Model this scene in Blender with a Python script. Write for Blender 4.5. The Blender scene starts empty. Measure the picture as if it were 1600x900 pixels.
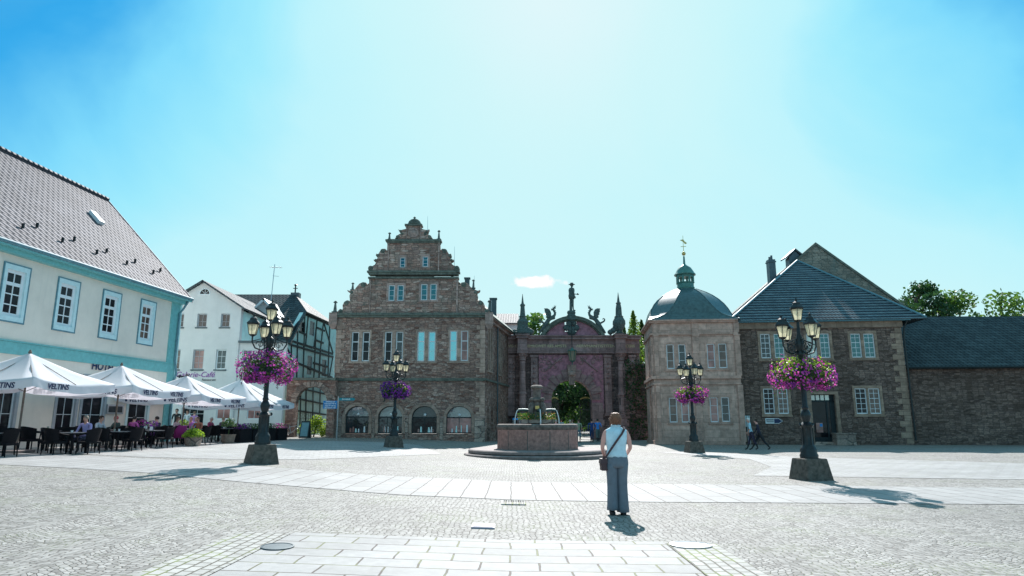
import bpy, bmesh, math, random
from math import sin, cos, pi, radians, atan2, sqrt
from mathutils import Vector, Matrix, noise
from mathutils.geometry import tessellate_polygon
random.seed(7)
SC = bpy.context.scene
COL = SC.collection

# ------------------------------------------------------------------ camera
CAM_H, PITCH, FPX = 1.6, radians(11.31), 1040.0
cd = bpy.data.cameras.new('camera')
cam = bpy.data.objects.new('camera', cd); COL.objects.link(cam)
cd.sensor_width = 36; cd.lens = 36 * FPX / 1600; cd.clip_start = 0.1; cd.clip_end = 3000
cam.location = (0, 0, CAM_H); cam.rotation_euler = (pi / 2 + PITCH, 0, 0)
SC.camera = cam

# ------------------------------------------------------------------ light
SUN_EL, SUN_AZ = radians(39), radians(4)
SUN_DIR = Vector((sin(SUN_AZ) * cos(SUN_EL), cos(SUN_AZ) * cos(SUN_EL), sin(SUN_EL)))
sl = bpy.data.lights.new('sun', 'SUN'); sl.energy = 3.55; sl.angle = radians(0.53); sl.color = (1.0, 0.965, 0.94)
sun = bpy.data.objects.new('sun', sl); COL.objects.link(sun)
sun.rotation_euler = (-SUN_DIR).to_track_quat('-Z', 'Y').to_euler()
sun.location = (0, 60, 80)
w = bpy.data.worlds.new('World'); SC.world = w; w.use_nodes = True
nt = w.node_tree; nt.nodes.clear()
def wn(t, **k):
    n = nt.nodes.new(t)
    for a, b in k.items(): setattr(n, a, b)
    return n
sky = wn('ShaderNodeTexSky'); sky.sky_type = 'NISHITA'; sky.sun_disc = False
sky.sun_elevation = SUN_EL; sky.sun_rotation = SUN_AZ; sky.altitude = 100; sky.air_density = 1.0; sky.dust_density = 0.6; sky.ozone_density = 2.0
bg = wn('ShaderNodeBackground'); bg.inputs['Strength'].default_value = 0.14
# one small white cloud and a faint bank low on the horizon, placed by direction in the sky
tcw = wn('ShaderNodeTexCoord')
def vm(op, a, b=None):
    n = wn('ShaderNodeVectorMath', operation=op); nt.links.new(a, n.inputs[0])
    if b is not None:
        if hasattr(b, 'is_linked'): nt.links.new(b, n.inputs[1])
        else: n.inputs[1].default_value = b
    return n
def ma(op, a, b=None, clamp=False):
    n = wn('ShaderNodeMath', operation=op, use_clamp=clamp)
    for i, q in enumerate((a, b)):
        if q is None: continue
        if hasattr(q, 'is_linked'): nt.links.new(q, n.inputs[i])
        else: n.inputs[i].default_value = q
    return n.outputs[0]
def pix_dir(u, v):
    x, y = (u - 800) / FPX, (450 - v) / FPX
    return Vector((x, cos(PITCH) - y * sin(PITCH), sin(PITCH) + y * cos(PITCH))).normalized()
cdir = pix_dir(838, 440)
right = Vector((1, 0, 0)); up = cdir.cross(right).normalized(); up = up if up.z > 0 else -up
nz = wn('ShaderNodeTexNoise'); nz.inputs['Scale'].default_value = 60; nz.inputs['Detail'].default_value = 5
nt.links.new(tcw.outputs['Generated'], nz.inputs['Vector'])
dx = vm('DOT_PRODUCT', vm('SUBTRACT', tcw.outputs['Generated'], tuple(cdir)).outputs[0], tuple(right)).outputs['Value']
dy = vm('DOT_PRODUCT', vm('SUBTRACT', tcw.outputs['Generated'], tuple(cdir)).outputs[0], tuple(up)).outputs['Value']
nn = ma('MULTIPLY', ma('SUBTRACT', nz.outputs['Fac'], 0.5), 1.6)
ex = ma('POWER', ma('ABSOLUTE', ma('DIVIDE', dx, 0.042)), 2.0)
ey = ma('POWER', ma('ABSOLUTE', ma('DIVIDE', dy, 0.0105)), 2.0)
dd = ma('ADD', ma('SQRT', ma('ADD', ex, ey)), nn)
cl = ma('MULTIPLY', ma('SUBTRACT', 1.0, dd), 3.0, True)
cmix = wn('ShaderNodeMix', data_type='RGBA'); nt.links.new(cl, cmix.inputs[0])
cmix.inputs[7].default_value = (2.75, 2.7, 2.7, 1)
# grade the physical sky through a curve: pale near the sun, deep cyan-blue away from it, raised again behind the camera
spx = wn('ShaderNodeSeparateXYZ'); nt.links.new(sky.outputs[0], spx.inputs[0])
rmp = wn('ShaderNodeValToRGB'); hz1 = wn('ShaderNodeTexNoise'); hz1.inputs['Scale'].default_value = 2.6; hz1.inputs['Detail'].default_value = 5; hz1.inputs['Roughness'].default_value = 0.55; hz1.inputs['Distortion'].default_value = 0.8
nt.links.new(tcw.outputs['Generated'], hz1.inputs['Vector'])
wsp = ma('ADD', ma('MULTIPLY', ma('SUBTRACT', hz1.outputs['Fac'], 0.5), 0.5), 1.0)      # thin uneven haze
nt.links.new(ma('MULTIPLY', ma('MULTIPLY', spx.outputs[0], wsp), 1 / 12), rmp.inputs[0])
els = rmp.color_ramp.elements
SKYSTOPS = [(0, (0.12, 0.32, 0.46)), (0.10, (0.26, 0.53, 0.66)), (0.185, (0.035, 0.40, 0.84)), (0.235, (0.22, 0.71, 0.98)), (0.285, (0.35, 0.83, 0.985)), (0.35, (0.52, 0.90, 0.98)), (0.46, (0.59, 0.92, 0.965)), (0.6, (0.64, 0.925, 0.96)), (0.85, (0.74, 0.93, 0.965))]  # lowest stops brightened: added light from the unseen back sky for shaded walls
els[0].position, els[0].color = SKYSTOPS[0][0], SKYSTOPS[0][1] + (1,); els[1].position, els[1].color = SKYSTOPS[-1][0], SKYSTOPS[-1][1] + (1,)
for p_, c_ in SKYSTOPS[1:-1]:
    e_ = els.new(p_); e_.color = c_ + (1,)
EXPO = 0.95
gain = 1 / (0.14 * 2 ** EXPO)
sc_ = wn('ShaderNodeVectorMath', operation='SCALE'); nt.links.new(rmp.outputs[0], sc_.inputs[0]); sc_.inputs['Scale'].default_value = gain
SKY_OUT = sc_.outputs[0]
cmix.inputs[7].default_value = (1.05 * gain, 1.02 * gain, 1.02 * gain, 1)
nt.links.new(SKY_OUT, cmix.inputs[6])
nt.links.new(cmix.outputs[2], bg.inputs['Color'])
wo = wn('ShaderNodeOutputWorld'); nt.links.new(bg.outputs[0], wo.inputs['Surface'])
SC.view_settings.view_transform = 'Standard'; SC.view_settings.look = 'None'
SC.view_settings.gamma = 1.0; SC.view_settings.use_curve_mapping = False
SC.view_settings.exposure = EXPO

# ------------------------------------------------------------------ picture -> world helpers (each thing gets its own real distance)
def hit_ground(u, v):
    d = pix_dir(u, v); X = Y = 0
    z = 0
    for _ in range(6):
        t = (z - CAM_H) / d.z; X, Y = d.x * t, d.y * t; z = gz(X)
    return X, Y
def at(u, v, Y):
    d = pix_dir(u, v); t = Y / d.y
    return d.x * t, CAM_H + d.z * t
GZ = [(-60, 0.6), (-22, 0.55), (-16, 0.47), (-9, 0.36), (-3, 0.13), (0, 0.03), (3, 0.0), (80, 0.0)]
def gz(x, y=0):
    if x <= GZ[0][0]: return GZ[0][1]
    for (a, za), (b, zb) in zip(GZ, GZ[1:]):
        if x <= b: return za + (zb - za) * (x - a) / (b - a)
    return 0.0
class Facade:
    """a vertical plane: origin, heading of its x axis; hit() gives (along, height) under a picture point"""
    def __init__(s, ox, oy, rz): s.o = Vector((ox, oy)); s.rz = radians(rz); s.d = Vector((cos(s.rz), sin(s.rz)))
    def hit(s, u, v):
        d = pix_dir(u, v); det = d.x * (-s.d.y) + d.y * s.d.x
        t = (s.o.x * (-s.d.y) + s.o.y * s.d.x) / det
        p = Vector((d.x, d.y)) * t
        return (p - s.o).dot(s.d), CAM_H + d.z * t

# ------------------------------------------------------------------ object helpers
def thing(name, label, cat, loc=(0, 0, 0), rz=0, group=None, scale=None):
    o = bpy.data.objects.new(name, None); COL.objects.link(o)
    o.location = loc; o.rotation_euler = (0, 0, rz); o['label'] = label; o['category'] = cat
    o.empty_display_size = 0.2
    if group: o['group'] = group
    if scale: o.scale = (scale,) * 3
    return o
def tag(o, label, cat, group=None, kind=None):
    if label: o['label'] = label
    if cat: o['category'] = cat
    if group: o['group'] = group
    if kind: o['kind'] = kind
    return o
def dup(root, loc=None, rz=None, label=None, scale=None):
    r = root.copy(); COL.objects.link(r)
    if loc is not None: r.location = loc
    if rz is not None: r.rotation_euler = (0, 0, rz)
    if label: r['label'] = label
    if scale: r.scale = (scale,) * 3
    for ch in list(root.children):
        c = ch.copy(); COL.objects.link(c); c.parent = r
        for g in list(ch.children):
            d = g.copy(); COL.objects.link(d); d.parent = c
    return r
class MB:
    def __init__(s, M=None): s.v = []; s.f = []; s.m = []; s.M = M
    def add(s, vs, fs, m=0):
        n = len(s.v)
        for p in vs:
            p = Vector(p); s.v.append(s.M @ p if s.M else p)
        for f in fs: s.f.append([n + i for i in f]); s.m.append(m)
        return s
    def box(s, x0, x1, y0, y1, z0, z1, m=0):
        return s.add([(x0, y0, z0), (x1, y0, z0), (x1, y1, z0), (x0, y1, z0), (x0, y0, z1), (x1, y0, z1), (x1, y1, z1), (x0, y1, z1)],
                     [(0, 3, 2, 1), (4, 5, 6, 7), (0, 1, 5, 4), (1, 2, 6, 5), (2, 3, 7, 6), (3, 0, 4, 7)], m)
    def taper(s, cx, cy, z0, z1, w0, d0, w1, d1, m=0):
        a, b, c, d = w0 / 2, d0 / 2, w1 / 2, d1 / 2
        return s.add([(cx - a, cy - b, z0), (cx + a, cy - b, z0), (cx + a, cy + b, z0), (cx - a, cy + b, z0), (cx - c, cy - d, z1), (cx + c, cy - d, z1), (cx + c, cy + d, z1), (cx - c, cy + d, z1)],
                     [(0, 3, 2, 1), (4, 5, 6, 7), (0, 1, 5, 4), (1, 2, 6, 5), (2, 3, 7, 6), (3, 0, 4, 7)], m)
    def tube(s, p0, p1, r0, r1=None, n=8, m=0):
        r1 = r0 if r1 is None else r1
        return s.path([p0, p1], [r0, r1], n, m)
    def path(s, pts, rs, n=8, m=0, closed=False):
        pts = [Vector(p) for p in pts]
        if not hasattr(rs, '__len__'): rs = [rs] * len(pts)
        vs = []; fs = []; prev = None
        for i, p in enumerate(pts):
            t = (pts[min(i + 1, len(pts) - 1)] - pts[max(i - 1, 0)]).normalized()
            if prev is None:
                a = Vector((0, 0, 1)) if abs(t.z) < 0.9 else Vector((1, 0, 0))
                prev = t.cross(a).normalized()
            prev = (prev - t * prev.dot(t)).normalized(); b = t.cross(prev)
            for k in range(n):
                q = 2 * pi * k / n; vs.append(p + (prev * cos(q) + b * sin(q)) * rs[i])
        for i in range(len(pts) - 1):
            for k in range(n):
                a = i * n + k; b_ = i * n + (k + 1) % n
                fs.append((a, b_, b_ + n, a + n))
        fs.append(tuple(range(n - 1, -1, -1))); fs.append(tuple(range((len(pts) - 1) * n, len(pts) * n)))
        return s.add(vs, fs, m)
    def lathe(s, prof, c=(0, 0, 0), n=16, m=0, ph=0, sy=1):
        vs = []; fs = []
        for r, z in prof:
            for k in range(n):
                q = 2 * pi * (k + ph) / n; vs.append((c[0] + r * cos(q), c[1] + r * sin(q) * sy, c[2] + z))
        for i in range(len(prof) - 1):
            for k in range(n):
                a = i * n + k; b = i * n + (k + 1) % n
                fs.append((a, b, b + n, a + n))
        fs.append(tuple(range(n - 1, -1, -1))); fs.append(tuple(range((len(prof) - 1) * n, len(prof) * n)))
        return s.add(vs, fs, m)
    def prism(s, poly, y0, y1, m=0):
        """polygon in x,z extruded along y"""
        n = len(poly)
        tri = tessellate_polygon([[Vector((x, z, 0)) for x, z in poly]])
        vs = [(x, y0, z) for x, z in poly] + [(x, y1, z) for x, z in poly]
        fs = [tuple(t) for t in tri] + [tuple(i + n for i in reversed(t)) for t in tri]
        fs += [(i, (i + 1) % n, (i + 1) % n + n, i + n) for i in range(n)]
        return s.add(vs, fs, m)
    def panel(s, poly, holes, y0, y1, m=0):
        """wall panel in x,z with real openings"""
        loops = [poly] + holes
        tri = tessellate_polygon([[Vector((x, z, 0)) for x, z in l] for l in loops])
        flat = [p for l in loops for p in l]; n = len(flat)
        vs = [(x, y0, z) for x, z in flat] + [(x, y1, z) for x, z in flat]
        fs = [tuple(t) for t in tri] + [tuple(i + n for i in reversed(t)) for t in tri]
        k = 0
        for l in loops:
            L = len(l)
            fs += [(k + i, k + (i + 1) % L, k + (i + 1) % L + n, k + i + n) for i in range(L)]
            k += L
        return s.add(vs, fs, m)
    def build(s, name, mats, parent=None, smooth=False, bevel=0, autos=None):
        me = bpy.data.meshes.new(name)
        me.from_pydata([tuple(p) for p in s.v], [], s.f)
        if not isinstance(mats, (list, tuple)): mats = [mats]
        for q in mats: me.materials.append(q)
        me.polygons.foreach_set('material_index', s.m)
        bm = bmesh.new(); bm.from_mesh(me); bmesh.ops.recalc_face_normals(bm, faces=bm.faces); bm.to_mesh(me); bm.free()
        if smooth: me.polygons.foreach_set('use_smooth', [True] * len(me.polygons))
        if autos:
            me.polygons.foreach_set('use_smooth', [True] * len(me.polygons))
            me.set_sharp_from_angle(angle=radians(autos))
        o = bpy.data.objects.new(name, me); COL.objects.link(o)
        if parent: o.parent = parent
        if bevel:
            md = o.modifiers.new('bevel', 'BEVEL'); md.width = bevel; md.segments = 2; md.limit_method = 'ANGLE'
        return o
def rect(x0, x1, z0, z1): return [(x0, z0), (x1, z0), (x1, z1), (x0, z1)]
def archpoly(x0, x1, z0, zs, n=14, flat=1.0):
    """opening with a round head: springs at zs"""
    r = (x1 - x0) / 2; cx = (x0 + x1) / 2
    return [(x0, z0), (x1, z0)] + [(cx + r * cos(pi * k / n), zs + r * flat * sin(pi * k / n)) for k in range(n + 1)]
def letters(body, size, mat, parent, M, name='lettering', depth=0.004, shear=0, spacing=1, bold=0, ax='CENTER'):
    cu = bpy.data.curves.new(name, 'FONT'); cu.body = body; cu.size = size; cu.extrude = depth; cu.shear = shear
    cu.align_x = ax; cu.align_y = 'CENTER'; cu.space_character = spacing; cu.offset = bold
    o = bpy.data.objects.new(name, cu); COL.objects.link(o); bpy.context.view_layer.update()
    me = bpy.data.meshes.new_from_object(o.evaluated_get(bpy.context.evaluated_depsgraph_get())); me.name = name
    bpy.data.objects.remove(o); bpy.data.curves.remove(cu)
    me.materials.clear(); me.materials.append(mat)
    o = bpy.data.objects.new(name, me); COL.objects.link(o); o.parent = parent; o.matrix_local = M
    return o
def face_M(x, y, z, rz=0):
    """text plane standing upright, read from -y (rz about the vertical)"""
    return Matrix.Translation((x, y, z)) @ Matrix.Rotation(rz, 4, 'Z') @ Matrix.Rotation(pi / 2, 4, 'X')

# ------------------------------------------------------------------ materials
def new_mat(name):
    m = bpy.data.materials.new(name); m.use_nodes = True
    return m, m.node_tree, m.node_tree.nodes['Principled BSDF']
class NB:
    def __init__(s, t): s.t = t
    def n(s, ty, **k):
        q = s.t.nodes.new(ty)
        for a, b in k.items(): setattr(q, a, b)
        return q
    def l(s, a, b): s.t.links.new(a, b)
    def set(s, inp, v):
        if hasattr(v, 'is_linked'): s.l(v, inp)
        else: inp.default_value = v
    def math(s, op, a, b=0, clamp=False):
        q = s.n('ShaderNodeMath', operation=op, use_clamp=clamp); s.set(q.inputs[0], a); s.set(q.inputs[1], b); return q.outputs[0]
    def mix(s, f, a, b, blend='MIX'):
        q = s.n('ShaderNodeMix', data_type='RGBA', blend_type=blend); s.set(q.inputs[0], f); s.set(q.inputs[6], a); s.set(q.inputs[7], b); return q.outputs[2]
    def noise(s, vec, scale, detail=4, rough=0.55):
        q = s.n('ShaderNodeTexNoise'); q.inputs['Scale'].default_value = scale; q.inputs['Detail'].default_value = detail; q.inputs['Roughness'].default_value = rough
        if vec is not None: s.l(vec, q.inputs['Vector'])
        return q.outputs['Fac']
    def ramp(s, f, stops):
        q = s.n('ShaderNodeValToRGB'); s.l(f, q.inputs[0]); e = q.color_ramp.elements
        e[0].position, e[0].color = stops[0][0], c4(stops[0][1]); e[1].position, e[1].color = stops[-1][0], c4(stops[-1][1])
        for p, c in stops[1:-1]:
            x = e.new(p); x.color = c4(c)
        return q.outputs[0]
    def xyz(s, v):
        q = s.n('ShaderNodeSeparateXYZ'); s.l(v, q.inputs[0]); return q.outputs
    def comb(s, x, y, z=0):
        q = s.n('ShaderNodeCombineXYZ'); s.set(q.inputs[0], x); s.set(q.inputs[1], y); s.set(q.inputs[2], z); return q.outputs[0]
    def bump(s, h, strength, dist, bsdf):
        q = s.n('ShaderNodeBump'); q.inputs['Strength'].default_value = strength; q.inputs['Distance'].default_value = dist
        s.l(h, q.inputs['Height']); s.l(q.outputs[0], bsdf.inputs['Normal'])
def c4(c): return (c, c, c, 1) if not hasattr(c, '__len__') else (tuple(c) + (1,))[:4]
def mul(c, k): return tuple(x * k for x in c[:3])
def plain(name, c, rough=0.6, metal=0.0, var=0.18, scale=6, bump=0.0, spec=None, coord='Object'):
    m, t, b = new_mat(name); nb = NB(t)
    tc = nb.n('ShaderNodeTexCoord')
    f = nb.noise(tc.outputs[coord], scale, 5, 0.6)
    col = nb.ramp(f, [(0.3, mul(c, 1 - var)), (0.7, mul(c, 1 + var))])
    nb.l(col, b.inputs['Base Color']); b.inputs['Roughness'].default_value = rough; b.inputs['Metallic'].default_value = metal
    if spec is not None: b.inputs['Specular IOR Level'].default_value = spec
    if bump: nb.bump(nb.noise(tc.outputs[coord], scale * 6, 4), bump, 0.01, b)
    return m
def rubble(name, cols, mortar, sx=2.2, sz=5.0, bump=0.6, stain=None, rand=0.75):
    """uneven coursed stones; works on walls facing x or y"""
    m, t, b = new_mat(name); nb = NB(t); tc = nb.n('ShaderNodeTexCoord')
    x, y, z = nb.xyz(tc.outputs['Object'])
    h = nb.math('ADD', x, nb.math('MULTIPLY', y, 0.93))
    wob = nb.math('MULTIPLY', nb.math('SUBTRACT', nb.noise(tc.outputs['Object'], 1.6, 3), 0.5), 0.13)
    vec = nb.comb(nb.math('MULTIPLY', h, sx), nb.math('MULTIPLY', nb.math('ADD', z, wob), sz))
    vo = nb.n('ShaderNodeTexVoronoi', voronoi_dimensions='2D', feature='F1', distance='CHEBYCHEV'); vo.inputs['Scale'].default_value = 1; vo.inputs['Randomness'].default_value = rand
    nb.l(vec, vo.inputs['Vector'])
    ve = nb.n('ShaderNodeTexVoronoi', voronoi_dimensions='2D', feature='F2', distance='CHEBYCHEV'); ve.inputs['Scale'].default_value = 1; ve.inputs['Randomness'].default_value = rand
    nb.l(vec, ve.inputs['Vector'])
    gap = nb.math('SUBTRACT', ve.outputs['Distance'], vo.outputs['Distance'])
    j = nb.ramp(gap, [(0.03, 0), (0.11, 1)])
    hue = nb.xyz(vo.outputs['Color'])[0]
    col = nb.ramp(hue, [(i / (len(cols) - 1) if len(cols) > 1 else 0, c) for i, c in enumerate(cols)])
    fine = nb.noise(tc.outputs['Object'], 9, 6, 0.7)
    col = nb.mix(0.8, col, nb.ramp(fine, [(0.28, 0.4), (0.72, 1.5)]), 'MULTIPLY')
    big = nb.noise(tc.outputs['Object'], 0.35, 4, 0.65)
    col = nb.mix(1.0, col, nb.ramp(big, [(0.3, 0.6), (0.7, 1.25)]), 'MULTIPLY')
    col = nb.mix(j, c4(mortar), col)
    if stain:
        sf = nb.ramp(nb.noise(tc.outputs['Object'], 0.8, 6, 0.75), [(0.52, 0), (0.68, 0.75)])
        col = nb.mix(sf, col, c4(stain))
    nb.l(col, b.inputs['Base Color']); b.inputs['Roughness'].default_value = 0.9; b.inputs['Specular IOR Level'].default_value = 0.2
    hgt = nb.math('ADD', nb.math('MULTIPLY', j, 0.6), nb.math('MULTIPLY', fine, 0.7))
    nb.bump(hgt, bump, 0.05, b)
    return m
def ashlar(name, c, dark, bw=0.9, bh=0.42, gap=0.012):
    m, t, b = new_mat(name); nb = NB(t); tc = nb.n('ShaderNodeTexCoord')
    x, y, z = nb.xyz(tc.outputs['Object'])
    br = nb.n('ShaderNodeTexBrick'); nb.l(nb.comb(nb.math('ADD', x, y), z), br.inputs['Vector'])
    br.inputs['Scale'].default_value = 1; br.inputs['Brick Width'].default_value = bw; br.inputs['Row Height'].default_value = bh
    br.inputs['Mortar Size'].default_value = gap; br.inputs['Color1'].default_value = c4(mul(c, 0.82)); br.inputs['Color2'].default_value = c4(mul(c, 1.2)); br.inputs['Mortar'].default_value = c4(dark)
    f = nb.noise(tc.outputs['Object'], 3, 6, 0.7)
    col = nb.mix(1, br.outputs['Color'], nb.ramp(f, [(0.25, 0.55), (0.75, 1.3)]), 'MULTIPLY')
    st = nb.ramp(nb.noise(tc.outputs['Object'], 0.7, 5, 0.7), [(0.5, 0), (0.72, 0.7)])
    col = nb.mix(st, col, c4(dark))
    nb.l(col, b.inputs['Base Color']); b.inputs['Roughness'].default_value = 0.88; b.inputs['Specular IOR Level'].default_value = 0.2
    nb.bump(nb.math('ADD', nb.math('MULTIPLY', br.outputs['Fac'], -0.5), nb.math('MULTIPLY', nb.noise(tc.outputs['Object'], 14, 5), 0.5)), 0.5, 0.03, b)
    return m
def tiles(name, c1, c2, dark, w=0.24, h=0.2, rough=0.5, bump=1.0, zk=1.4, flat=0.3, e0=(0.04, 0.26)):
    """overlapping pantiles on a slope: rows follow the height"""
    m, t, b = new_mat(name); nb = NB(t); tc = nb.n('ShaderNodeTexCoord')
    x, y, z = nb.xyz(tc.outputs['Object'])
    hh = nb.math('ADD', x, y); zz = nb.math('MULTIPLY', z, zk / h)
    row = nb.math('FRACT', zz)
    off = nb.math('MULTIPLY', nb.math('MODULO', nb.math('FLOOR', zz), 2.0), 0.5)
    cx = nb.math('ADD', nb.math('DIVIDE', hh, w), off)
    colf = nb.math('FRACT', cx)
    cell = nb.n('ShaderNodeTexWhiteNoise', noise_dimensions='2D'); nb.l(nb.comb(nb.math('FLOOR', cx), nb.math('FLOOR', zz)), cell.inputs['Vector'])
    col = nb.mix(cell.outputs['Value'], c4(c1), c4(c2))
    big = nb.noise(tc.outputs['Object'], 0.6, 5, 0.7)
    col = nb.mix(1, col, nb.ramp(big, [(0.3, 0.7), (0.7, 1.25)]), 'MULTIPLY')
    edge = nb.ramp(row, [(e0[0], 0), (e0[1], 1)])
    side = nb.ramp(nb.math('ABSOLUTE', nb.math('SUBTRACT', colf, 0.5)), [(0.38, 1), (0.47, 0)])
    k = nb.math('MULTIPLY', edge, nb.math('ADD', nb.math('MULTIPLY', side, 1 - flat), flat))
    col = nb.mix(k, c4(dark), col)
    nb.l(col, b.inputs['Base Color']); b.inputs['Roughness'].default_value = rough; b.inputs['Specular IOR Level'].default_value = 0.25
    wv = nb.math('MULTIPLY', nb.math('SINE', nb.math('MULTIPLY', colf, 2 * pi)), 0.35)
    hgt = nb.math('ADD', nb.math('MULTIPLY', nb.math('SUBTRACT', 1.0, row), 0.8), wv)
    nb.bump(hgt, bump, 0.06, b)
    return m
def paving(name, c1, c2, joint, bw, bh, gap, rot=0, bump=0.5, moss=None, rough=0.8, off=0.5):
    m, t, b = new_mat(name); nb = NB(t); tc = nb.n('ShaderNodeTexCoord')
    mp = nb.n('ShaderNodeMapping'); mp.inputs['Rotation'].default_value = (0, 0, rot); nb.l(tc.outputs['Object'], mp.inputs[0])
    wv = nb.n('ShaderNodeVectorMath', operation='MULTIPLY_ADD'); no = nb.n('ShaderNodeTexNoise'); no.inputs['Scale'].default_value = 2.2; nb.l(mp.outputs[0], no.inputs['Vector'])
    nb.l(no.outputs['Color'], wv.inputs[0]); wv.inputs[1].default_value = (0.05, 0.05, 0); nb.l(mp.outputs[0], wv.inputs[2])
    br = nb.n('ShaderNodeTexBrick'); nb.l(wv.outputs[0], br.inputs['Vector']); br.offset = off
    br.inputs['Scale'].default_value = 1; br.inputs['Brick Width'].default_value = bw; br.inputs['Row Height'].default_value = bh
    br.inputs['Mortar Size'].default_value = gap; br.inputs['Mortar Smooth'].default_value = 0.3
    br.inputs['Color1'].default_value = c4(c1); br.inputs['Color2'].default_value = c4(c2); br.inputs['Mortar'].default_value = c4(joint)
    f = nb.noise(tc.outputs['Object'], 7, 6, 0.7); big = nb.noise(tc.outputs['Object'], 0.5, 4, 0.6)
    col = nb.mix(1, br.outputs['Color'], nb.ramp(f, [(0.25, 0.82), (0.75, 1.14)]), 'MULTIPLY')
    col = nb.mix(1, col, nb.ramp(big, [(0.3, 0.86), (0.7, 1.08)]), 'MULTIPLY')
    if moss:
        mk = nb.math('MULTIPLY', br.outputs['Fac'], nb.ramp(nb.noise(tc.outputs['Object'], 1.5, 4), [(0.48, 0), (0.58, 1)]))
        col = nb.mix(mk, col, c4(moss))
    nb.l(col, b.inputs['Base Color']); b.inputs['Roughness'].default_value = rough; b.inputs['Specular IOR Level'].default_value = 0.3
    nb.bump(nb.math('ADD', nb.math('MULTIPLY', br.outputs['Fac'], -1.0), nb.math('MULTIPLY', f, 0.25)), bump, 0.012, b)
    return m
def cobbles(name):
    m, t, b = new_mat(name); nb = NB(t); tc = nb.n('ShaderNodeTexCoord')
    x, y, z = nb.xyz(tc.outputs['Object'])
    # segmental arcs: rows of setts swing in fans about 1.5 m wide
    arc = nb.math('MULTIPLY', nb.math('ABSOLUTE', nb.math('SINE', nb.math('MULTIPLY', x, 2.05))), 0.42)
    yy = nb.math('ADD', y, arc)
    wob = nb.n('ShaderNodeTexNoise'); wob.inputs['Scale'].default_value = 1.7; nb.l(tc.outputs['Object'], wob.inputs['Vector'])
    v = nb.comb(nb.math('MULTIPLY', x, 11.5), nb.math('MULTIPLY', yy, 11.5))
    va = nb.n('ShaderNodeVectorMath', operation='MULTIPLY_ADD'); nb.l(wob.outputs['Color'], va.inputs[0]); va.inputs[1].default_value = (1.6, 1.6, 0); nb.l(v, va.inputs[2])
    def vor(feat):
        q = nb.n('ShaderNodeTexVoronoi', voronoi_dimensions='2D', feature=feat, distance='MINKOWSKI'); q.inputs['Exponent'].default_value = 3.5
        q.inputs['Scale'].default_value = 1; q.inputs['Randomness'].default_value = 0.62; nb.l(va.outputs[0], q.inputs['Vector']); return q
    f1, f2 = vor('F1'), vor('F2')
    gap = nb.math('SUBTRACT', f2.outputs['Distance'], f1.outputs['Distance'])
    j = nb.ramp(gap, [(0.02, 0), (0.2, 1)])
    hue = nb.xyz(f1.outputs['Color'])[0]
    col = nb.ramp(hue, [(0, (0.21, 0.195, 0.18)), (0.3, (0.32, 0.3, 0.28)), (0.7, (0.38, 0.355, 0.33)), (1, (0.44, 0.415, 0.39))])
    big = nb.noise(tc.outputs['Object'], 0.28, 4, 0.6)
    col = nb.mix(1, col, nb.ramp(big, [(0.3, 0.78), (0.7, 1.1)]), 'MULTIPLY')
    col = nb.mix(0.8, col, nb.ramp(nb.noise(tc.outputs['Object'], 25, 3, 0.7), [(0.3, 0.75), (0.7, 1.2)]), 'MULTIPLY')
    col = nb.mix(nb.ramp(nb.noise(tc.outputs['Object'], 1.1, 6, 0.8), [(0.56, 0), (0.72, 0.6)]), col, c4((0.19, 0.18, 0.15)))
    jc = nb.mix(nb.ramp(nb.noise(tc.outputs['Object'], 0.6, 5, 0.7), [(0.5, 0), (0.62, 1)]), c4((0.07, 0.06, 0.05)), c4((0.10, 0.13, 0.035)))
    col = nb.mix(j, jc, col)
    nb.l(col, b.inputs['Base Color']); b.inputs['Roughness'].default_value = 0.72; b.inputs['Specular IOR Level'].default_value = 0.35
    dome = nb.math('SUBTRACT', 1.0, nb.math('POWER', f1.outputs['Distance'], 2.0))
    nb.bump(nb.math('ADD', nb.math('MULTIPLY', j, 0.7), nb.math('MULTIPLY', dome, 0.4)), 0.6, 0.012, b)
    return m
def glass(name, c, mirror=0.35, rough=0.05, mirror_col=(0.9, 0.95, 1)):
    m, t, b = new_mat(name); nb = NB(t); tc = nb.n('ShaderNodeTexCoord')
    f = nb.noise(tc.outputs['Object'], 1.1, 3)
    nb.l(nb.ramp(f, [(0.35, mul(c, 0.5)), (0.65, mul(c, 1.4))]), b.inputs['Base Color'])
    b.inputs['Roughness'].default_value = 0.35; b.inputs['Specular IOR Level'].default_value = 0.1
    g = nb.n('ShaderNodeBsdfGlossy'); g.inputs['Roughness'].default_value = rough; g.inputs['Color'].default_value = c4(mirror_col)
    q = nb.n('ShaderNodeBump'); q.inputs['Strength'].default_value = 0.25; q.inputs['Distance'].default_value = 0.05
    nb.l(nb.noise(tc.outputs['Object'], 1.5, 2), q.inputs['Height']); nb.l(q.outputs[0], g.inputs['Normal'])
    mx = nb.n('ShaderNodeMixShader'); mx.inputs[0].default_value = mirror
    nb.l(b.outputs[0], mx.inputs[1]); nb.l(g.outputs[0], mx.inputs[2])
    nb.l(mx.outputs[0], t.nodes['Material Output'].inputs['Surface'])
    return m
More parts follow.
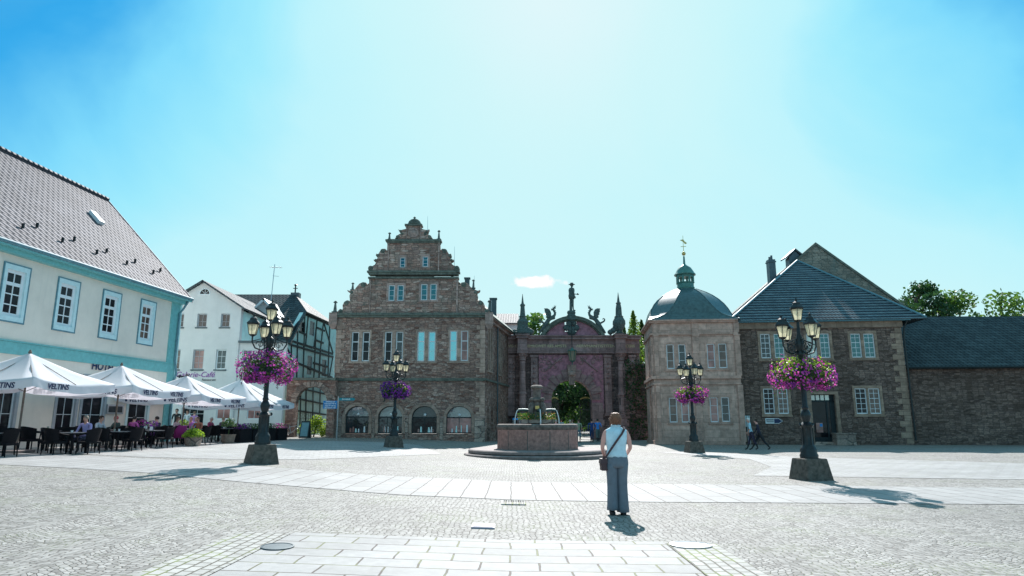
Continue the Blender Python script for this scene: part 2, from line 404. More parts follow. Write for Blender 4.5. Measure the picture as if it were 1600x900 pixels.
def leafy(name, c1, c2, trans=0.35, rough=0.5):
    m, t, b = new_mat(name); nb = NB(t)
    geo = nb.n('ShaderNodeNewGeometry')
    col = nb.mix(geo.outputs['Random Per Island'], c4(c1), c4(c2))
    nb.l(col, b.inputs['Base Color']); b.inputs['Roughness'].default_value = rough
    tr = nb.n('ShaderNodeBsdfTranslucent'); nb.l(nb.mix(1, col, c4((1.5, 1.6, 1.1)), 'MULTIPLY'), tr.inputs['Color'])
    mx = nb.n('ShaderNodeMixShader'); mx.inputs[0].default_value = trans
    nb.l(b.outputs[0], mx.inputs[1]); nb.l(tr.outputs[0], mx.inputs[2]); nb.l(mx.outputs[0], t.nodes['Material Output'].inputs['Surface'])
    return m
M = {}
M['cobble'] = cobbles('cobbles')
M['slab'] = paving('slabs', (0.36, 0.345, 0.335), (0.42, 0.405, 0.395), (0.08, 0.06, 0.05), 0.66, 0.42, 0.013, moss=(0.16, 0.17, 0.07), rough=0.7)
M['ring'] = paving('ring_slabs', (0.35, 0.335, 0.325), (0.405, 0.39, 0.38), (0.09, 0.07, 0.06), 1.3, 0.52, 0.014, rot=pi / 2, rough=0.7)
M['sett'] = paving('small_setts', (0.38, 0.365, 0.34), (0.47, 0.45, 0.42), (0.09, 0.08, 0.06), 0.2, 0.13, 0.014, rot=pi / 2, moss=(0.16, 0.2, 0.04), rough=0.7)
M['park'] = plain('park_ground', (0.5, 0.47, 0.4), 0.9, var=0.2, scale=1.5)
ST = [(0.22, 0.115, 0.09), (0.42, 0.25, 0.2), (0.5, 0.34, 0.28), (0.28, 0.18, 0.155), (0.33, 0.205, 0.165), (0.56, 0.41, 0.35)]
M['rubble'] = rubble('town_house_rubble', ST, (0.22, 0.145, 0.12), 2.9, 6.6, 0.9, rand=0.9)
M['gable'] = rubble('weathered_gable_rubble', [mul(c, 1.15) for c in ST], (0.22, 0.16, 0.13), 2.2, 5.6, 0.9, stain=(0.17, 0.17, 0.14))
M['trim'] = ashlar('weathered_sandstone', (0.46, 0.32, 0.28), (0.1, 0.1, 0.085), 1.4, 0.6)
M['green_trim'] = plain('mossy_sandstone', (0.14, 0.155, 0.13), 0.9, var=0.5, scale=4, bump=0.5)
M['surround'] = ashlar('window_sandstone', (0.46, 0.32, 0.26), (0.17, 0.12, 0.1), 0.8, 0.7)
M['base'] = rubble('base_stone', [(0.27, 0.2, 0.17), (0.4, 0.3, 0.25), (0.5, 0.38, 0.32)], (0.14, 0.11, 0.1), 1.1, 2.4, stain=(0.1, 0.1, 0.085))
M['darkstone'] = rubble('gate_dark_stone', [(0.16, 0.11, 0.105), (0.27, 0.18, 0.17), (0.36, 0.25, 0.23)], (0.09, 0.065, 0.06), 2.0, 4.5)
M['gatestone'] = ashlar('gate_sandstone', (0.40, 0.26, 0.25), (0.12, 0.09, 0.09), 1.5, 0.6)
M['plum'] = plain('plum_painted_stone', (0.44, 0.2, 0.25), 0.85, var=0.4, scale=3, bump=0.6)
M['pavil'] = ashlar('pavilion_sandstone', (0.62, 0.41, 0.335), (0.3, 0.2, 0.16), 1.1, 0.5, 0.008)
M['pavtrim'] = ashlar('pavilion_pilaster_stone', (0.58, 0.37, 0.3), (0.18, 0.13, 0.11), 2.2, 0.9, 0.008)
M['wing'] = rubble('wing_rubble', [(0.12, 0.08, 0.065), (0.2, 0.135, 0.11), (0.29, 0.2, 0.165), (0.16, 0.11, 0.095)], (0.10, 0.07, 0.06), 2.8, 8.0, 0.9)
M['wingquoin'] = ashlar('wing_quoin', (0.38, 0.265, 0.2), (0.2, 0.14, 0.11), 0.8, 0.45)
M['greygable'] = rubble('grey_gable_stone', [(0.27, 0.24, 0.2), (0.38, 0.33, 0.27), (0.2, 0.19, 0.16)], (0.12, 0.13, 0.11), 1.6, 4.0, stain=(0.13, 0.2, 0.19))
M['tile_wing'] = tiles('wing_tiles', (0.13, 0.17, 0.19), (0.19, 0.245, 0.265), (0.006, 0.01, 0.016), 0.24, 0.34, 0.6, flat=0.8, e0=(0.3, 0.55))
M['tile_hotel'] = tiles('hotel_tiles', (0.10, 0.095, 0.11), (0.165, 0.155, 0.175), (0.012, 0.01, 0.02), 0.34, 0.36, 0.7)
M['tile_grey'] = tiles('grey_tiles', (0.09, 0.10, 0.11), (0.16, 0.17, 0.18), (0.03, 0.03, 0.035), 0.26, 0.24, 0.7)
M['tile_dark'] = tiles('dark_tiles', (0.035, 0.05, 0.055), (0.08, 0.105, 0.11), (0.01, 0.012, 0.014), 0.28, 0.3, 0.65)
M['roof_green'] = tiles('mossy_tiles', (0.08, 0.15, 0.12), (0.14, 0.23, 0.19), (0.04, 0.06, 0.05), 0.25, 0.3, 0.6)
M['copper'] = plain('slate_dome', (0.07, 0.125, 0.13), 0.42, var=0.35, scale=5, bump=0.4)
M['patina'] = plain('green_copper', (0.07, 0.2, 0.17), 0.4, var=0.3, scale=4)
def plaster(name, c, dirt):
    m, t, b = new_mat(name); nb = NB(t); tc = nb.n('ShaderNodeTexCoord')
    x, y, z = nb.xyz(tc.outputs['Object']); h = nb.math('ADD', x, y)
    col = nb.ramp(nb.noise(tc.outputs['Object'], 0.7, 6, 0.65), [(0.3, mul(c, 0.88)), (0.7, mul(c, 1.05))])
    st = nb.noise(nb.comb(nb.math('MULTIPLY', h, 3.5), nb.math('MULTIPLY', z, 0.35)), 1.0, 5, 0.7)
    col = nb.mix(nb.ramp(st, [(0.54, 0), (0.75, 0.22)]), col, c4(dirt))
    sp = nb.noise(tc.outputs['Object'], 5, 6, 0.8)
    col = nb.mix(nb.ramp(sp, [(0.6, 0), (0.78, 0.3)]), col, c4(dirt))
    nb.l(col, b.inputs['Base Color']); b.inputs['Roughness'].default_value = 0.92; b.inputs['Specular IOR Level'].default_value = 0.2
    nb.bump(nb.noise(tc.outputs['Object'], 18, 5, 0.7), 0.35, 0.012, b)
    return m
M['cream'] = plaster('cream_render', (0.92, 0.80, 0.70), (0.55, 0.5, 0.45))
M['teal'] = plain('teal_paint', (0.19, 0.50, 0.50), 0.6, var=0.12)
M['paleteal'] = plain('pale_teal_paint', (0.66, 0.84, 0.86), 0.55, var=0.08)
M['slateblue'] = plain('slate_blue_edge', (0.12, 0.26, 0.31), 0.6, var=0.2)
M['white_render'] = plaster('white_render', (0.80, 0.76, 0.75), (0.5, 0.5, 0.5))
M['aqua'] = plain('aqua_infill', (0.62, 0.88, 0.86), 0.85, var=0.14, scale=1.5)
M['grey_infill'] = plain('grey_aqua_infill', (0.5, 0.6, 0.6), 0.85, var=0.12, scale=1.5)
M['timber'] = plain('black_timber', (0.018, 0.03, 0.035), 0.7, var=0.3)
M['white'] = plain('white_paint', (0.82, 0.84, 0.86), 0.45, var=0.04)
M['greyframe'] = plain('grey_window_frame', (0.42, 0.42, 0.45), 0.5, var=0.1)
M['gdark'] = glass('dark_glass', (0.012, 0.012, 0.016), 0.02)
M['gmid'] = glass('dim_glass', (0.03, 0.035, 0.04), 0.055)
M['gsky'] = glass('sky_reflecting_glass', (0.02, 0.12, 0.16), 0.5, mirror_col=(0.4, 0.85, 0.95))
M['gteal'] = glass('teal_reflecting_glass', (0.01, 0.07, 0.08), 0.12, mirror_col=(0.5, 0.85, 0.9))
M['gpink'] = glass('pink_reflection_tint_glass', (0.42, 0.2, 0.18), 0.04)  # on panes: reflected brick houses put into the base colour as pink
M['gcurt'] = glass('brown_curtained_glass', (0.16, 0.1, 0.08), 0.04)
M['glun'] = glass('pale_reflection_tint_glass', (0.16, 0.19, 0.19), 0.12)  # pale reflection in the arch heads, painted mostly into the base colour
M['glit'] = glass('pale_glass', (0.45, 0.5, 0.4), 0.2)
M['iron'] = plain('black_cast_iron', (0.022, 0.03, 0.033), 0.38, metal=0.35, var=0.3, scale=12)
M['steel'] = plain('galvanised_steel', (0.42, 0.44, 0.46), 0.35, metal=0.8, var=0.1)
M['lead'] = plain('grey_lead', (0.09, 0.115, 0.13), 0.5, metal=0.3, var=0.2)
M['gold'] = plain('gilded_metal', (0.62, 0.44, 0.16), 0.4, metal=0.8, var=0.1)
M['goldtxt'] = plain('faded_gold_paint', (0.6, 0.5, 0.3), 0.6, var=0.25)
M['lampstone'] = plain('dark_lamp_plinth_stone', (0.11, 0.095, 0.08), 0.9, var=0.5, scale=9, bump=0.8)
M['fount'] = plain('fountain_sandstone', (0.36, 0.2, 0.17), 0.85, var=0.4, scale=7, bump=0.6)
M['fountdark'] = plain('fountain_weathered_stone', (0.15, 0.12, 0.105), 0.85, var=0.5, scale=6, bump=0.8)
M['step'] = plain('fountain_step_stone', (0.24, 0.19, 0.18), 0.75, var=0.3, scale=6, bump=0.4)
M['bronze'] = plain('green_bronze', (0.055, 0.12, 0.12), 0.5, metal=0.3, var=0.4, scale=5)
M['statue'] = plain('weathered_statue_stone', (0.10, 0.13, 0.125), 0.8, var=0.5, scale=8, bump=0.6)
M['navy'] = plain('navy_print', (0.015, 0.03, 0.1), 0.6, var=0.05)
M['violet'] = plain('violet_print', (0.33, 0.06, 0.38), 0.6, var=0.05)
M['black'] = plain('black_print', (0.015, 0.015, 0.02), 0.6, var=0.05)
M['blue'] = plain('blue_sign_face', (0.01, 0.22, 0.55), 0.4, var=0.05)
M['tealsign'] = plain('teal_sign_face', (0.01, 0.25, 0.3), 0.4, var=0.05)
M['wood'] = plain('weathered_wood', (0.2, 0.15, 0.12), 0.8, var=0.3, scale=8, bump=0.4)
M['rattan'] = plain('black_rattan', (0.011, 0.01, 0.013), 0.7, var=0.4, scale=60, bump=0.8, spec=0.15)
M['tabletop'] = plain('grey_table_top', (0.2, 0.19, 0.2), 0.3, var=0.1)
M['water'] = glass('water', (0.05, 0.09, 0.09), 0.35)
M['jet'] = plain('white_water', (0.85, 0.88, 0.9), 0.2, var=0.05)
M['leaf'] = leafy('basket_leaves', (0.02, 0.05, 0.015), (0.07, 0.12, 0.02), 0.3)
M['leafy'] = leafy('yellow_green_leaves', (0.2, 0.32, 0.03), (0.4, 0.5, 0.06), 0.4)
M['leafd'] = leafy('dark_tree_leaves', (0.015, 0.05, 0.02), (0.05, 0.11, 0.03), 0.3)
M['leafm'] = leafy('tree_leaves', (0.035, 0.09, 0.02), (0.12, 0.2, 0.04), 0.4)
M['fl1'] = leafy('magenta_petals', (0.30, 0.01, 0.26), (0.72, 0.12, 0.58), 0.4)
M['fl2'] = leafy('violet_petals', (0.13, 0.02, 0.32), (0.38, 0.05, 0.45), 0.4)
M['fl3'] = leafy('purple_petals', (0.07, 0.015, 0.2), (0.25, 0.04, 0.42), 0.35)
M['bark'] = plain('bark', (0.08, 0.06, 0.045), 0.9, var=0.4, scale=8, bump=0.6)
def canvas_mat():
    m, t, b = new_mat('white_canvas'); nb = NB(t); b.inputs['Base Color'].default_value = (0.86, 0.87, 0.9, 1); b.inputs['Roughness'].default_value = 0.8
    tc = nb.n('ShaderNodeTexCoord'); nb.l(nb.ramp(nb.noise(tc.outputs['Object'], 1.2, 4), [(0.3, (0.86, 0.86, 0.88)), (0.7, (0.94, 0.94, 0.95))]), b.inputs['Base Color'])
    tr = nb.n('ShaderNodeBsdfTranslucent'); tr.inputs['Color'].default_value = (0.95, 0.93, 0.97, 1)
    mx = nb.n('ShaderNodeMixShader'); mx.inputs[0].default_value = 0.5
    nb.l(b.outputs[0], mx.inputs[1]); nb.l(tr.outputs[0], mx.inputs[2]); nb.l(mx.outputs[0], t.nodes['Material Output'].inputs['Surface'])
    return m
M['canvas'] = canvas_mat()
def frosted():
    m, t, b = new_mat('frosted_lamp_glass'); nb = NB(t); b.inputs['Base Color'].default_value = (0.85, 0.82, 0.68, 1); b.inputs['Roughness'].default_value = 0.3
    tr = nb.n('ShaderNodeBsdfTranslucent'); tr.inputs['Color'].default_value = (0.97, 0.93, 0.72, 1)
    tp = nb.n('ShaderNodeBsdfTransparent'); tp.inputs['Color'].default_value = (1, 0.98, 0.88, 1)
    mx = nb.n('ShaderNodeMixShader'); mx.inputs[0].default_value = 0.75
    nb.l(b.outputs[0], mx.inputs[1]); nb.l(tr.outputs[0], mx.inputs[2])
    m2 = nb.n('ShaderNodeMixShader'); m2.inputs[0].default_value = 0.3
    nb.l(mx.outputs[0], m2.inputs[1]); nb.l(tp.outputs[0], m2.inputs[2]); nb.l(m2.outputs[0], t.nodes['Material Output'].inputs['Surface'])
    return m
M['frost'] = frosted()
# ================================================================== ground
def sheet(name, poly, dz, mat, kind='structure', label=None, cat=None, parent=None):
    bm = bmesh.new(); bm.faces.new([bm.verts.new((x, y, 0)) for x, y in poly])
    for gx, _ in GZ[1:-1]:
        bmesh.ops.bisect_plane(bm, geom=bm.verts[:] + bm.edges[:] + bm.faces[:], plane_co=(gx, 0, 0), plane_no=(1, 0, 0))
    for v in bm.verts: v.co.z = gz(v.co.x) + dz
    bmesh.ops.recalc_face_normals(bm, faces=bm.faces)
    for f in bm.faces:
        if f.normal.z < 0: f.normal_flip()
    me = bpy.data.meshes.new(name); bm.to_mesh(me); bm.free(); me.materials.append(mat)
    o = bpy.data.objects.new(name, me); COL.objects.link(o)
    if parent: o.parent = parent
    if kind: o['kind'] = kind
    if label: tag(o, label, cat)
    return o
sheet('ground', [(-900, -60), (900, -60), (900, 1600), (-900, 1600)], -0.004, M['cobble'])
FCX, FCY = 1.18, 31.5       # fountain centre
# stone walk at our feet, with rows of small setts along both edges
sheet('stone_path', [(-2.93, -6), (2.02, -6), (2.02, 9.43), (-2.93, 9.43)], 0.004, M['slab'])
sheet('sett_strip', [(-3.62, -6), (-2.95, -6), (-2.95, 9.35), (-3.62, 9.35)], 0.003, M['sett'])
sheet('sett_strip', [(2.04, -6), (2.70, -6), (2.70, 9.35), (2.04, 9.35)], 0.003, M['sett'])
# the broad slab band that rings the fountain, widening to the cafe terrace on the left
sheet('slab_band', [(-34, 25.2), (-11.4, 17.9), (-6, 15.6), (-2.3, 14.3), (1, 14.05), (4, 13.95), (10, 13.6), (26, 12.2), (26, 16.4), (11, 17.0), (5, 17.8), (0, 18.2), (-4, 18.8), (-8, 20.4), (-12, 22.4), (-34, 31)], 0.004, M['ring'])
sheet('slab_band', [(-34, 31.4), (-12.2, 23.0), (-9.2, 22.6), (-7.0, 24.0), (-3.2, 31), (-5.5, 40), (-7.6, 42), (-34, 42)], 0.004, M['slab'])
sheet('slab_band', [(7.2, 20.6), (26, 17.0), (38, 17.4), (38, 22), (21, 25.6), (13, 31.2), (9.6, 36.4), (7.5, 36.2), (10.2, 29.4), (9.2, 24.4)], 0.004, M['slab'])
sheet('park_path', [(-1.5, 61.9), (6.5, 61.9), (12, 120), (-10, 120)], 0.005, M['park'])

# ================================================================== building pieces
def window(parent, Mx, x0, x1, z0, z1, bars=(), nx=1, pane='gdark', frame='white', depth=0.14, fw=0.055, bw=0.022, name='window', arch=0):
    f = MB(Mx); a, b = depth, depth + 0.07
    if not arch:
        f.box(x0, x0 + fw, a, b, z0, z1); f.box(x1 - fw, x1, a, b, z0, z1)
        f.box(x0 + fw, x1 - fw, a, b, z0, z0 + fw); f.box(x0 + fw, x1 - fw, a, b, z1 - fw, z1)
    else:
        zs = arch
        f.panel(archpoly(x0, x1, z0, zs), [archpoly(x0 + fw, x1 - fw, z0 + fw, zs)], a, b)
    H = z1 - z0
    for q in bars:
        t = bw
        if isinstance(q, tuple): q, t = q
        z = z0 + H * q; f.box(x0 + fw, x1 - fw, a + 0.012, b - 0.012, z - t / 2, z + t / 2)
    for k in range(1, nx):
        x = x0 + (x1 - x0) * k / nx; f.box(x - bw / 2, x + bw / 2, a + 0.009, b - 0.009, z0 + fw, z1 - fw if not arch else arch)
    o = f.build(name, M[frame], parent)
    p = MB(Mx)
    if not arch: p.box(x0 + fw * 0.6, x1 - fw * 0.6, a + 0.03, a + 0.042, z0 + fw * 0.6, z1 - fw * 0.6)
    else: p.prism(archpoly(x0 + fw * .6, x1 - fw * .6, z0 + fw * .6, arch), a + 0.03, a + 0.042)
    p.build('pane', M[pane], o)
    return o
def surround(parent, Mx, holes, w, mat, proud=0.03, depth=0.2, sill=True, name='surround'):
    x0 = min(h[0] for h in holes) - w; x1 = max(h[1] for h in holes) + w
    z0 = min(h[2] for h in holes) - w * 0.8; z1 = max(h[3] for h in holes) + w
    s = MB(Mx); s.panel(rect(x0, x1, z0, z1), [rect(h[0] + .012, h[1] - .012, h[2] + .012, h[3] - .012) for h in holes], -proud, depth)
    if sill: s.box(x0 - 0.03, x1 + 0.03, -proud - 0.05, 0.01, z0 - 0.06, z0 + 0.05)
    return s.build(name, M[mat], parent)
def gutter_pipe(parent, pts, r=0.05, mat='lead', name='drainpipe'):
    return MB().path(pts, r, 8).build(name, M[mat], parent, autos=50)
def quad_roof(parent, faces, mat, th=0.14, name='roof'):
    """roof planes as thick slabs: each face a list of 3d points"""
    r = MB()
    for f in faces:
        P = [Vector(p) for p in f]; n = (P[1] - P[0]).cross(P[2] - P[0]).normalized()
        if n.z < 0: n = -n
        k = len(P); r.add(P + [p - n * th for p in P], [tuple(range(k)), tuple(range(2 * k - 1, k - 1, -1))] + [(i, (i + 1) % k, (i + 1) % k + k, i + k) for i in range(k)])
    return r.build(name, M[mat], parent)
def obelisk(mb, x, y, z, h, w, m=0, n=4):
    """pinnacle: little plinth, waisted neck, spike and ball"""
    mb.taper(x, y, z, z + h * .14, w, w, w * .9, w * .9, m); mb.taper(x, y, z + h * .14, z + h * .2, w * 1.25, w * 1.25, w * 1.25, w * 1.25, m)
    mb.taper(x, y, z + h * .2, z + h * .86, w * .7, w * .7, w * .3, w * .3, m)
    mb.taper(x, y, z + h * .86, z + h * .9, w * .8, w * .8, w * .8, w * .8, m); mb.lathe([(w * .1, 0), (w * .32, h * .03), (w * .3, h * .07), (0.005, h * .12)], (x, y, z + h * .9), 8, m)

# ================================================================== stone town house with the stepped gable
XC = at(640, 600, 50)[0]
FH = Facade(XC, 50, 0)
house = thing('town_house', 'tall brown stone town house with a scrolled stepped gable and four arched shop windows', 'building', (XC, 50, 0))
def hp(u, v): return FH.hit(u, v)
xl, xr = hp(522, 600)[0], hp(757, 600)[0]
ZC = hp(640, 491)[1]                                     # main cornice
A8 = lambda x, y: hp(500 + x / 4.5, 500 + y / 4.5)
def prect(x0, x1, y0, y1, A):
    p, q = A((x0 + x1) / 2, y0), A((x0 + x1) / 2, y1); mid = (y0 + y1) / 2
    return (A(x0, mid)[0], A(x1, mid)[0], q[1], p[1])
wins = [prect(218, 273, 80, 291, A8), prect(294, 349, 80, 291, A8), prect(452, 506, 79, 291, A8), prect(530, 584, 79, 291, A8),
        prect(682, 737, 77, 291, A8), prect(759, 813, 77, 291, A8), prect(910, 965, 71, 289, A8), prect(988, 1043, 71, 289, A8)]
arches = []
for x0, x1 in ((174, 344), (405, 578), (642, 822), (886, 1066)):
    a = A8((x0 + x1) / 2, 800); s_ = A8((x0 + x1) / 2, 690); X0, X1 = A8(x0, 720)[0], A8(x1, 720)[0]
    top = A8((x0 + x1) / 2, 604)[1]
    arches.append((X0, X1, a[1], top - (X1 - X0) / 2 * 0.92))
I = Matrix.Identity(4)
wall = MB(); wall.panel(rect(xl, xr, -0.2, ZC), [rect(*h) for h in wins] + [archpoly(x0, x1, z0, zs, flat=.92) for x0, x1, z0, zs in arches], 0, 0.55)
zst = hp(640, 592)[1]
wall.build('front_wall', M['rubble'], house)
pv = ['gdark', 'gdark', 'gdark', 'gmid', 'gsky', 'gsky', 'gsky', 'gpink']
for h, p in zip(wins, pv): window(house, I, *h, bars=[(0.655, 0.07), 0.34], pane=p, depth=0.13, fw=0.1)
for k in range(0, 8, 2): surround(house, I, [wins[k], wins[k + 1]], 0.11, 'surround', depth=0.15)
for i, (x0, x1, z0, zs) in enumerate(arches):
    r = (x1 - x0) / 2; cx = (x0 + x1) / 2
    s = MB(); s.panel(archpoly(x0 - .2, x1 + .2, z0 + .02, zs, 18, .98), [archpoly(x0 + .01, x1 - .01, z0 + .04, zs, 18, .92)], -0.05, 0.3)
    s.build('arch_surround', M['surround'], house)
    g = MB(); z1 = zs + r * .92
    g.panel(archpoly(x0, x1, z0 + .02, zs, 16, .92), [archpoly(x0 + .06, x1 - .06, z0 + .1, zs + .02, 16, .9)], 0.3, 0.38)
    g.box(x0 + .06, x1 - .06, .31, .37, zs - .02, zs + .06)
    for q in ((.5,), (.36, .66), (.5,), (.5,))[i]: g.box(x0 + (x1 - x0) * q - .02, x0 + (x1 - x0) * q + .02, .312, .368, z0 + .1, zs - .02)
    fr = g.build('shop_window', M['timber'], house)
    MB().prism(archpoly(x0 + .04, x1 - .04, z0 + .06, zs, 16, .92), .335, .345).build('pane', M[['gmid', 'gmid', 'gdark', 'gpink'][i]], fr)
    MB().prism(archpoly(x0 + .07, x1 - .07, zs + .07, zs + .075, 16, .86), .322, .328).build('fanlight_pane', M[['glun', 'glun', 'gmid', 'glun'][i]], fr)
    # things standing in the shop window, right behind the frame
    dsp = MB(); random.seed(20 + i)
    for k in range(5 + i):
        x = x0 + .25 + (x1 - x0 - .5) * random.random(); hh = .2 + .35 * random.random(); ww = .06 + .1 * random.random()
        dsp.taper(x, .29, z0 + .1, z0 + .1 + hh, ww, .05, ww * .7, .04, random.randint(0, 2))
    dsp.build('window_display', [M['white'], M['gpink'], M['aqua']], house)
    MB().lathe([(0.01, -.11), (.08, -.08), (.11, 0), (.08, .08), (.01, .11)], (cx + .02, .27, zs + .22), 12).build('globe_lamp', M['white'], house, smooth=True)
# piers, plinth, string courses, corner stones
for (q0, q1) in [(xl - .05, arches[0][0] - .22)] + [(a0[1] + .22, a1[0] - .22) for a0, a1 in zip(arches, arches[1:])] + [(arches[-1][1] + .22, xr + .06)]:
    MB().box(q0, q1, -.06, .02, -.2, arches[0][3] - .05).build('pier', M['base'], house)
b = MB()
for (a0, a1) in zip([(xl - .3, xl - .3)] + [(a[0], a[1]) for a in arches], [(a[0], a[1]) for a in arches] + [(xr + .3, xr + .3)]):
    b.box(a0[1] + .2, a1[0] - .2, -.12, .03, arches[0][3] - .05, arches[0][3] + .06)
b.build('impost', M['trim'], house)
b = MB(); b.box(xl - .06, xr + .06, -.12, .02, zst - .09, zst + .05); b.box(xl - .04, xr + .04, -.08, .02, zst - .16, zst - .09)
b.build('string_course', M['green_trim'], house)
b = MB(); b.box(xl - .3, xr + .28, -.26, .3, ZC - .1, ZC + .08); b.box(xl - .16, xr + .16, -.16, .2, ZC - .26, ZC - .1)
b.build('cornice', M['green_trim'], house)
b = MB(); z = 0.1; k = 0
while z < ZC - .8:
    if not (zst - .5 < z < zst + .1) and z > arches[0][3]:
        L = .62 if k % 2 else .38
        b.box(xl - .03, xl + L, -.035, .02, z, z + .34); b.box(xr - L, xr + .03, -.035, .02, z, z + .34)
    z += .36; k += 1
b.build('quoins', M['surround'], house)
# the gable
A7 = lambda x, y: hp(500 + x / 4.5, 320 + y / 4.5)
t1 = [(128, 770), (124, 748), (140, 731), (160, 737), (158, 706), (170, 682), (190, 670), (210, 675), (206, 640), (214, 618), (196, 610), (190, 598), (206, 604), (222, 598), (240, 598), (256, 578), (275, 555), (300, 543), (322, 546), (332, 562), (345, 556), (345, 512)]
t2 = [(345, 470), (340, 462), (337, 442), (350, 428), (368, 430), (385, 420), (397, 398), (378, 392), (376, 384), (396, 388), (406, 367), (392, 356), (395, 343), (409, 346), (420, 328), (440, 309), (458, 308), (471, 322), (474, 258)]
t3 = [(474, 240), (528, 240), (526, 232), (541, 228), (546, 212), (560, 204), (575, 202), (580, 190), (557, 187), (549, 171), (562, 178), (580, 174), (604, 168), (604, 140)]
def mir(l): return [(1316 - x, y) for x, y in l]
gw = [prect(560, 600, 366, 441, A7), prect(719, 761, 359, 436, A7), prect(479, 526, 561, 676, A7), prect(541, 590, 561, 676, A7), prect(707, 756, 554, 672, A7), prect(772, 821, 552, 670, A7)]
def gtier(l, y, holes, nm='gable'):
    pts = [A7(*p) for p in l] + [A7(*p) for p in reversed(mir(l))]
    return MB().panel(pts, holes, .02, y).build(nm, M['gable'], house)
gtier(t1, .55, [rect(*h) for h in gw[2:]]); gtier(t2, .55, [rect(*h) for h in gw[:2]]); gtier(t3, .5, [])
for h in gw[:2]: window(house, I, *h, bars=[.33, .66], pane='gteal', depth=.1, fw=.08)
for h in gw[2:]: window(house, I, *h, bars=[.33, .66], pane='gteal', depth=.1, fw=.09)
for hs in ([gw[0]], [gw[1]], gw[2:4], gw[4:6]): surround(house, I, hs, .13, 'trim', depth=.12, proud=.02, sill=False)
b = MB()
for (x0, y0, x1, y1, d) in ((333, 466, 983, 478, .2), (343, 478, 973, 492, .12), (340, 508, 976, 520, .14), (462, 246, 854, 258, .18), (470, 258, 846, 268, .1), (597, 137, 719, 148, .16)):
    p, q = A7(x0, y1), A7(x1, y0); b.box(p[0], q[0], -d, .6, p[1], q[1])
b.build('gable_cornice', M['green_trim'], house)
b = MB()
for x0, x1, y0, y1 in ((345, 360, 770, 520), (956, 971, 770, 520), (474, 488, 466, 268), (828, 842, 466, 268), (604, 612, 240, 148), (704, 712, 240, 148)):
    p, q = A7(x0, y0), A7(x1, y1); b.box(p[0], q[0], -.05, .1, p[1], q[1] - .002)
b.build('gable_pilaster', M['trim'], house)
# rolled volutes and shell
RY = Matrix.Rotation(pi / 2, 4, 'X')
def roll(x, y, r):
    c = A7(x, y); pts = []
    rr = r / 4.5 / FPX * 51
    bb = MB(Matrix.Translation((c[0], .28, c[1])) @ RY); bb.lathe([(rr * .55, -.38), (rr, -.36), (rr, .2), (rr * .9, .3), (rr * .35, .33), (rr * .3, .4)], (0, 0, 0), 14)
    bb.build('volute', M['green_trim'], house, autos=40)
for x, y, r in ((355, 445, 19), (440, 325, 18), (405, 356, 11), (392, 388, 9), (145, 748, 15), (186, 690, 17), (305, 562, 20), (222, 616, 12), (545, 225, 13), (576, 204, 12), (566, 184, 9)):
    roll(x, y, r); roll(1316 - x, y, r)
dc = A7(660, 137); b = MB(); R = (A7(707, 137)[0] - A7(613, 137)[0]) / 2
b.lathe([(R, 0), (R * .99, R * .3), (R * .85, R * .62), (R * .55, R * .9), (R * .15, R * 1.02), (.07, R * 1.1), (.12, R * 1.2), (.02, R * 1.38)], (dc[0], .3, dc[1]), 18, sy=.6)
for k in range(-3, 4):
    q = k * .38; b.path([(dc[0] + R * .2 * sin(q), -.08, dc[1] + R * .2), (dc[0] + R * .75 * sin(q), -.02 + .05 * abs(k), dc[1] + R * .8 * cos(q))], [.03, .06], 6)
b.build('shell_finial', M['green_trim'], house, autos=35)
b = MB(); mc = A7(655, 197); b.lathe([(.34, 0), (.42, .02), (.42, .06), (.3, .08), (.3, .05)], (0, 0, 0), 18); 
bb = MB(Matrix.Translation((mc[0], .03, mc[1])) @ RY); bb.add(b.v, b.f); bb.lathe([(.22, .02), (.24, .07), (.12, .13), (.02, .14)], (0, 0, 0), 12)
bb.build('roundel', M['trim'], house, autos=40)
for x, y, h in ((484, 246, 62), (833, 246, 78), (224, 600, 62), (1077, 590, 74), (99, 762, 95), (1190, 762, 100)):
    p = A7(x, y); t_ = A7(x, y - h); bb = MB(); obelisk(bb, p[0], .25, p[1] - .05, t_[1] - p[1], .26 if h < 90 else .34); bb.build('pinnacle', M['statue'], house)
for x, d in ((99, .42), (1190, .42)):
    p = A7(x, 772); bb = MB(); bb.box(p[0] - .3, p[0] + .3, -.3, .3, p[1] - .75, p[1] + .12); bb.taper(p[0], 0, p[1] - 1.1, p[1] - .75, .3, .3, .6, .6); bb.build('corner_block', M['trim'], house)
# side wall running back to the gate, roof behind the gable
SR = Matrix.Translation((xr, 0, 0)) @ Matrix.Rotation(radians(80.5), 4, 'Z')
FHs = Facade(XC + xr, 50, 80.5)
SL = 10.6
sw = [(1.35, 1.95, zst + .75, ZC - .75), (2.25, 2.85, zst + .75, ZC - .75), (5.6, 6.2, zst + .75, ZC - .75), (6.5, 7.1, zst + .75, ZC - .75)]
sdoor = archpoly(1.1, 2.0, -.05, 2.1, 10, 1.3); sdoor2 = archpoly(2.6, 3.4, .9, 2.1, 10, 1.3)
MB(SR).panel(rect(0.003, SL, -.3, ZC - .02), [rect(*h) for h in sw] + [sdoor, sdoor2], 0.003, .5).build('side_wall', M['rubble'], house)
for h in sw: window(house, SR, *h, bars=[(.655, .07), .34], pane='gteal', depth=.16)
for k in (0, 2): surround(house, SR, sw[k:k + 2], .11, 'surround', depth=.15)
MB(SR).box(.9, 3.6, .3, .4, -.2, 3).build('side_door', M['timber'], house)
b = MB(SR); b.box(-.05, SL, -.12, .02, zst - .1, zst + .05); b.build('string_course', M['green_trim'], house)
b = MB(SR); b.box(.35, SL + .2, -.5, .1, ZC - .18, ZC - .02); b.box(.3, SL, -.22, .05, ZC - .4, ZC - .2); b.build('eaves', M['trim'], house)
